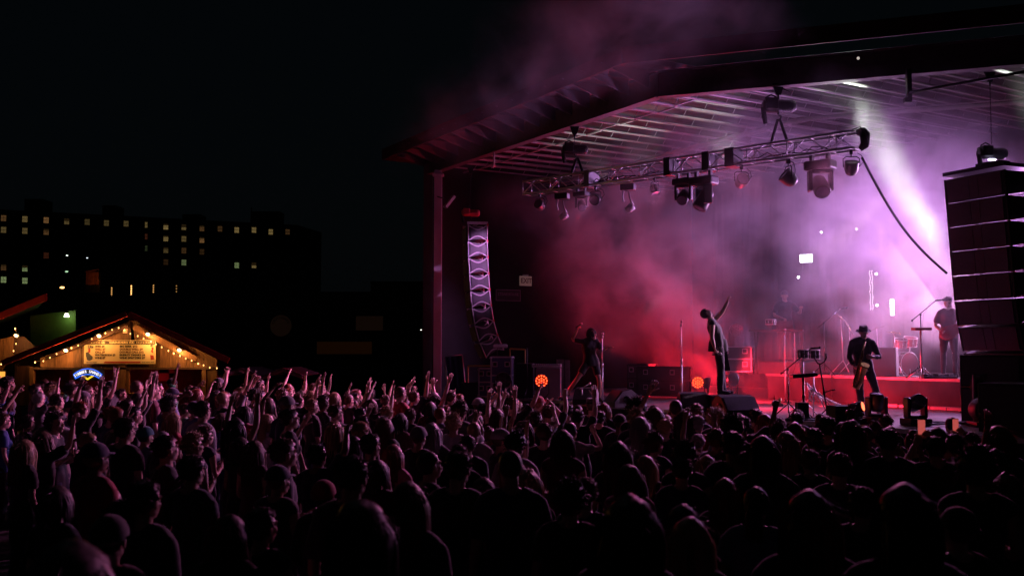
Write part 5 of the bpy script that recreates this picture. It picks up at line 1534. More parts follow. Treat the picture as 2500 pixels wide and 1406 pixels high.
p = floor_at(1903, 975, 22.5, DECK_Z); m = MB(); m.lathe([(0.0, 0), (0.035, 0), (0.048, 0.12), (0.044, 0.12), (0.033, 0.01), (0.0, 0.01)], (0, 0, 0), 12); o = m.build('cup', mat('yellow_cup', (0.55, 0.4, 0.15), 0.4), None, p + Vector((0, 0, 0.06))); tag(o, 'small yellow cup on the stage by the tall chrome stand', 'cup')
m = MB(); m.bbox((0, 0, 0.03), (0.14, 0.14, 0.06), 0.01); o = m.build('small_box', M_black, None, p); tag(o, 'tiny black box under the yellow cup', 'box')
# low stand by the dancer
p = floor_at(1421, 978, 23.0, DECK_Z); o = empty('short_stand', p); tag(o, 'short round based stand just left of the dancer leg', 'stand')
m = MB(); m.lathe([(0, 0), (.13, 0), (.13, .015), (.03, .03), (.016, .2), (.014, .36), (0, .36)], (0, 0, 0), 16); m.build('base', M_chrome, o)
m = MB(); m.cyl((-.06, 0, .36), (.16, 0, .48), .012, 6); m.ball((.18, 0, .49), .03, 8, 6); m.build('arm', M_chrome, o)
# cables on the stage
rc = random.Random(11)
for (u, v, D, lab) in ((1350, 968, 24.4, 'tangle of cables under the glowing red lamp by the desk'), (1960, 1012, 17.8, 'black cables coiled at the stage edge under the boom stand'), (2290, 1040, 16.9, 'heap of black cables on the stage edge near the phone screens')):
    p = floor_at(u, v, D, DECK_Z + 0.012); m = MB()
    for kx in range(3):
        pts = []; a0 = rc.uniform(0, 6)
        for i in range(22):
            a = a0 + i * 0.5; rr = 0.22 + 0.1 * math.sin(i * 0.9 + kx)
            pts.append(p + Vector((rr * 1.8 * math.cos(a), rr * math.sin(a), 0.02 + 0.012 * ((i + kx) % 3))))
        m.tube(pts, 0.012, 5)
    o = m.build('cable_heap', M_black); o['kind'] = 'thing'; tag(o, lab, 'cable')

# practical lamps seen in the smoke
o = empty('video_screen', P(1968, 631, 28.0), ST_ROT * 0.4); tag(o, 'small bright white screen high in the smoke at the back', 'screen')
m = MB(); m.bbox((0, 0.03, 0), (0.38, 0.05, 0.26), 0.01); m.build('housing', M_black, o)
m = MB(); m.box((0, 0, 0), (0.34, 0.01, 0.22)); m.build('display', emat('screen_white', (0.9, 0.92, 1.0), 8), o)
o = empty('light_strip', P(2178, 750, 25.2)); tag(o, 'short vertical white light strip behind the drums', 'stage light')
m = MB(); m.bbox((0, 0.03, 0), (0.13, 0.05, 0.46), 0.01); m.build('housing', M_black, o)
m = MB(); m.box((0, 0, 0), (0.09, 0.01, 0.40)); m.build('diffuser', emat('strip_white', (0.95, 0.95, 1.0), 16), o)
o = empty('led_rope', P(2127, 708, 25.8)); tag(o, 'tall thin column of tiny white points of light behind the drums', 'stage light')
m = MB(); m.cyl((0.06, 0.02, -0.55), (0.06, 0.02, 0.55), 0.02, 6); m.build('pole', M_black, o)
m = MB(); m.ball((0, 0, 0), 0.012, 6, 4); bm_ = m.mesh('bulb', emat('tiny_white', (1.0, 0.85, 0.95), 3))
for i in range(26):
    for sx in (-1, 1): link('bulb', bm_, o, (sx * 0.03 + 0.01 * math.sin(i), 0, -0.5 + i * 0.04))
for (u, v, D, r, lab) in ((2139, 669, 26.0, 0.03, 'small star of white light beside the top of the dotted light column'), (2141, 745, 25.6, 0.03, 'small star of white light beside the foot of the dotted light column'), (2005, 567, 27.5, 0.025, 'pinpoint lamp high in the smoke left of centre above the screen'), (2091, 559, 27.0, 0.018, 'faint pinpoint lamp high in the smoke above the dotted light column'), (2270, 547, 24.0, 0.025, 'pinpoint lamp in the smoke close to the near speaker array'), (1949, 677, 26.8, 0.03, 'small slanted white lamp below the bright screen')):
    q = P(u, v, D); o = empty('pin_lamp', q); tag(o, lab, 'lamp')
    m = MB(); m.ball((0, 0, 0), (r, r * .6, r * 1.1), 10, 6, rot=Euler((0, 0.5, 0)).to_matrix()); m.build('bulb', emat('pin_white', (0.95, 0.9, 1.0), 16), o)
    m = MB(); m.cyl((0, 0.02, 0), (0, 0.16, 0.02), r * 1.2, 8); m.build('housing', M_black, o)
# ceiling fittings where the beams strike are just joists

# stacks below the near array
def sub(loc, size, yaw, label):
    o = empty('subwoofer', loc, yaw); tag(o, label, 'speaker')
    w, d, h = size
    m = MB(); m.bbox((0, 0, h / 2), size, 0.015); m.build('cabinet', M_black, o)
    m = MB(); m.box((0, -d / 2 - 0.01, h / 2), (w * 0.92, 0.02, h * 0.88)); m.build('grille', M_grille, o)
    for sx in (-1, 1):
        m = MB(); m.box((sx * w * 0.505, 0, h * 0.6), (0.012, 0.22, 0.08)); m.build('handle', M_blackm, o)
p = floor_at(2440, 1040, 17.6, DECK_Z); sub(p, (1.0, 0.9, 0.62), ST_ROT + .3, 'black subwoofer cabinet on the deck under the near speaker array, lower one')
sub(p + Vector((0, 0, 0.63)), (1.0, 0.9, 0.55), ST_ROT + .3, 'black subwoofer cabinet stacked on another under the near speaker array')
p = floor_at(2475, 1040, 15.6, ground_z(7.5, 15.5)); sub(p + Vector((0.25, 0, 0)), (1.2, 0.9, 1.2), ST_ROT + .2, 'large black subwoofer on the ground at the near stage corner')
sub(p + Vector((0.25, 0, 1.21)), (1.2, 0.9, 0.9), ST_ROT + .2, 'black subwoofer on top of the large one at the near stage corner')
o = empty('equipment_rack', floor_at(2398, 1030, 17.3, DECK_Z)); tag(o, 'open steel equipment rack with red lit uprights under the near speaker array', 'rack')
for sx in (-.13, .2):
    m = MB(); m.box((sx, 0, .42), (.035, .035, .84)); m.build('upright', M_steel, o)
for z in (.02, .83, .45):
    m = MB(); m.box((.03, 0, z), (.33, .03, .03)); m.build('crossbar', M_steel, o)
m = MB(); m.bbox((.03, .15, .4), (.28, .25, .7), .01); m.build('units', M_black, o)
m = MB(); m.lathe([(0.0, 0.2), (0.17, 0.19), (0.2, 0.1), (0.2, -0.1), (0.17, -.19), (0, -.2)], P(2400, 1000, 16.7), 20, rot=Matrix.Rotation(R(90), 3, 'X')); o = m.build('cable_drum', M_black); tag(o, 'round black cable drum at the near stage corner', 'cable drum')
q = P(2400, 1000, 16.7); m = MB(); m.bbox((0, 0, 0), (0.4, 0.4, 0.15), .01); o = m.build('drum_box', M_black, None, (q.x, q.y, q.z - 0.27)); tag(o, 'flat black box under the round cable drum', 'box')

# crowd barrier in front of the stage
bar0 = S(-8.5, -1.15, 0); L_ = 15.0; nseg = 12
for i in range(nseg):
    a = S(-8.5 + i * L_ / nseg, -1.15, 0); z0 = ground_z(a.x, a.y)
    o = empty('crowd_barrier', (a.x, a.y, z0), ST_ROT); ordn = ['first', 'second', 'third', 'fourth', 'fifth', 'sixth', 'seventh', 'eighth', 'ninth', 'tenth', 'eleventh', 'twelfth'][i]
    tag(o, ordn + ' steel crowd barrier panel from the far end, along the stage front', 'barrier', 'crowd barrier panels along the stage front')
    w = L_ / nseg - 0.03
    m = MB()
    for zz in (0.1, 1.08): m.cyl((0, 0, zz), (w, 0, zz), 0.022, 6)
    for xx in (0.0, w): m.cyl((xx, 0, 0), (xx, 0, 1.08), 0.022, 6)
    m.build('rail_frame', M_steel, o)
    bmx = MB(); bmx.cyl((0, 0, 0.1), (0, 0, 1.08), 0.009, 5); bme = bmx.mesh('upright', M_steel)
    for k_ in range(1, 8): link('upright', bme, o, (w * k_ / 8, 0, 0))
# ------------------------------------------------------------------ wooden bar hut
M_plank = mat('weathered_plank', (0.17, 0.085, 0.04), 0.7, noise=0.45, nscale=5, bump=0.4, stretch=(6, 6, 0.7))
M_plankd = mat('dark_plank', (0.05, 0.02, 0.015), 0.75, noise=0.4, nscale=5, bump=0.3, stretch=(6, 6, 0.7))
M_redtrim = mat('dark_red_trim', (0.42, 0.03, 0.035), 0.6, noise=0.3, nscale=3)
M_shingle = mat('roof_shingle', (0.05, 0.045, 0.045), 0.8, noise=0.3, nscale=6)
M_inner = mat('bar_inside_red', (0.16, 0.012, 0.02), 0.8, noise=0.3)
BD = 30.0
bk = BD / FPX                     # metres per photo pixel on the hut front
def BP(u, v, dy=0.0):
    p = P(u, v, BD); return Vector((p.x, BD + dy, p.z))
bar = empty('bar_hut', BP(310, 990)); tag(bar, 'wooden bar hut with a plank gable, string lights and a price board', 'bar')
B0v = bar.location.copy()
def bl(u, v, dy=0.0): return BP(u, v, dy) - B0v
rb = random.Random(4)
u = 98.0; ridge_u, ridge_v = 325, 772
def slope_v(uu): return ridge_v + 8 + abs(uu - ridge_u) * (0.415 if uu < ridge_u else 0.47)
while u < 528:
    w = rb.uniform(17, 26); u1 = min(u + w, 530)
    a, b_ = bl(u + 0.4, 897 + rb.uniform(-1, 1)), bl(u1 - 0.4, 897)
    ta, tb = bl(u + .4, slope_v(u + .4)), bl(u1 - .4, slope_v(u1 - .4)); th = 0.03; off = rb.uniform(-.012, .012)
    if max(ta.z, tb.z) > a.z + 0.05:
        poly = [Vector((a.x, off, a.z)), Vector((b_.x, off, a.z))]
        if u < ridge_u < u1:
            poly += [Vector((b_.x, off, tb.z)), Vector((bl(ridge_u, 0).x, off, bl(0, ridge_v + 8).z)), Vector((a.x, off, ta.z))]
        else: poly += [Vector((b_.x, off, max(tb.z, a.z + .01))), Vector((a.x, off, max(ta.z, a.z + .01)))]
        m = MB(); m.prism(poly, (0, th, 0)); m.build('plank', M_plank, bar)
    u = u1
def post(u0, u1, v0, v1, mt=M_plank, dy=-0.03):
    a, b_ = bl(u0, v0), bl(u1, v1); m = MB(); m.box(((a.x + b_.x) / 2, dy, (a.z + b_.z) / 2), (abs(b_.x - a.x), 0.12, abs(a.z - b_.z))); m.build('post', mt, bar)
post(279, 290, 898, 990); post(291, 308, 888, 990, M_plank, -0.05); post(309, 316, 899, 990)
post(495, 504, 898, 990); post(76, 84, 896, 990)
for (a_, b_) in ((505, 516), (517, 530), (38, 50), (51, 62), (63, 75)):
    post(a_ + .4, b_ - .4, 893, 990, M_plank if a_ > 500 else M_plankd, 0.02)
a, b_ = bl(84, 899), bl(530, 899); m = MB(); m.box(((a.x + b_.x) / 2, -0.06, a.z), (b_.x - a.x, 0.10, 0.06)); m.build('lintel', M_plankd, bar)
# counter, back wall, floor inside
a, b_ = bl(84, 960), bl(495, 960); m = MB(); m.box(((a.x + b_.x) / 2, -0.10, a.z), (b_.x - a.x, 0.5, 0.05)); m.build('counter', M_plank, bar)
m = MB(); m.box(((a.x + b_.x) / 2 - .85, 2.25, 0.1), (b_.x - a.x + 0.6, 0.08, 2.4)); m.build('back_wall', M_inner, bar)
for sx in (bl(60, 0).x, bl(530, 0).x): m = MB(); m.prism([(sx, 0.08, -1.0), (sx + .08, 0.08, -1.0), (sx + .08, 0.08, 1.25), (sx, .08, 1.25)], (-.86, 2.1, 0)); m.build('side_wall', M_plankd, bar)
for (uu, vv, w, h) in ((120, 925, .5, .4), (345, 915, .35, .5), (352, 905, .5, .25), (140, 910, .25, .3)):
    q = bl(uu, vv); m = MB(); m.bbox((q.x, 2.0, q.z), (w, .1, h), .01); m.build('wall_panel', mat('red_wall_panel', (0.35, 0.02, 0.03), 0.5), bar)
# roof planes and trim
def plane_bar(u0, v0, u1, v1, th, name, mt, y0=-0.45, dep=4.2, dz=0.0):
    a, b_ = bl(u0, v0), bl(u1, v1); m = MB(); d = (b_ - a)
    n = Vector((-d.z, 0, d.x)).normalized() * (1 if d.x > 0 else -1)
    pts = [Vector((a.x, y0, a.z + dz)), Vector((b_.x, y0, b_.z + dz)), Vector((b_.x, y0, b_.z + dz)) + n * th, Vector((a.x, y0, a.z + dz)) + n * th]
    m.prism(pts, (-0.42 * dep if dep > 1 else 0, dep, 0)); return m.build(name, mt, bar)
plane_bar(28, 888, 325, 771, 0.10, 'roof_slope', M_shingle, -0.40, 4.6); plane_bar(325, 771, 562, 882, 0.10, 'roof_slope', M_shingle, -0.40, 4.6)
plane_bar(26, 892, 325, 774, 0.17, 'barge_board', M_redtrim, -0.47, 0.06); plane_bar(325, 774, 566, 886, 0.17, 'barge_board', M_redtrim, -0.47, 0.06)
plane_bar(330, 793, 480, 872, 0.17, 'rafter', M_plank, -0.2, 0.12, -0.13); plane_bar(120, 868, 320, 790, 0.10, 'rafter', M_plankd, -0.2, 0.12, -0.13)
for i in range(9):                      # worn curled shingles, paler to carry the lit left slope edge
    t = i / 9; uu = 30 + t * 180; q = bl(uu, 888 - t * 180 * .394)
    m = MB(); m.box((q.x, -0.28 + rb.uniform(-.05, .05), q.z + 0.13), (0.26, 0.3, 0.015), Euler((0.1, -0.38, 0)).to_matrix()); m.build('shingle', mat('worn_lit_shingle', (0.2, 0.17, 0.13), 0.8), bar)
# price board
brd = empty('price_board', BP(297, 859, -0.12)); tag(brd, 'long yellow drinks price board with two columns of prices on the gable', 'sign')
BW, BH = 173 * bk, 57 * bk
M_board = mat('board_yellow', (0.85, 0.72, 0.42), 0.5, noise=0.06, nscale=2)
M_ink = mat('board_dark_ink', (0.035, 0.02, 0.015), 0.6); M_redink = mat('board_red_ink', (0.45, 0.05, 0.03), 0.6); M_greyink = mat('board_grey_ink', (0.08, 0.09, 0.10), 0.6); M_brownink = mat('board_brown_ink', (0.16, 0.05, 0.02), 0.6)
m = MB(); m.box((0, 0, 0), (BW, 0.03, BH)); m.build('panel', M_board, brd)
m = MB(); m.box((0, -0.018, BH * 0.40), (BW * 0.98, 0.006, BH * 0.16)); m.build('header_band', M_ink, brd)
def put_text(body, x, z, size, mt, parent, align='LEFT', sx=1.0, bold=0.006, y=-0.019, name='lettering'):
    me = text_mesh(body, size, name, (sx, 1), 0.001, align, bold); me.materials.clear(); me.materials.append(mt)
    return link(name, me, parent, (x, y, z), (R(90), 0, 0))
put_text('GRINDERS KC', 0.06, BH * 0.40, BH * 0.125, M_board, brd, 'CENTER', 1.35, 0.004, -0.023)
me = MB()
for i in range(3): me.box((-0.53 + i * 0.035, -0.024, BH * 0.39), (0.018, 0.004, BH * (0.05 + 0.03 * (i % 2))))
me.build('logo_mark', M_board, brd)['kind'] = 'stuff'
cm = MB(); c_ = BH * 0.042
cm.prism([(0, 0, c_), (c_ * .4, 0, c_), (c_ * 1.1, 0, 0), (c_ * .4, 0, -c_), (0, 0, -c_), (c_ * .7, 0, 0)], (0, -0.003, 0)); cme = cm.mesh('chevron', M_board)
for i in range(11):
    for s in (-1, 1): link('chevron', cme, brd, (s * (BW * 0.475 - i * 0.049), -0.021, BH * 0.40), None, (-s, 1, 1))
rows = [('BEER $8', 'BIG BEER  $12', M_ink), ('WELL $7', 'DOUBLE WELL $9', M_brownink), ('CALL $9', 'DOUBLE CALL $12', M_brownink), ('WATER/SODA $3', 'ENERGY DRINKS $4', M_ink), ('WINE $7', 'WINE SPRITZERS $7', M_ink)]
for i, (l_, r_, mm_) in enumerate(rows):
    z = BH * (0.235 - i * 0.122)
    put_text(l_, -BW * 0.345, z, BH * 0.112, mm_, brd, 'LEFT', 1.0, 0.004); put_text(r_, -BW * 0.002, z, BH * 0.112, mm_, brd, 'LEFT', 1.1, 0.004)
put_text('Lite', -BW * 0.41, BH * 0.22, BH * 0.17, M_greyink, brd, 'CENTER', 0.9, 0.006)
# plain printed shapes at both ends: a dark tangle and red figures, kept generic
def blobprint(pts, mt, nm='print_shape'):
    m = MB(); m.add([(x, -0.0195, z) for x, z in pts] + [(x, -0.0165, z) for x, z in pts], [tuple(range(len(pts)))] + [(k, (k + 1) % len(pts), len(pts) + (k + 1) % len(pts), len(pts) + k) for k in range(len(pts))]); m.build(nm, mt, brd)
X0 = -BW * 0.43
blobprint([(X0 - .10, -.02), (X0 - .03, .0), (X0 + .04, -.08), (X0 + .11, -.14), (X0 + .11, -.21), (X0 + .03, -.26), (X0 - .05, -.24), (X0 - .09, -.12)], M_greyink)
blobprint([(X0 - .04, .10), (X0 + .03, .11), (X0 + .04, .05), (X0 + .03, -.02), (X0 - .04, -.01), (X0 - .02, .04)], M_redink)
X1 = BW * 0.455
blobprint([(X1 - .07, .20), (X1 - .02, .23), (X1 + .04, .20), (X1 + .0, .165), (X1 - .05, .165)], M_greyink)
blobprint([(X1 - .02, .13), (X1 + .03, .15), (X1 + .04, .09), (X1 + .02, .05), (X1 + .04, -.03), (X1 - .01, -.02), (X1 - .04, .02), (X1 - .01, .08)], M_redink)
blobprint([(X1 - .06, -.09), (X1 + .04, -.10), (X1 + .06, -.22), (X1 - .04, -.24), (X1 - .05, -.15)], M_redink)
blobprint([(-BW * 0.22, -BH * .44), (-BW * 0.20, -BH * .40), (BW * .29, -BH * .40), (BW * .30, -BH * .47), (-BW * .22, -BH * .47)], M_redink)
for sx_, t_ in ((-.39, 'ART FOOD MUSIC'), (.40, 'MUSIC DRINKS FOOD')):
    put_text(t_, BW * sx_, -BH * .44, BH * .055, M_ink, brd, 'CENTER', 1.0, 0.001)
# neon sign
ne = empty('neon_sign', BP(222, 912, -0.22)); tag(ne, 'blue and yellow neon sign reading SUMMER SHANDY in the left bar window', 'neon sign')
M_blue = emat('neon_blue', (0.015, 0.14, 1.0), 1.5); M_white = emat('neon_white', (0.85, 0.88, 1.0), 1.5); M_yel = emat('neon_yellow', (1.0, 0.68, 0.02), 1.4)
NW = 34 * bk
def arcz(x, base): return base - 0.17 * (x / NW) ** 2
m = MB(); m.box((0, 0.05, -0.02), (NW * 2.3, 0.03, 0.38)); m.build('backing', M_black, ne)
m = MB(); top = [(x * NW / 8, 0, arcz(x * NW / 8, 0.155)) for x in range(-8, 9)]; bot = [(x * NW / 8 * .86, 0, arcz(x * NW / 8 * .86, -0.015)) for x in range(8, -9, -1)]
pts_ = [Vector(p) for p in top] + [Vector(p) for p in bot] + [Vector(top[0])]
m.tube(pts_, 0.013, 6); m.build('blue_tube', M_blue, ne)
word = 'SUMMER SHANDY'
for i, ch in enumerate(word):
    if ch == ' ': continue
    x = (-6 + i) * NW * 2 / 13.6; me = text_mesh(ch, 0.12, 'neon_letter', (0.78, 1), 0.004, 'CENTER', 0.001); me.materials.clear(); me.materials.append(M_white)
    link('neon_letter', me, ne, (x, -0.006, arcz(x, 0.07)), (R(90), math.atan(0.34 * x / NW / NW), 0))
m = MB(); m.tube([(-NW * .42, 0, -.055), (0, 0, -.17), (NW * .42, 0, -.055)], 0.013, 6); m.tube([(-NW * .30, 0, -.05), (0, 0, -.135), (NW * .30, 0, -.05)], 0.007, 6); m.build('yellow_tube', M_yel, ne)['kind'] = 'stuff'
# lamps: floods under the gable
M_bulb = emat('warm_flood', (1.0, 0.62, 0.28), 9); M_fairy = emat('fairy_bulb', (1.0, 0.5, 0.16), 3.5)
def flood(u, v, lab, dy=-0.32, e=20.0):
    q = BP(u, v, dy); o = empty('flood_lamp', q); tag(o, lab, 'lamp')
    m = MB(); m.lathe([(0, .09), (.035, .09), (.05, .03), (.095, -.0), (.1, -.02)], (0, 0, 0), 14, rot=Euler((-.5, .2, 0)).to_matrix()); m.build('shade', M_blackm, o)
    m = MB(); m.ball((0, -.01, -.03), (.06, .055, .04), 12, 8, rot=Euler((-.5, .2, 0)).to_matrix()); m.build('bulb', M_bulb, o)
    light('lamp_glow', 'POINT', q + Vector((0, -.08, -.10)), None, e, (1.0, 0.40, 0.10), 0.06)
flood(253, 818, 'warm flood lamp under the gable just above the left end of the price board')
flood(371, 814, 'warm flood lamp under the gable just above the right end of the price board')
flood(173, 853, 'warm flood lamp low on the left slope of the bar gable')
flood(447, 852, 'warm flood lamp low on the right slope of the bar gable')
q = BP(309, 806, -.1); o = empty('jar_lamp', q); tag(o, 'dim glass jar lamp at the peak of the bar gable', 'lamp')
m = MB(); m.lathe([(0, -.09), (.06, -.09), (.065, .05), (.04, .08), (0, .08)], (0, 0, 0), 12); m.build('jar', emat('dim_amber', (1.0, .45, .15), .5), o); m = MB(); m.cyl((0, 0, .08), (0, .05, .2), .015, 6); m.build('arm', M_blackm, o)
def fairy(pts, lab, seed):
    o = empty('string_lights', BP(*pts[0], -.3)); tag(o, lab, 'string lights'); org = o.location.copy()
    P3 = [BP(u, v, -.30) - org for u, v in pts]; r = random.Random(seed)
    m = MB(); cab = []
    for i in range(len(P3) - 1):
        cab += [P3[i], (P3[i] + P3[i + 1]) / 2 - Vector((0, 0, .03))]
    m.tube(cab + [P3[-1]], .006, 4); m.build('wire', M_black, o)
    mm = MB(); mm.ball((0, 0, 0), (.018, .018, .026), 8, 6); me = mm.mesh('bulb', M_fairy)
    for q in P3: link('bulb', me, o, q - Vector((0, 0.01, .03 + r.uniform(0, .02))))
    for k in range(0, len(P3), 4): light('string_glow', 'POINT', org + P3[k] + Vector((0, -.06, -.05)), None, 7.0, (1.0, 0.42, 0.10), 0.05)
fairy([(98, 881), (118, 877), (134, 869), (150, 861), (186, 846), (202, 840), (235, 824), (250, 815), (268, 811), (284, 803), (300, 797)], 'fairy lights strung up the left slope of the bar gable', 1)
fairy([(314, 802), (328, 811), (346, 818), (360, 824), (378, 830), (390, 837), (404, 844), (420, 853), (433, 859), (448, 865), (462, 871), (476, 877), (492, 884), (505, 888), (520, 893), (537, 894)], 'fairy lights strung down the right slope of the bar gable', 2)
light('bar_inside', 'POINT', BP(330, 930, 1.4), None, 2.0, (1.0, 0.05, 0.08), 0.2)
light('bar_inside', 'POINT', BP(150, 930, 1.6), None, 1.0, (1.0, 0.05, 0.08), 0.2)

# neighbouring plank hut at the left edge
h2 = empty('plank_hut', BP(20, 990, 1.0)); tag(h2, 'second plank hut cut by the left edge with a lit yellow window', 'hut'); o2 = h2.location.copy()
def hl(u, v, dy=0.0): return P(u, v, BD + 1.0) + Vector((0, dy, 0)) - o2
u = -60.0
while u < 106:
    w = rb.uniform(18, 27); u1 = min(u + w, 108); a, b_ = hl(u + .4, 905), hl(u1 - .4, 905)
    top = lambda uu: hl(uu, 815 - (uu - 50) * 0.25 if uu < 50 else 815 + (uu - 50) * .9)
    ta, tb = top(u), top(u1); m = MB(); of = rb.uniform(-.012, .012)
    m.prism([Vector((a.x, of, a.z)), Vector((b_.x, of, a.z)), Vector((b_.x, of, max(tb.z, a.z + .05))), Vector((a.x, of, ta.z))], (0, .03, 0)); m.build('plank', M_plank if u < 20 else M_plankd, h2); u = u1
a, b_ = hl(-60, 812), hl(128, 735)
m = MB(); m.prism([a + Vector((0, -.4, 0)), b_ + Vector((0, -.4, 0)), b_ + Vector((0, -.4, .22)), a + Vector((0, -.4, .22))], (0, .06, 0)); m.build('barge_board', M_redtrim, h2)
m = MB(); m.prism([a + Vector((0, -.36, .06)), b_ + Vector((0, -.36, .06)), b_ + Vector((0, -.36, .16)), a + Vector((0, -.36, .16))], (-2.1, 3.6, -.25)); m.build('roof_slope', M_shingle, h2)
q = hl(-8, 925); m = MB(); m.box((q.x, .02, q.z - .1), (.62, .04, .75)); wd = m.build('window', M_plankd, h2)
m = MB(); m.box((q.x, -.01, q.z - .1), (.52, .02, .66)); m.build('pane', emat('window_amber', (1.0, .42, .06), 1.1), wd)
for uu in (25, 40, -30): post_ = MB(); q = hl(uu, 948); post_.box((q.x, .02, q.z), (.12, .1, 1.05)); post_.build('post', M_plankd, h2)
flood(16, 816, 'warm flood lamp on the second plank hut at the left edge', 0.6, 22.0)
fairy([(50, 800), (54, 819), (52, 836), (46, 853), (36, 871), (16, 886)], 'short drop of fairy lights between the two plank huts', 3)
# wall behind the huts lit green by its lamp, green also in its colour
g = empty('green_wall', P(120, 800, 33.2)); tag(g, 'green wall lit by its own lamp behind the two huts', 'wall')
go = g.location.copy()
m = MB(); pts = [P(74, 985, 33.2) - go, P(185, 985, 33.2) - go, P(185, 757, 33.2) - go, P(74, 770, 33.2) - go]; m.prism(pts, (0, .15, 0)); m.build('wall_panel', mat('green_lit_siding', (0.05, 0.085, 0.02), 0.7, noise=.2), g)
q = P(163, 769, 33.0); o = empty('wall_lamp', q); tag(o, 'small bright box lamp on the green wall', 'lamp')
m = MB(); m.lathe([(0, .05), (.05, .05), (.09, -.06), (.0, -.06)], (0, 0, 0), 8); m.build('glass', emat('cold_lamp', (.8, 1.0, .55), 9), o); m = MB(); m.cyl((0, 0, .05), (0, .1, .14), .02, 6); m.bbox((0, 0, .09), (.1, .1, .06), .01); m.build('cap', M_blackm, o)
light('wall_glow', 'POINT', q + Vector((.05, -.10, -.1)), None, 3.0, (.62, 1.0, .2), .05)
# awning tents right of the bar
aw = empty('awning', P(625, 960, 28.0)); tag(aw, 'low zigzag awning edged in red right of the bar hut', 'awning'); ao = aw.location.copy()
pk = [(533, 917), (586, 897), (640, 917), (690, 897), (740, 915)]
for i in range(4):
    a, b_ = P(*pk[i], 28.0) - ao, P(*pk[i + 1], 28.0) - ao
    m = MB(); m.prism([a, b_, b_ - Vector((0, 0, .12)), a - Vector((0, 0, .12))], (0, .04, 0)); m.build('valance', mat('awning_pink', (0.75, 0.24, 0.28), 0.7), aw)
    m = MB(); m.prism([a - Vector((0, 0, .01)), b_ - Vector((0, 0, .01)), b_ - Vector((0, 0, .03)), a - Vector((0, 0, .03))], (0, 2.4, 0)); m.build('canopy_sheet', mat('awning_dark', (0.08, 0.03, 0.04), 0.8), aw)
for uu in (540, 640, 735): q = P(uu, 917, 28.1) - ao; m = MB(); m.cyl(q, (q.x, q.y, -1.2), .025, 6); m.build('pole', M_blackm, aw)
# ------------------------------------------------------------------ far buildings
M_brickfar = mat('far_brick', (0.035, 0.025, 0.02), 0.9, noise=0.2, nscale=0.5)
hb = empty('brick_hotel', P(360, 850, 232)); tag(hb, 'long dark brick block far away with rows of small lit windows', 'building'); ho = hb.location.copy()
def Dh(u): return 1.0 / (1 / 220.0 + (1 / 247.0 - 1 / 220.0) * u / 710.0)
def HP(u, v, dy=0.0): p = P(u, v, Dh(u)); return p + Vector((0, dy, 0)) - ho
zt = P(0, 512, 220).z - ho.z
a, b_ = HP(-420, 850), HP(722, 850); w = MB()
w.prism([Vector((a.x, a.y, -2)), Vector((b_.x, b_.y, -2)), Vector((b_.x, b_.y, zt)), Vector((a.x, a.y, zt))], (3, 16, 0)); w.build('wall', M_brickfar, hb)
for (u0, u1, v0) in ((35, 90, 484), (230, 270, 500), (430, 480, 522), (600, 680, 515)):
    a, b_ = HP(u0, 520), HP(u1, 520); z0 = P(u0, v0, Dh(u0)).z - ho.z
    m = MB(); m.box(((a.x + b_.x) / 2, a.y + 7, (zt + z0) / 2), (b_.x - a.x, 5, z0 - zt + 1)); m.build('roof_block', M_brickfar, hb)
m = MB(); q = HP(598, 520); m.cyl((q.x, q.y + 6, zt), (q.x, q.y + 6, zt + 4.5), .15, 5); m.build('mast', M_blackm, hb)
cols = [9, 61, 113, 163, 213, 260, 308, 357, 405, 449, 493, 537, 578, 620, 661, 702]
v0s = [533, 535.5, 538, 541, 542.5, 545, 546.5, 549.5, 554, 555, 558, 559, 562, 562, 566.5, 566.5]
offs = [0, 28.5, 57, 86, 120, 150]
def lit_mat(kind, s):
    c = {'y': (0.9, 0.62, 0.22), 'g': (0.65, 0.85, 0.35), 'r': (0.8, 0.22, 0.1), 'o': (0.85, 0.42, 0.15)}[kind]
    return mat('lit_' + kind + str(s), (0.1, 0.1, 0.1), 0.5, emit=c, estr=s)
LIT = {}
for i, (kd, s) in enumerate([('o', .16), ('y', .22), ('o', .28), ('y', .16), ('y', .09), ('y', .12), ('y', .13), ('y', .2), ('y', .35), ('y', .22), ('o', .14), ('o', .09), ('y', .32), ('y', .28), ('y', .28), ('o', .08)]): LIT[(i, 0)] = (kd, s)
LIT.update({(0, 1): ('y', .16), (1, 1): ('y', .17), (2, 1): ('o', .16), (7, 1): ('r', .08), (8, 1): ('y', .3), (9, 1): ('y', .17), (10, 1): ('o', .3), (8, 2): ('y', .12), (9, 2): ('o', .09), (10, 2): ('o', .05), (7, 2): ('g', .05), (8, 3): ('o', .04), (9, 3): ('g', .26), (12, 3): ('g', .35), (13, 3): ('y', .3), (0, 4): ('o', .12), (1, 4): ('g', .4), (0, 5): ('g', .45), (1, 5): ('g', .4), (2, 3): ('r', .07)})
for (r_, cset) in ((2, (1, 2, 5)), ): pass
wa, wb_ = HP(-420, 850) + ho, HP(722, 850) + ho
wnv = Vector((-(wb_.y - wa.y), wb_.x - wa.x, 0)).normalized()
def on_hotel(u, v, off):
    p = P(u, v, 200.0) - cam.location
    k_ = (wa - cam.location).dot(wnv) / Vector((p.x, p.y, 0)).dot(wnv)
    return cam.location + p * k_ - wnv * off - ho
ww, wh = 1.0, 1.28
fm = MB(); fm.box((0, 0, 0), (ww + .24, .12, wh + .24)); fme = fm.mesh('window', mat('window_frame_far', (0.03, 0.03, 0.03), .7))
mu = MB()
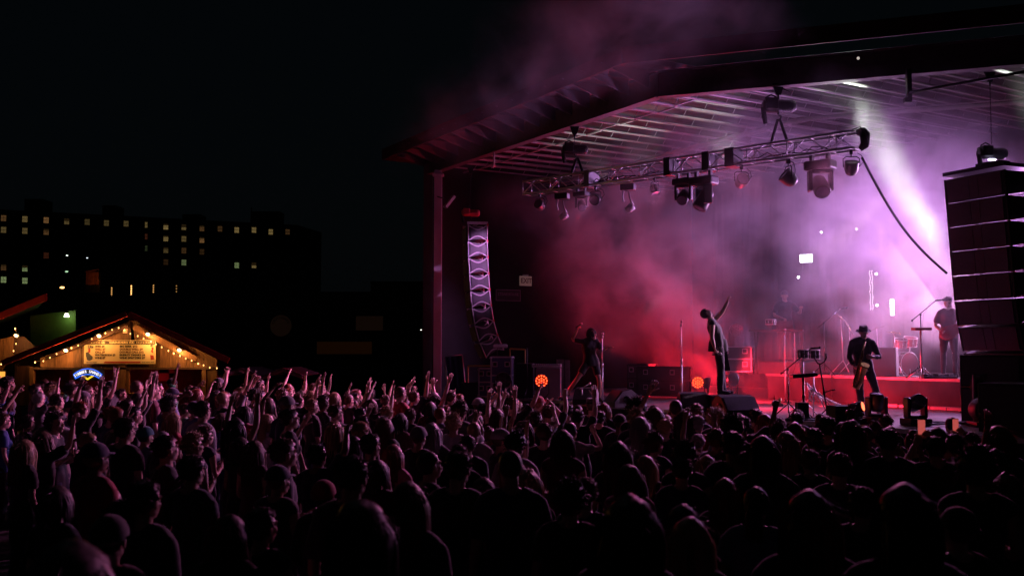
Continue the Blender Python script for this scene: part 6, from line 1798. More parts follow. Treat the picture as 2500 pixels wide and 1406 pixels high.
mu.box((0, 0, 0), (ww, .03, .10)); mu.box((0, 0, 0), (.07, .03, wh)); mu.box((-ww * .28, 0, 0), (.05, .03, wh)); mu.box((ww * .28, 0, 0), (.05, .03, wh)); mu.box((0, 0, wh * .25), (ww, .03, .05)); mu.box((0, 0, -wh * .25), (ww, .03, .05)); mume = mu.mesh('muntins', M_black)
pn_ = MB(); pn_.box((0, 0, 0), (ww, .04, wh)); pnm = pn_.mesh('pane', M_black)
rz_h = math.atan2(wb_.y - wa.y, wb_.x - wa.x)
dark_pane = mat('dark_pane', (0.02, 0.02, 0.025), 0.2)
rr = random.Random(2)
for ci, (cu_, v0) in enumerate(zip(cols, v0s)):
    for ri, of in enumerate(offs):
        q = on_hotel(cu_, v0 + of, 0.04)
        f_ = link('window', fme, hb, q, (0, 0, rz_h), (0.5 if ci == 7 else 1, 1, 1))
        p_ = link('pane', pnm, f_, (0, -.06, 0)); kd = LIT.get((ci, ri))
        set_mat(p_, lit_mat(kd[0], round(kd[1] * .62, 3)) if kd else dark_pane)
        if kd:
            mu_ = link('muntins', mume, f_, (0, -.10, 0)); mu_['kind'] = 'stuff'
            if kd[1] > .1 and rr.random() < .5:      # a blind drawn part of the way
                b__ = MB(); hgt = wh * rr.uniform(.2, .5); b__.box((0, -.09, wh / 2 - hgt / 2), (ww, .02, hgt)); b__.build('blind', mat('blind_cloth', (.12, .09, .06), .9, emit=(.6, .35, .12), estr=kd[1] * .25), f_)

# nearer low dark building across the back of the yard
lb = empty('low_building', P(700, 850, 52)); tag(lb, 'low unlit building across the back of the yard behind the crowd', 'building'); lo_ = lb.location.copy()
M_low = mat('low_building_wall', (0.05, 0.045, 0.04), .85, noise=.2, nscale=1)
def LP(u, v): p = P(u, v, 52); return p - lo_
m = MB(); m.prism([LP(-150, 1000), LP(1085, 1000), LP(1085, 690), LP(905, 690), LP(905, 712), LP(560, 712), LP(-150, 735)], (0, 9, 0)); m.build('wall', M_low, lb)
# corrugated ribs
m = MB(); a, b_ = LP(905, 690), LP(1085, 690); m.box(((a.x + b_.x) / 2, -.05, a.z), (b_.x - a.x, .2, .12)); m.build('parapet', M_low, lb)
m = MB(); a, b_ = LP(775, 834), LP(908, 864); m.box(((a.x + b_.x) / 2, -.08, (a.z + b_.z) / 2), (b_.x - a.x, .1, a.z - b_.z)); m.build('shop_window_band', mat('brown_shop_band', (.14, .06, .02), .7, emit=(.5, .16, .03), estr=.010), lb)
for (u0, u1) in ((777, 800), (818, 860), (880, 906)):
    a, b_ = LP(u0, 866), LP(u1, 884); m = MB(); m.box(((a.x + b_.x) / 2, -.06, (a.z + b_.z) / 2), (b_.x - a.x, .08, a.z - b_.z)); m.build('door_panel', M_low, lb)
a, b_ = LP(735, 893), LP(1020, 914); m = MB(); m.box(((a.x + b_.x) / 2, -1.2, (a.z + b_.z) / 2), (b_.x - a.x, .1, a.z - b_.z)); m.build('banner_rail', mat('grey_banner', (.10, .10, .13), .7, noise=.3, nscale=2), lb)
o = empty('round_sign', P(686, 795, 51.6)); tag(o, 'round dark emblem sign with lettering on the unlit building', 'sign')
rs_ = 26 * 51.6 / FPX
m = MB(); m.lathe([(0, .03), (rs_, .03), (rs_, 0), (rs_ * .97, -.03), (0, -.03)], (0, 0, 0), 32, rot=Matrix.Rotation(R(90), 3, 'X')); m.build('disc', mat('brown_sign_glow', (.3, .16, .1), .7, emit=(.3, .14, .08), estr=.012), o)  # faint glow put into the disc, which has no lamp
for i, ch in enumerate('CROSSROADS'):
    a = math.pi * (0.88 - i * 0.084); me = text_mesh(ch, .18, 'sign_letter', (1, 1), .005); me.materials.clear(); me.materials.append(M_black)
    link('sign_letter', me, o, (rs_ * .76 * math.cos(a), .045 * -1, rs_ * .76 * math.sin(a)), (R(90), -(a - math.pi / 2), 0))
o = empty('blank_sign', P(902, 789, 51.6)); tag(o, 'faint brown rectangular sign high on the unlit building', 'sign')
m = MB(); m.bbox((0, 0, 0), (66 * 51.6 / FPX, .06, 35 * 51.6 / FPX), .02); m.build('panel', mat('brown_sign_glow', (.3, .16, .1), .7, emit=(.3, .14, .08), estr=.012), o)  # same glow put into the unlit panel
# orange lit shed wall and small lamps on the roofs
o = empty('rooftop_shed', P(226, 690, 70)); tag(o, 'small wooden rooftop shed lit dull orange', 'shed'); oo = o.location.copy()
m = MB(); q0, q1 = P(209, 695, 70) - oo, P(242, 664, 70) - oo
n_ = 6
for i in range(n_):
    m = MB(); x0 = q0.x + (q1.x - q0.x) * i / n_; x1 = q0.x + (q1.x - q0.x) * (i + 1) / n_; m.box(((x0 + x1) / 2, rb.uniform(0, .03), (q0.z + q1.z) / 2), (x1 - x0 - .015, .06, q1.z - q0.z)); m.build('board', mat('orange_boards', (.35, .12, .05), .8, noise=.4, nscale=4), o)
m = MB(); m.bar(P(209, 663, 69.8) - oo, P(243, 658, 69.8) - oo, .3, .05); m.build('eave', mat('orange_boards', (.35, .12, .05), .8), o)
m = MB(); m.box(((q0.x + q1.x) / 2, 1.0, (q0.z + q1.z) / 2 - .3), (q1.x - q0.x + .1, 1.8, q1.z - q0.z + .5)); m.build('frame', M_black, o)
light('shed_glow', 'POINT', P(226, 683, 69.0), None, 3.5, (1.0, .32, .08), .1)
def tiny(u, v, D, r, col, s, lab):
    q = P(u, v, D); o = empty('distant_lamp', q); tag(o, lab, 'lamp'); m = MB(); m.ball((0, 0, 0), (r * 1.6, r, r * .7), 8, 6); m.build('bulb', emat('distant_' + lab.split()[0] + str(int(s)), col, s), o)
    m = MB(); m.cyl((0, .02, r * .5), (0, .1, r * 2), r * .4, 5); m.build('arm', M_blackm, o)
tiny(152, 702, 60, .09, (1, .5, .15), 4, 'orange lamp glowing over the roof of the left hut')
tiny(164, 624, 90, .06, (.8, 1, .8), 3, 'pale pinpoint lamp on the dark block below its fourth window column')
tiny(213, 630, 90, .05, (.8, .9, 1), 2, 'faint pinpoint lamp on the dark block below its fifth window column')
tiny(163, 663, 90, .09, (.6, 1, .6), 1, 'greenish pinpoint lamp low on the dark block')
tiny(1028, 805, 50, .03, (1, 1, .9), 2, 'pinpoint lamp at the dark corner left of the stage column')
for k_, (u, v0, v1, n_, s) in enumerate(((273, 703, 722, 5, 1.0), (321, 698, 719, 6, 3.0), (375, 697, 713, 4, .9), (431, 698, 712, 3, .4))):
    o = empty('string_lights', P(u, v0, 55)); tag(o, ['first', 'second and brightest', 'third', 'fourth and faintest'][k_] + ' vertical drop of orange bulbs on the dark roof line', 'string lights', 'drops of orange bulbs on the roof line')
    zz = (P(u, v0, 55).z - P(u, v1, 55).z)
    m = MB(); m.ball((0, 0, 0), .035, 6, 5); me = m.mesh('bulb', emat('roof_bulb_%d' % k_, (1, .5, .14), s))
    for i in range(n_): link('bulb', me, o, (0, 0, -zz * i / (n_ - 1)))
    m = MB(); m.cyl((0, .03, .3), (0, .03, -zz - 1.0), .03, 5); m.build('pole', M_black, o)
# sign by the emergency exit on the side wall of the stage house
def on_side(u, v, off=0.14):
    """point on the inner face of the stage house side wall"""
    x = (u - 1250) / FPX; n_ = E2; d = Vector((x, math.cos(PITCH) - (703 - v) / FPX * math.sin(PITCH), math.sin(PITCH) + (703 - v) / FPX * math.cos(PITCH)))
    k_ = (w0 + E2 * off).dot(E2) / Vector((d.x, d.y, 0)).dot(E2); return Vector((d.x * k_, d.y * k_, CAM_H + d.z * k_))
MYAW = math.atan2(M2.y, M2.x)
q = on_side(1283, 686, .2); o = empty('exit_sign', q, MYAW); tag(o, 'pale EXIT sign on the dark side wall right of the far array', 'sign')
m = MB(); m.bbox((0, 0, 0), (.46, .06, .32), .012); m.build('housing', mat('exit_face', (.75, .62, .5), .5, emit=(.8, .55, .45), estr=.06), o); m = MB(); m.box((0, 0, .19), (.2, .05, .05)); m.build('canopy_mount', M_steel, o)
me = text_mesh('EXIT', .23, 'lettering', (.9, 1), .002, 'CENTER', .006); me.materials.clear(); me.materials.append(mat('exit_letters', (.2, .05, .06), .5)); link('lettering', me, o, (0.01, -.034, 0), (R(90), 0, 0))
q = on_side(1240, 721, .2); o = empty('framed_sign', q, MYAW); tag(o, 'dim framed sign on the side wall below the EXIT sign', 'sign')
m = MB(); m.box((0, 0, 0), (.92, .04, .36)); m.build('panel', mat('framed_black', (.03, .028, .03), .5), o)
for (x, z, w_, h_) in ((0, .175, .94, .02), (0, -.175, .94, .02), (.46, 0, .02, .36), (-.46, 0, .02, .36)): m = MB(); m.box((x, -.025, z), (w_, .02, h_)); m.build('frame', mat('dull_frame', (.2, .18, .2), .5), o)
me = text_mesh('STEAKHOUSE', .13, 'lettering', (1.0, 1), .002, 'CENTER', .002); me.materials.clear(); me.materials.append(mat('dull_frame', (.2, .18, .2), .5)); link('lettering', me, o, (0, -.024, .03), (R(90), 0, 0))
# ------------------------------------------------------------------ the crowd
PO = {}
def arms(**k): return pose(**k)
UP_R = dict(shr=(.165, .0, 1.45), elr=(.23, .10, 1.69), wrr=(.20, .15, 1.94), handr='open', pnr=(0, 1, 0))
UP_L = dict(shl=(-.165, .0, 1.45), ell=(-.23, .10, 1.69), wrl=(-.20, .15, 1.94), handl='open', pnl=(0, 1, 0))
BENT_R = dict(shr=(.17, .0, 1.42), elr=(.30, .16, 1.44), wrr=(.25, .20, 1.70), handr='open', pnr=(0, 1, 0))
BENT_L = dict(shl=(-.17, .0, 1.42), ell=(-.30, .16, 1.44), wrl=(-.25, .20, 1.70), handl='open', pnl=(0, 1, 0))
FWD_R = dict(shr=(.17, .03, 1.43), elr=(.22, .28, 1.50), wrr=(.16, .48, 1.66), handr='point', pnr=(0, 0, -1))
POSES = [
    ('arms down', False, pose(), .85),
    ('arms down', True, pose(), .6),
    ('arms down', False, pose(elr=(.24, -.02, 1.12), wrr=(.12, .20, 1.08), ell=(-.24, -.02, 1.12), wrl=(-.10, .22, 1.10), hrot=(R(8), 0, R(10))), 1.85),
    ('arms down', True, pose(elr=(.22, .0, 1.12), wrr=(.10, .20, 1.22), ell=(-.22, -.0, 1.12), wrl=(-.08, .22, 1.18), hrot=(R(4), 0, R(-14))), .0),
    ('right arm straight up', False, pose(**UP_R), .8),
    ('right arm straight up', True, pose(**UP_R), .4),
    ('left arm straight up', False, pose(**dict(UP_L, handl='point')), .8),
    ('left arm straight up', True, pose(**dict(UP_L, wrl=(-.10, .18, 1.94))), .0),
    ('both arms up', False, pose(**dict(UP_R, **UP_L)), .8),
    ('both arms up', True, pose(**dict(UP_R, **dict(UP_L, wrl=(-.28, .22, 1.90)))), .3),
    ('both hands at head height', True, pose(**dict(BENT_R, **BENT_L)), .5),
    ('right hand raised, elbow bent', False, pose(**dict(BENT_R, hrot=(R(12), 0, 0))), .9),
    ('one finger pointing forward', False, pose(**FWD_R), 1.8),
    ('fist raised', False, pose(**dict(UP_R, handr='fist', wrr=(.16, .22, 1.90))), .8),
    ('horns sign raised', False, pose(**dict(UP_R, handr='horns', wrr=(.24, .16, 1.95), ell=(-.24, -.02, 1.12))), .8),
    ('left hand raised, elbow bent', True, pose(**dict(BENT_L, handl='peace')), .5),
    ('hands together overhead', True, pose(**dict(UP_R, **dict(UP_L, wrr=(.05, .16, 1.88), wrl=(-.05, .16, 1.88), elr=(.26, .1, 1.66), ell=(-.26, .1, 1.66), pnr=(-1, 0, 0), pnl=(1, 0, 0)))), .5),
    ('phone held up', False, pose(shr=(.17, .02, 1.43), elr=(.22, .22, 1.50), wrr=(.08, .38, 1.70), handr='grip', pnr=(0, 1, 0), shl=(-.17, .02, 1.43), ell=(-.22, .22, 1.46), wrl=(-.06, .38, 1.66), handl='grip', pnl=(0, 1, 0)), .8),
    ('drink held out', False, pose(elr=(.27, .08, 1.16), wrr=(.22, .34, 1.22), handr='grip', pnr=(-1, 0, 0), hdr=(0, 1, .3)), .8),
]
rj = random.Random(77)
extra = []
for lab, f, J, sl in POSES:
    if lab in ('arms down', 'phone held up', 'drink held out'): continue
    for _k in range(2):
        J2 = dict(J)
        for s_ in 'rl':
            wz = J2['wr' + s_][2]
            if wz > 1.5:
                sg = 1 if s_ == 'r' else -1
                e_ = Vector(J2['el' + s_]) + Vector((sg * rj.uniform(-.03, .12), rj.uniform(-.05, .16), rj.uniform(-.16, .02)))
                sh_ = Vector(J2['sh' + s_]); e_ = sh_ + (e_ - sh_).normalized() * 0.275
                d_ = (Vector(J2['wr' + s_]) - Vector(J2['el' + s_])).normalized() + Vector((sg * rj.uniform(-.65, .45), rj.uniform(-.25, .6), rj.uniform(-.25, .1)))
                w_ = e_ + d_.normalized() * 0.255
                J2['el' + s_] = tuple(e_); J2['wr' + s_] = tuple(w_); J2['pn' + s_] = (rj.uniform(-.8, .8), 1, rj.uniform(-.3, .3))
                if J2['hand' + s_] == 'open' and rj.random() < .5: J2['hand' + s_] = rj.choice(['relaxed', 'grip', 'open', 'peace'])
        J2['hrot'] = (R(rj.uniform(-8, 16)), R(rj.uniform(-6, 6)), R(rj.uniform(-22, 22)))
        extra.append((lab, f, J2, sl))
PM = [(lab, f, make_person_meshes(J, f, sl)) for lab, f, J, sl in POSES + extra]
def pick_pose(lab, fem=None):
    c = [p for p in PM if p[0] == lab and (fem is None or p[1] == fem)] or [p for p in PM if p[0] == lab]
    return rcw.choice(c)
rcw = random.Random(21)
STAGE_PT = O2 + M2 * 3.0 - E2 * 1.0
PEOPLE = []      # world x, y used
RECS = []
HEADTOP = 1.745
def add_person(x, y, z, sc, yaw, pz, skin, shirt, hair, hcol, hat=None, hatcol=None, glasses=False, lean=0.0, note=None, trousers=None, fem=None):
    lab, f, pm = pick_pose(pz, fem)
    hm = None
    if hair is not None: hm = rcw.choice(HAIR[hair])
    o = assemble(pm, (x, y, z), yaw, sc, skin, CLOTHS[shirt], CLOTHS[trousers or rcw.choice(['denim', 'black', 'charcoal', 'navy'])], hm, HAIRS[hcol] if hcol else None, {'cap': CAP, 'capb': CAPB, 'fedora': FEDORA, 'beanie': BEANIE}.get(hat), CLOTHS[hatcol] if hatcol else None, glasses, True, 'person', lean)
    d = dict(o=o, x=x, y=y, lab=lab, shirt=shirt, hair=hair, hcol=hcol, hat=hat, hatcol=hatcol, glasses=glasses, f=f, note=note)
    RECS.append(d); PEOPLE.append((x, y)); return d
def by_pixel(u, vtop, hpx, pz='arms down', skin=0, shirt='black', hair='short', hcol='dark brown', yawoff=0.0, **kw):
    """someone whose head top shows at (u, vtop) with a head hpx tall; the feet stay on the ground"""
    D = FPX * 0.235 / hpx
    for _ in range(30):
        p = P(u, vtop, D); gz = ground_z(p.x, p.y); sc = (p.z - gz) / (HEADTOP + (.02 if hair in ('afro', 'curly') else 0))
        if sc > 1.12: D *= 1.03
        elif sc < 0.88: D *= 0.97
        else: break
    sc = min(1.14, max(.86, sc))
    yaw = math.atan2(STAGE_PT.y - p.y, STAGE_PT.x - p.x) - math.pi / 2 + yawoff
    return add_person(p.x, p.y, gz, sc, yaw, pz, SKINS[skin], shirt, hair, hcol, **kw)
B = by_pixel
UPR, UPL, BOTH, BENT, BNTL, PT, FIST, HORN, CLAP, PHONE, DRINK, HEADH = 'right arm straight up', 'left arm straight up', 'both arms up', 'right hand raised, elbow bent', 'left hand raised, elbow bent', 'one finger pointing forward', 'fist raised', 'horns sign raised', 'hands together overhead', 'phone held up', 'drink held out', 'both hands at head height'
B(19, 919, 33, skin=2, hair='short', hcol='black', shirt='grey')
B(88, 938, 31, skin=3, shirt='maroon'); B(129, 932, 33, skin=0, shirt='light blue', hair='short', hcol='brown'); B(178, 940, 31, skin=0, shirt='charcoal', hcol='dark brown')
B(213, 941, 32, skin=3, shirt='grey', hcol='brown'); B(262, 943, 31, UPR, skin=0, shirt='black', hcol='dark brown'); B(296, 949, 29, skin=1, shirt='black'); B(374, 936, 35, skin=3, shirt='maroon', hair='buzz', hcol='brown', fem=False)
B(421, 948, 34, skin=0, shirt='light blue', hair='buzz', hcol='brown', hat='cap', hatcol='navy'); B(477, 945, 31, skin=3, shirt='black', glasses=True); B(345, 952, 31, BOTH, skin=0, shirt='black'); B(312, 974, 38, UPR, skin=0, shirt='grey', hcol='dark brown')
B(494, 979, 47, skin=0, shirt='white', hcol='dark brown', glasses=True, fem=False, note='dark haired man type'); B(423, 1011, 43, skin=0, shirt='red', hair='wavy', hcol='fair', fem=True); B(355, 1043, 47, skin=1, shirt='light blue', hair='bun', hcol='black', hat='beanie', hatcol='teal'); B(397, 1052, 42, skin=3, shirt='charcoal', hair='buzz', hcol='grey', glasses=True)
B(501, 1040, 46, skin=0, shirt='navy', hair='curly', hcol='brown'); B(700, 968, 44, skin=0, shirt='navy', hair='buzz', hcol='brown', hat='cap', hatcol='grey', glasses=True); B(651, 1011, 42, skin=0, shirt='white', hair='long', hcol='fair', glasses=True, fem=True); B(587, 1069, 50, skin=1, shirt='black', hair='bob', hcol='dark brown', fem=True)
B(621, 1077, 48, skin=0, shirt='maroon', hair='long', hcol='brown', fem=True); B(540, 1010, 38, skin=0, shirt='blue', hair='bob', hcol='brown', fem=True); B(452, 985, 36, BNTL, skin=0, shirt='green', hair='short', hcol='brown'); B(545, 957, 33, skin=0, shirt='maroon', hair='bob', hcol='red', fem=True, glasses=True)
B(775, 1085, 62, FIST, skin=2, shirt='navy', hair='short', hcol='black'); B(790, 1175, 66, skin=1, shirt='black', hair='buzz', hcol='black', hat='beanie', hatcol='red')
B(8, 1010, 40, skin=3, shirt='blue', hair='short', hcol='brown'); B(60, 1075, 47, skin=0, shirt='black', hair='long', hcol='fair', fem=True); B(108, 1055, 43, UPR, skin=0, shirt='black', hair='bob', hcol='brown'); B(140, 1190, 88, skin=0, shirt='black', hair='bob', hcol='dark brown', fem=True)
B(355, 1175, 98, skin=1, shirt='black', hair='short', hcol='black', fem=False); B(225, 1085, 66, skin=0, shirt='charcoal', hair='wavy', hcol='brown', fem=True); B(470, 1112, 78, skin=1, shirt='charcoal', hair='short', hcol='dark brown'); B(640, 1240, 92, skin=0, shirt='navy', hair='short', hcol='dark brown'); B(560, 1260, 90, skin=1, shirt='black', hair='long', hcol='dark brown', fem=True)
B(170, 1330, 215, skin=1, shirt='charcoal', hair='bob', hcol='dark brown', fem=False, note='near'); B(300, 1225, 92, skin=1, shirt='black', hair='curly', hcol='black')
B(816, 958, 34, skin=0, shirt='pink', hair='long', hcol='fair', glasses=True, fem=True); B(977, 943, 33, skin=3, shirt='red', hair='buzz', hcol='brown', fem=False); B(1100, 953, 32, skin=3, shirt='maroon', hcol='brown'); B(1168, 973, 34, skin=0, shirt='grey', hair='buzz', hcol='brown', hat='capb', hatcol='white'); B(1123, 979, 41, skin=1, shirt='grey', hair='curly', hcol='brown')
B(905, 975, 36, BOTH, skin=0, shirt='black', hair='bob', hcol='brown'); B(880, 995, 38, skin=0, shirt='black', hair='short', hcol='black'); B(940, 1022, 46, skin=1, shirt='charcoal', hair='long', hcol='brown', fem=True); B(977, 1010, 42, skin=0, shirt='maroon', hair='bob', hcol='black', glasses=True, fem=True); B(1022, 1043, 52, skin=1, shirt='black', hair='buzz', hcol='brown', hat='beanie', hatcol='grey')
B(905, 1060, 60, skin=1, shirt='black', hair='short', hcol='black'); B(960, 1086, 56, skin=0, shirt='pink', hair='long', hcol='red', fem=True); B(860, 1115, 96, skin=1, shirt='charcoal', hair='short', hcol='black', fem=False); B(920, 1125, 70, skin=0, shirt='maroon', hair='bob', hcol='dark brown'); B(1118, 1103, 82, skin=0, shirt='black', hair='short', hcol='dark brown', fem=False)
B(1246, 1099, 84, DRINK, skin=1, shirt='navy', hair='buzz', hcol='dark brown', fem=False, yawoff=.5, note='cup'); B(1180, 1168, 78, skin=0, shirt='black', hair='long', hcol='dark brown'); B(995, 1180, 104, skin=0, shirt='charcoal', hair='long', hcol='brown', fem=True); B(1288, 1150, 74, skin=0, shirt='black', hair='wavy', hcol='fair', fem=True); B(880, 1225, 150, skin=1, shirt='black', hair='long', hcol='dark brown', fem=True)
B(1445, 974, 35, skin=0, shirt='charcoal', hair='buzz', hcol='brown', hat='fedora', hatcol='grey'); B(1475, 985, 35, skin=0, shirt='black', hair='bob', hcol='red', fem=True); B(1315, 968, 33, skin=3, shirt='red', hair='buzz', hcol='fair', hat='cap', hatcol='red'); B(1385, 985, 37, skin=0, shirt='black', hair='short', hcol='black'); B(1280, 1030, 48, skin=0, shirt='charcoal', hair='wavy', hcol='brown', fem=True)
B(1375, 1052, 60, skin=1, shirt='maroon', hair='bob', hcol='dark brown', fem=True); B(1330, 1034, 52, skin=0, shirt='black', hair='short', hcol='brown'); B(1392, 1172, 92, skin=1, shirt='black', hair='curly', hcol='dark brown'); B(1426, 1166, 84, skin=0, shirt='navy', hair='short', hcol='brown'); B(1180, 985, 36, UPR, skin=3, shirt='maroon', hair='short', hcol='black')
B(1252, 970, 35, HORN, skin=3, shirt='black', hair='short', hcol='brown'); B(1556, 974, 43, skin=1, shirt='black', hair='afro', hcol='dark brown'); B(1553, 997, 44, skin=0, shirt='charcoal', hair='curly', hcol='fair'); B(1563, 1018, 46, skin=3, shirt='grey', hair='long', hcol='grey', fem=True)
B(1600, 995, 44, UPL, skin=0, shirt='black', hair='bob', hcol='brown'); B(1649, 975, 42, skin=1, shirt='grey', hair='buzz', hcol='dark brown', fem=False); B(1624, 1023, 45, skin=0, shirt='black', hair='short', hcol='fair'); B(1671, 1003, 44, skin=1, shirt='charcoal', hair='long', hcol='dark brown', fem=True); B(1699, 986, 40, skin=0, shirt='navy', hair='short', hcol='brown')
B(1703, 1014, 44, skin=3, shirt='red', hair='short', hcol='grey'); B(1748, 999, 41, skin=0, shirt='black', hair='afro', hcol='fair', fem=True); B(1789, 1015, 50, skin=2, shirt='black', hair='afro', hcol='black'); B(1844, 998, 41, skin=1, shirt='charcoal', hair='short', hcol='black'); B(1866, 1011, 43, skin=0, shirt='black', hair='bob', hcol='red', fem=True)  # last head: red light on it put in as red hair
B(1812, 1015, 46, HORN, skin=2, shirt='black', hair='short', hcol='black'); B(1945, 1007, 41, skin=1, shirt='navy', hair='short', hcol='black'); B(1899, 1032, 48, skin=0, shirt='charcoal', hair='curly', hcol='brown'); B(1941, 1032, 48, skin=1, shirt='black', hair='long', hcol='red', fem=True); B(2016, 1016, 54, skin=1, shirt='black', hair='short', hcol='black', fem=False)
B(1787, 1054, 66, skin=2, shirt='black', hair='short', hcol='black'); B(1862, 1067, 78, skin=1, shirt='charcoal', hair='bob', hcol='black', fem=True); B(1919, 1057, 58, skin=0, shirt='black', hair='wavy', hcol='fair', fem=True); B(1976, 1098, 62, skin=1, shirt='black', hair='short', hcol='brown'); B(1673, 1078, 66, skin=0, shirt='charcoal', hair='curly', hcol='dark brown')
B(1726, 1113, 62, skin=0, shirt='black', hair='bob', hcol='fair', fem=True); B(1774, 1102, 60, skin=1, shirt='black', hair='curly', hcol='brown'); B(1664, 1118, 68, skin=1, shirt='navy', hair='short', hcol='dark brown'); B(1576, 1113, 62, skin=0, shirt='black', hair='long', hcol='fair', fem=True); B(1510, 1080, 66, skin=1, shirt='charcoal', hair='long', hcol='dark brown', fem=True); B(1536, 1135, 74, skin=0, shirt='pink', hair='long', hcol='brown', fem=True)
B(1770, 1170, 70, skin=1, shirt='black', hair='long', hcol='red', fem=True); B(2166, 1047, 62, skin=1, shirt='black', hair='short', hcol='black'); B(2227, 1057, 52, skin=1, shirt='charcoal', hair='bun', hcol='brown', fem=True); B(2078, 1030, 60, skin=1, shirt='navy', hair='wavy', hcol='black', fem=True); B(2381, 1090, 92, skin=1, shirt='black', hair='curly', hcol='black'); B(2284, 1066, 62, PHONE, skin=1, shirt='black', hair='short', hcol='black', note='phone')
B(2210, 1190, 150, skin=1, shirt='black', hair='bob', hcol='black', fem=True); B(1976, 1203, 132, skin=1, shirt='navy', hair='long', hcol='brown', fem=True); B(1686, 1267, 118, skin=0, shirt='black', hair='long', hcol='fair', fem=True); B(1535, 1223, 140, skin=1, shirt='black', hair='wavy', hcol='dark brown', fem=True, note='near'); B(1985, 1045, 56, HORN, skin=2, shirt='black', hair='short', hcol='black')
B(2330, 1060, 58, UPR, skin=2, shirt='black', hair='short', hcol='black'); B(2440, 1040, 66, skin=1, shirt='black', hair='long', hcol='red', fem=True); B(2370, 1055, 50, PHONE, skin=1, shirt='charcoal', hair='short', hcol='dark brown', note='phone'); B(1900, 1020, 44, BNTL, skin=1, shirt='black', hair='short', hcol='black')
B(728, 962, 34, UPR, skin=3, shirt='black', hair='short', hcol='brown'); B(760, 955, 32, BOTH, skin=3, shirt='maroon', hair='long', hcol='fair', fem=True); B(690, 950, 31, BENT, skin=3, shirt='charcoal', hair='curly', hcol='brown'); B(1060, 958, 32, BOTH, skin=3, shirt='black', hair='bob', hcol='black'); B(1010, 955, 32, UPR, skin=3, shirt='navy', hair='short', hcol='brown'); B(850, 962, 33, BOTH, skin=3, shirt='black', hair='ponytail', hcol='brown', fem=True)
B(1340, 990, 38, FIST, skin=3, shirt='charcoal', hair='short', hcol='brown'); B(1410, 1000, 40, UPR, skin=3, shirt='black', hair='short', hcol='dark brown'); B(1215, 1000, 40, BOTH, skin=3, shirt='black', hair='bob', hcol='dark brown', fem=True)
# fill the rest of the yard shoulder to shoulder
N_MAX = 296
front_off = -1.75
cands = 0
hairs_m = ['short'] * 5 + ['buzz', 'curly', 'buzz']; hairs_f = ['long', 'long', 'wavy', 'bob', 'ponytail', 'bun', 'curly']
cols = ['black', 'dark brown', 'dark brown', 'brown', 'brown', 'fair', 'black', 'red', 'grey']
shirts = ['black'] * 6 + ['charcoal'] * 4 + ['navy', 'grey', 'maroon', 'white', 'olive', 'blue', 'denim', 'light blue', 'red', 'green']
while len(RECS) < N_MAX and cands < 60000:
    cands += 1
    D = 3.9 + (rcw.random() ** 0.62) * 18.5
    x = rcw.uniform(-0.56, 0.55) * D; y = D
    a, b = to_ab(Vector((x, y, 0)))
    if b > front_off and a > -10.5: continue
    if a <= -10.5 and y > 23: continue
    if x > 0 and y > 21: continue
    md = 0.50 + 0.012 * max(0, 12 - y) * 1.0
    if any((px - x) ** 2 + (py - y) ** 2 < md * md for px, py in PEOPLE): continue
    gz = ground_z(x, y); fem = rcw.random() < 0.45
    sc = rcw.gauss(0.965, 0.035) if not fem else rcw.gauss(0.92, 0.03)
    # nobody tall right under the lens
    u_ = 1250 + FPX * x / y
    if y < 6.5: sc = min(sc, 0.93)
    if 900 < u_ < 2500: sc = min(sc, 0.97)
    sc += 0.05 * (u_ < 700 and y > 11)
    r = rcw.random()
    lively = 0.42 if (y > 11 and u_ < 1500) else (0.05 if y < 9 else 0.12)
    pz = 'arms down' if r > lively else rcw.choice([UPR, UPL, BOTH, BOTH, BENT, BNTL, FIST, PT, CLAP, HEADH, HORN])
    yaw = math.atan2(STAGE_PT.y - y, STAGE_PT.x - x) - math.pi / 2 + rcw.gauss(0, 0.38)
    hat, hc = None, None
    hr_ = rcw.choice(hairs_f if fem else hairs_m)
    if rcw.random() < (0.05 if fem else 0.17): hat = rcw.choice(['cap', 'cap', 'capb', 'beanie']); hc = rcw.choice(['black', 'navy', 'grey', 'red', 'white', 'charcoal']); hr_ = 'long' if (fem and hr_ == 'long') else 'buzz'
    add_person(x, y, gz, sc, yaw, pz, rcw.choice([SKINS[0], SKINS[0], SKINS[3], SKINS[1], SKINS[1], SKINS[2]]), rcw.choice(shirts), hr_, rcw.choice(cols), hat, hc, rcw.random() < .12, fem=fem, lean=rcw.uniform(-.05, .07))
# things in their hands
def hand_pt(d, off):
    o = d['o']; s = o.scale[0]
    return o.matrix_world @ Vector(off)
bpy.context.view_layer.update()
for d in RECS:
    if d['note'] == 'phone' or d['lab'] == PHONE:
        q = hand_pt(d, (.01, .45, 1.80)); o = empty('phone', q, d['o'].rotation_euler.z); left = d['x'] / d['y'] < 0.44
        tag(o, 'phone filming the stage with its bright screen, ' + ('the left one of two' if left else 'the right one of two'), 'phone')
        m = MB(); m.bbox((0, 0, 0), (.078, .009, .155), .003); m.build('case', M_black, o)
        m = MB(); m.box((0, -.0065, 0), (.068, .002, .14)); m.build('screen', mat('phone_glow', (.05, .02, .02), .3, emit=(1.0, .16, .14), estr=.45), o)
    if d['note'] == 'cup':
        q = hand_pt(d, (.22, .47, 1.30)); m = MB(); m.lathe([(0, -.07), (.032, -.07), (.047, .07), (.043, .07), (.03, -.06), (0, -.06)], (0, 0, 0), 18)
        o = m.build('cup', mat('white_cup', (.75, .72, .76), .5), None, q, (.1, .2, 0)); tag(o, 'white plastic cup held out in the middle of the near crowd', 'cup')
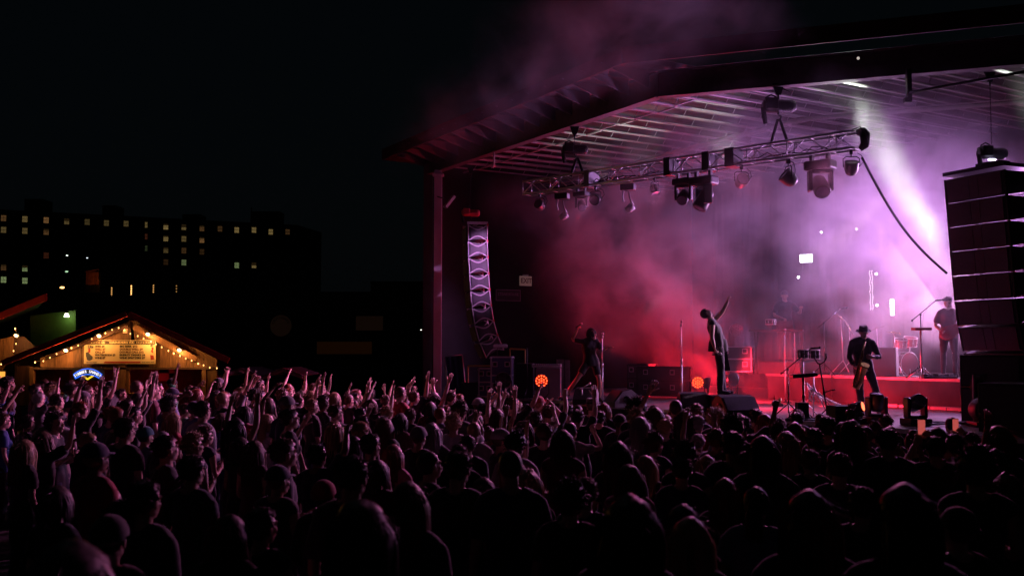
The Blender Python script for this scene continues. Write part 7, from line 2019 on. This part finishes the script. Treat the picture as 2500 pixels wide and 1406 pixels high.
q = P(1253, 976, 19.0); m = MB(); m.lathe([(0, -.08), (.036, -.08), (.05, .08), (.0, .06)], (0, 0, 0), 14); o = m.build('drink_cup', mat('red_drink', (.6, .04, .08), .2), None, q); tag(o, 'red drink in a clear cup lifted above heads before the desk', 'cup')

# labels that single each person out
def region(u, y):
    if u < 250: return 'left of the neon sign' if y > 9 else 'in the dark near left corner'
    if u < 560: return 'below the price board'
    if u < 800: return 'below the zigzag awning'
    if u < 1060: return 'below the blank brown sign'
    if u < 1250: return 'below the far speaker array'
    if u < 1400: return 'before the grey desk'
    if u < 1600: return 'before the dancer'
    if u < 1850: return 'before the singer'
    if u < 2060: return 'before the sampler keyboard'
    if u < 2270: return 'before the saxophonist'
    return 'below the near speaker array'
def depth(y): return 'nearest rows' if y < 6.5 else ('near rows' if y < 10 else ('middle rows' if y < 14 else ('far rows' if y < 18 else 'farthest rows')))
from collections import defaultdict
names_ = defaultdict(list)
for d in RECS:
    hn = {'short': 'short %s hair', 'buzz': 'cropped %s hair', 'curly': 'curly %s hair', 'afro': 'big %s curls', 'bob': 'bobbed %s hair', 'long': 'long %s hair', 'wavy': 'wavy %s hair', 'bun': '%s bun', 'ponytail': '%s ponytail'}[d['hair']] % d['hcol'].replace('dark ', '')
    if d['hat']: hn = d['hatcol'] + {'cap': ' cap', 'capb': ' backwards cap', 'fedora': ' brimmed hat', 'beanie': ' knit cap'}[d['hat']]
    act = {'arms down': '', UPR: 'arm up', UPL: 'arm up', BOTH: 'both arms up', HEADH: 'hands up', BENT: 'hand raised', BNTL: 'hand raised', PT: 'pointing', FIST: 'fist up', HORN: 'horns sign up', CLAP: 'hands overhead', PHONE: 'filming', DRINK: 'holding cup'}[d['lab']]
    u = 1250 + FPX * d['x'] / d['y']
    names_[(hn, act, region(u, d['y']), depth(d['y']))].append((u, d))
ORD = ['first', 'second', 'third', 'fourth', 'fifth', 'sixth', 'seventh', 'eighth', 'ninth']
for (hn, act, rg, dp), L in names_.items():
    L.sort(key=lambda t: t[0])
    sh = defaultdict(list)
    for t in L: sh[t[1]['shirt']].append(t)
    for i, (u, d) in enumerate(L):
        extra = ''
        if len(L) > 1:
            extra = ' and ' + d['shirt'] + ' shirt'
            if len(sh[d['shirt']]) > 1: extra = ', ' + ORD[min(8, sh[d['shirt']].index((u, d)))] + ' from left,'
        lab = 'person with ' + hn + extra + (', ' + act if act else '') + ', ' + dp + ' ' + rg
        lab = lab.replace(',,', ',')
        if len(lab.split()) > 16: lab = lab.replace(' and ' + d['shirt'] + ' shirt', ', ' + d['shirt'])
        tag(d['o'], lab, 'person', 'people standing in the crowd')
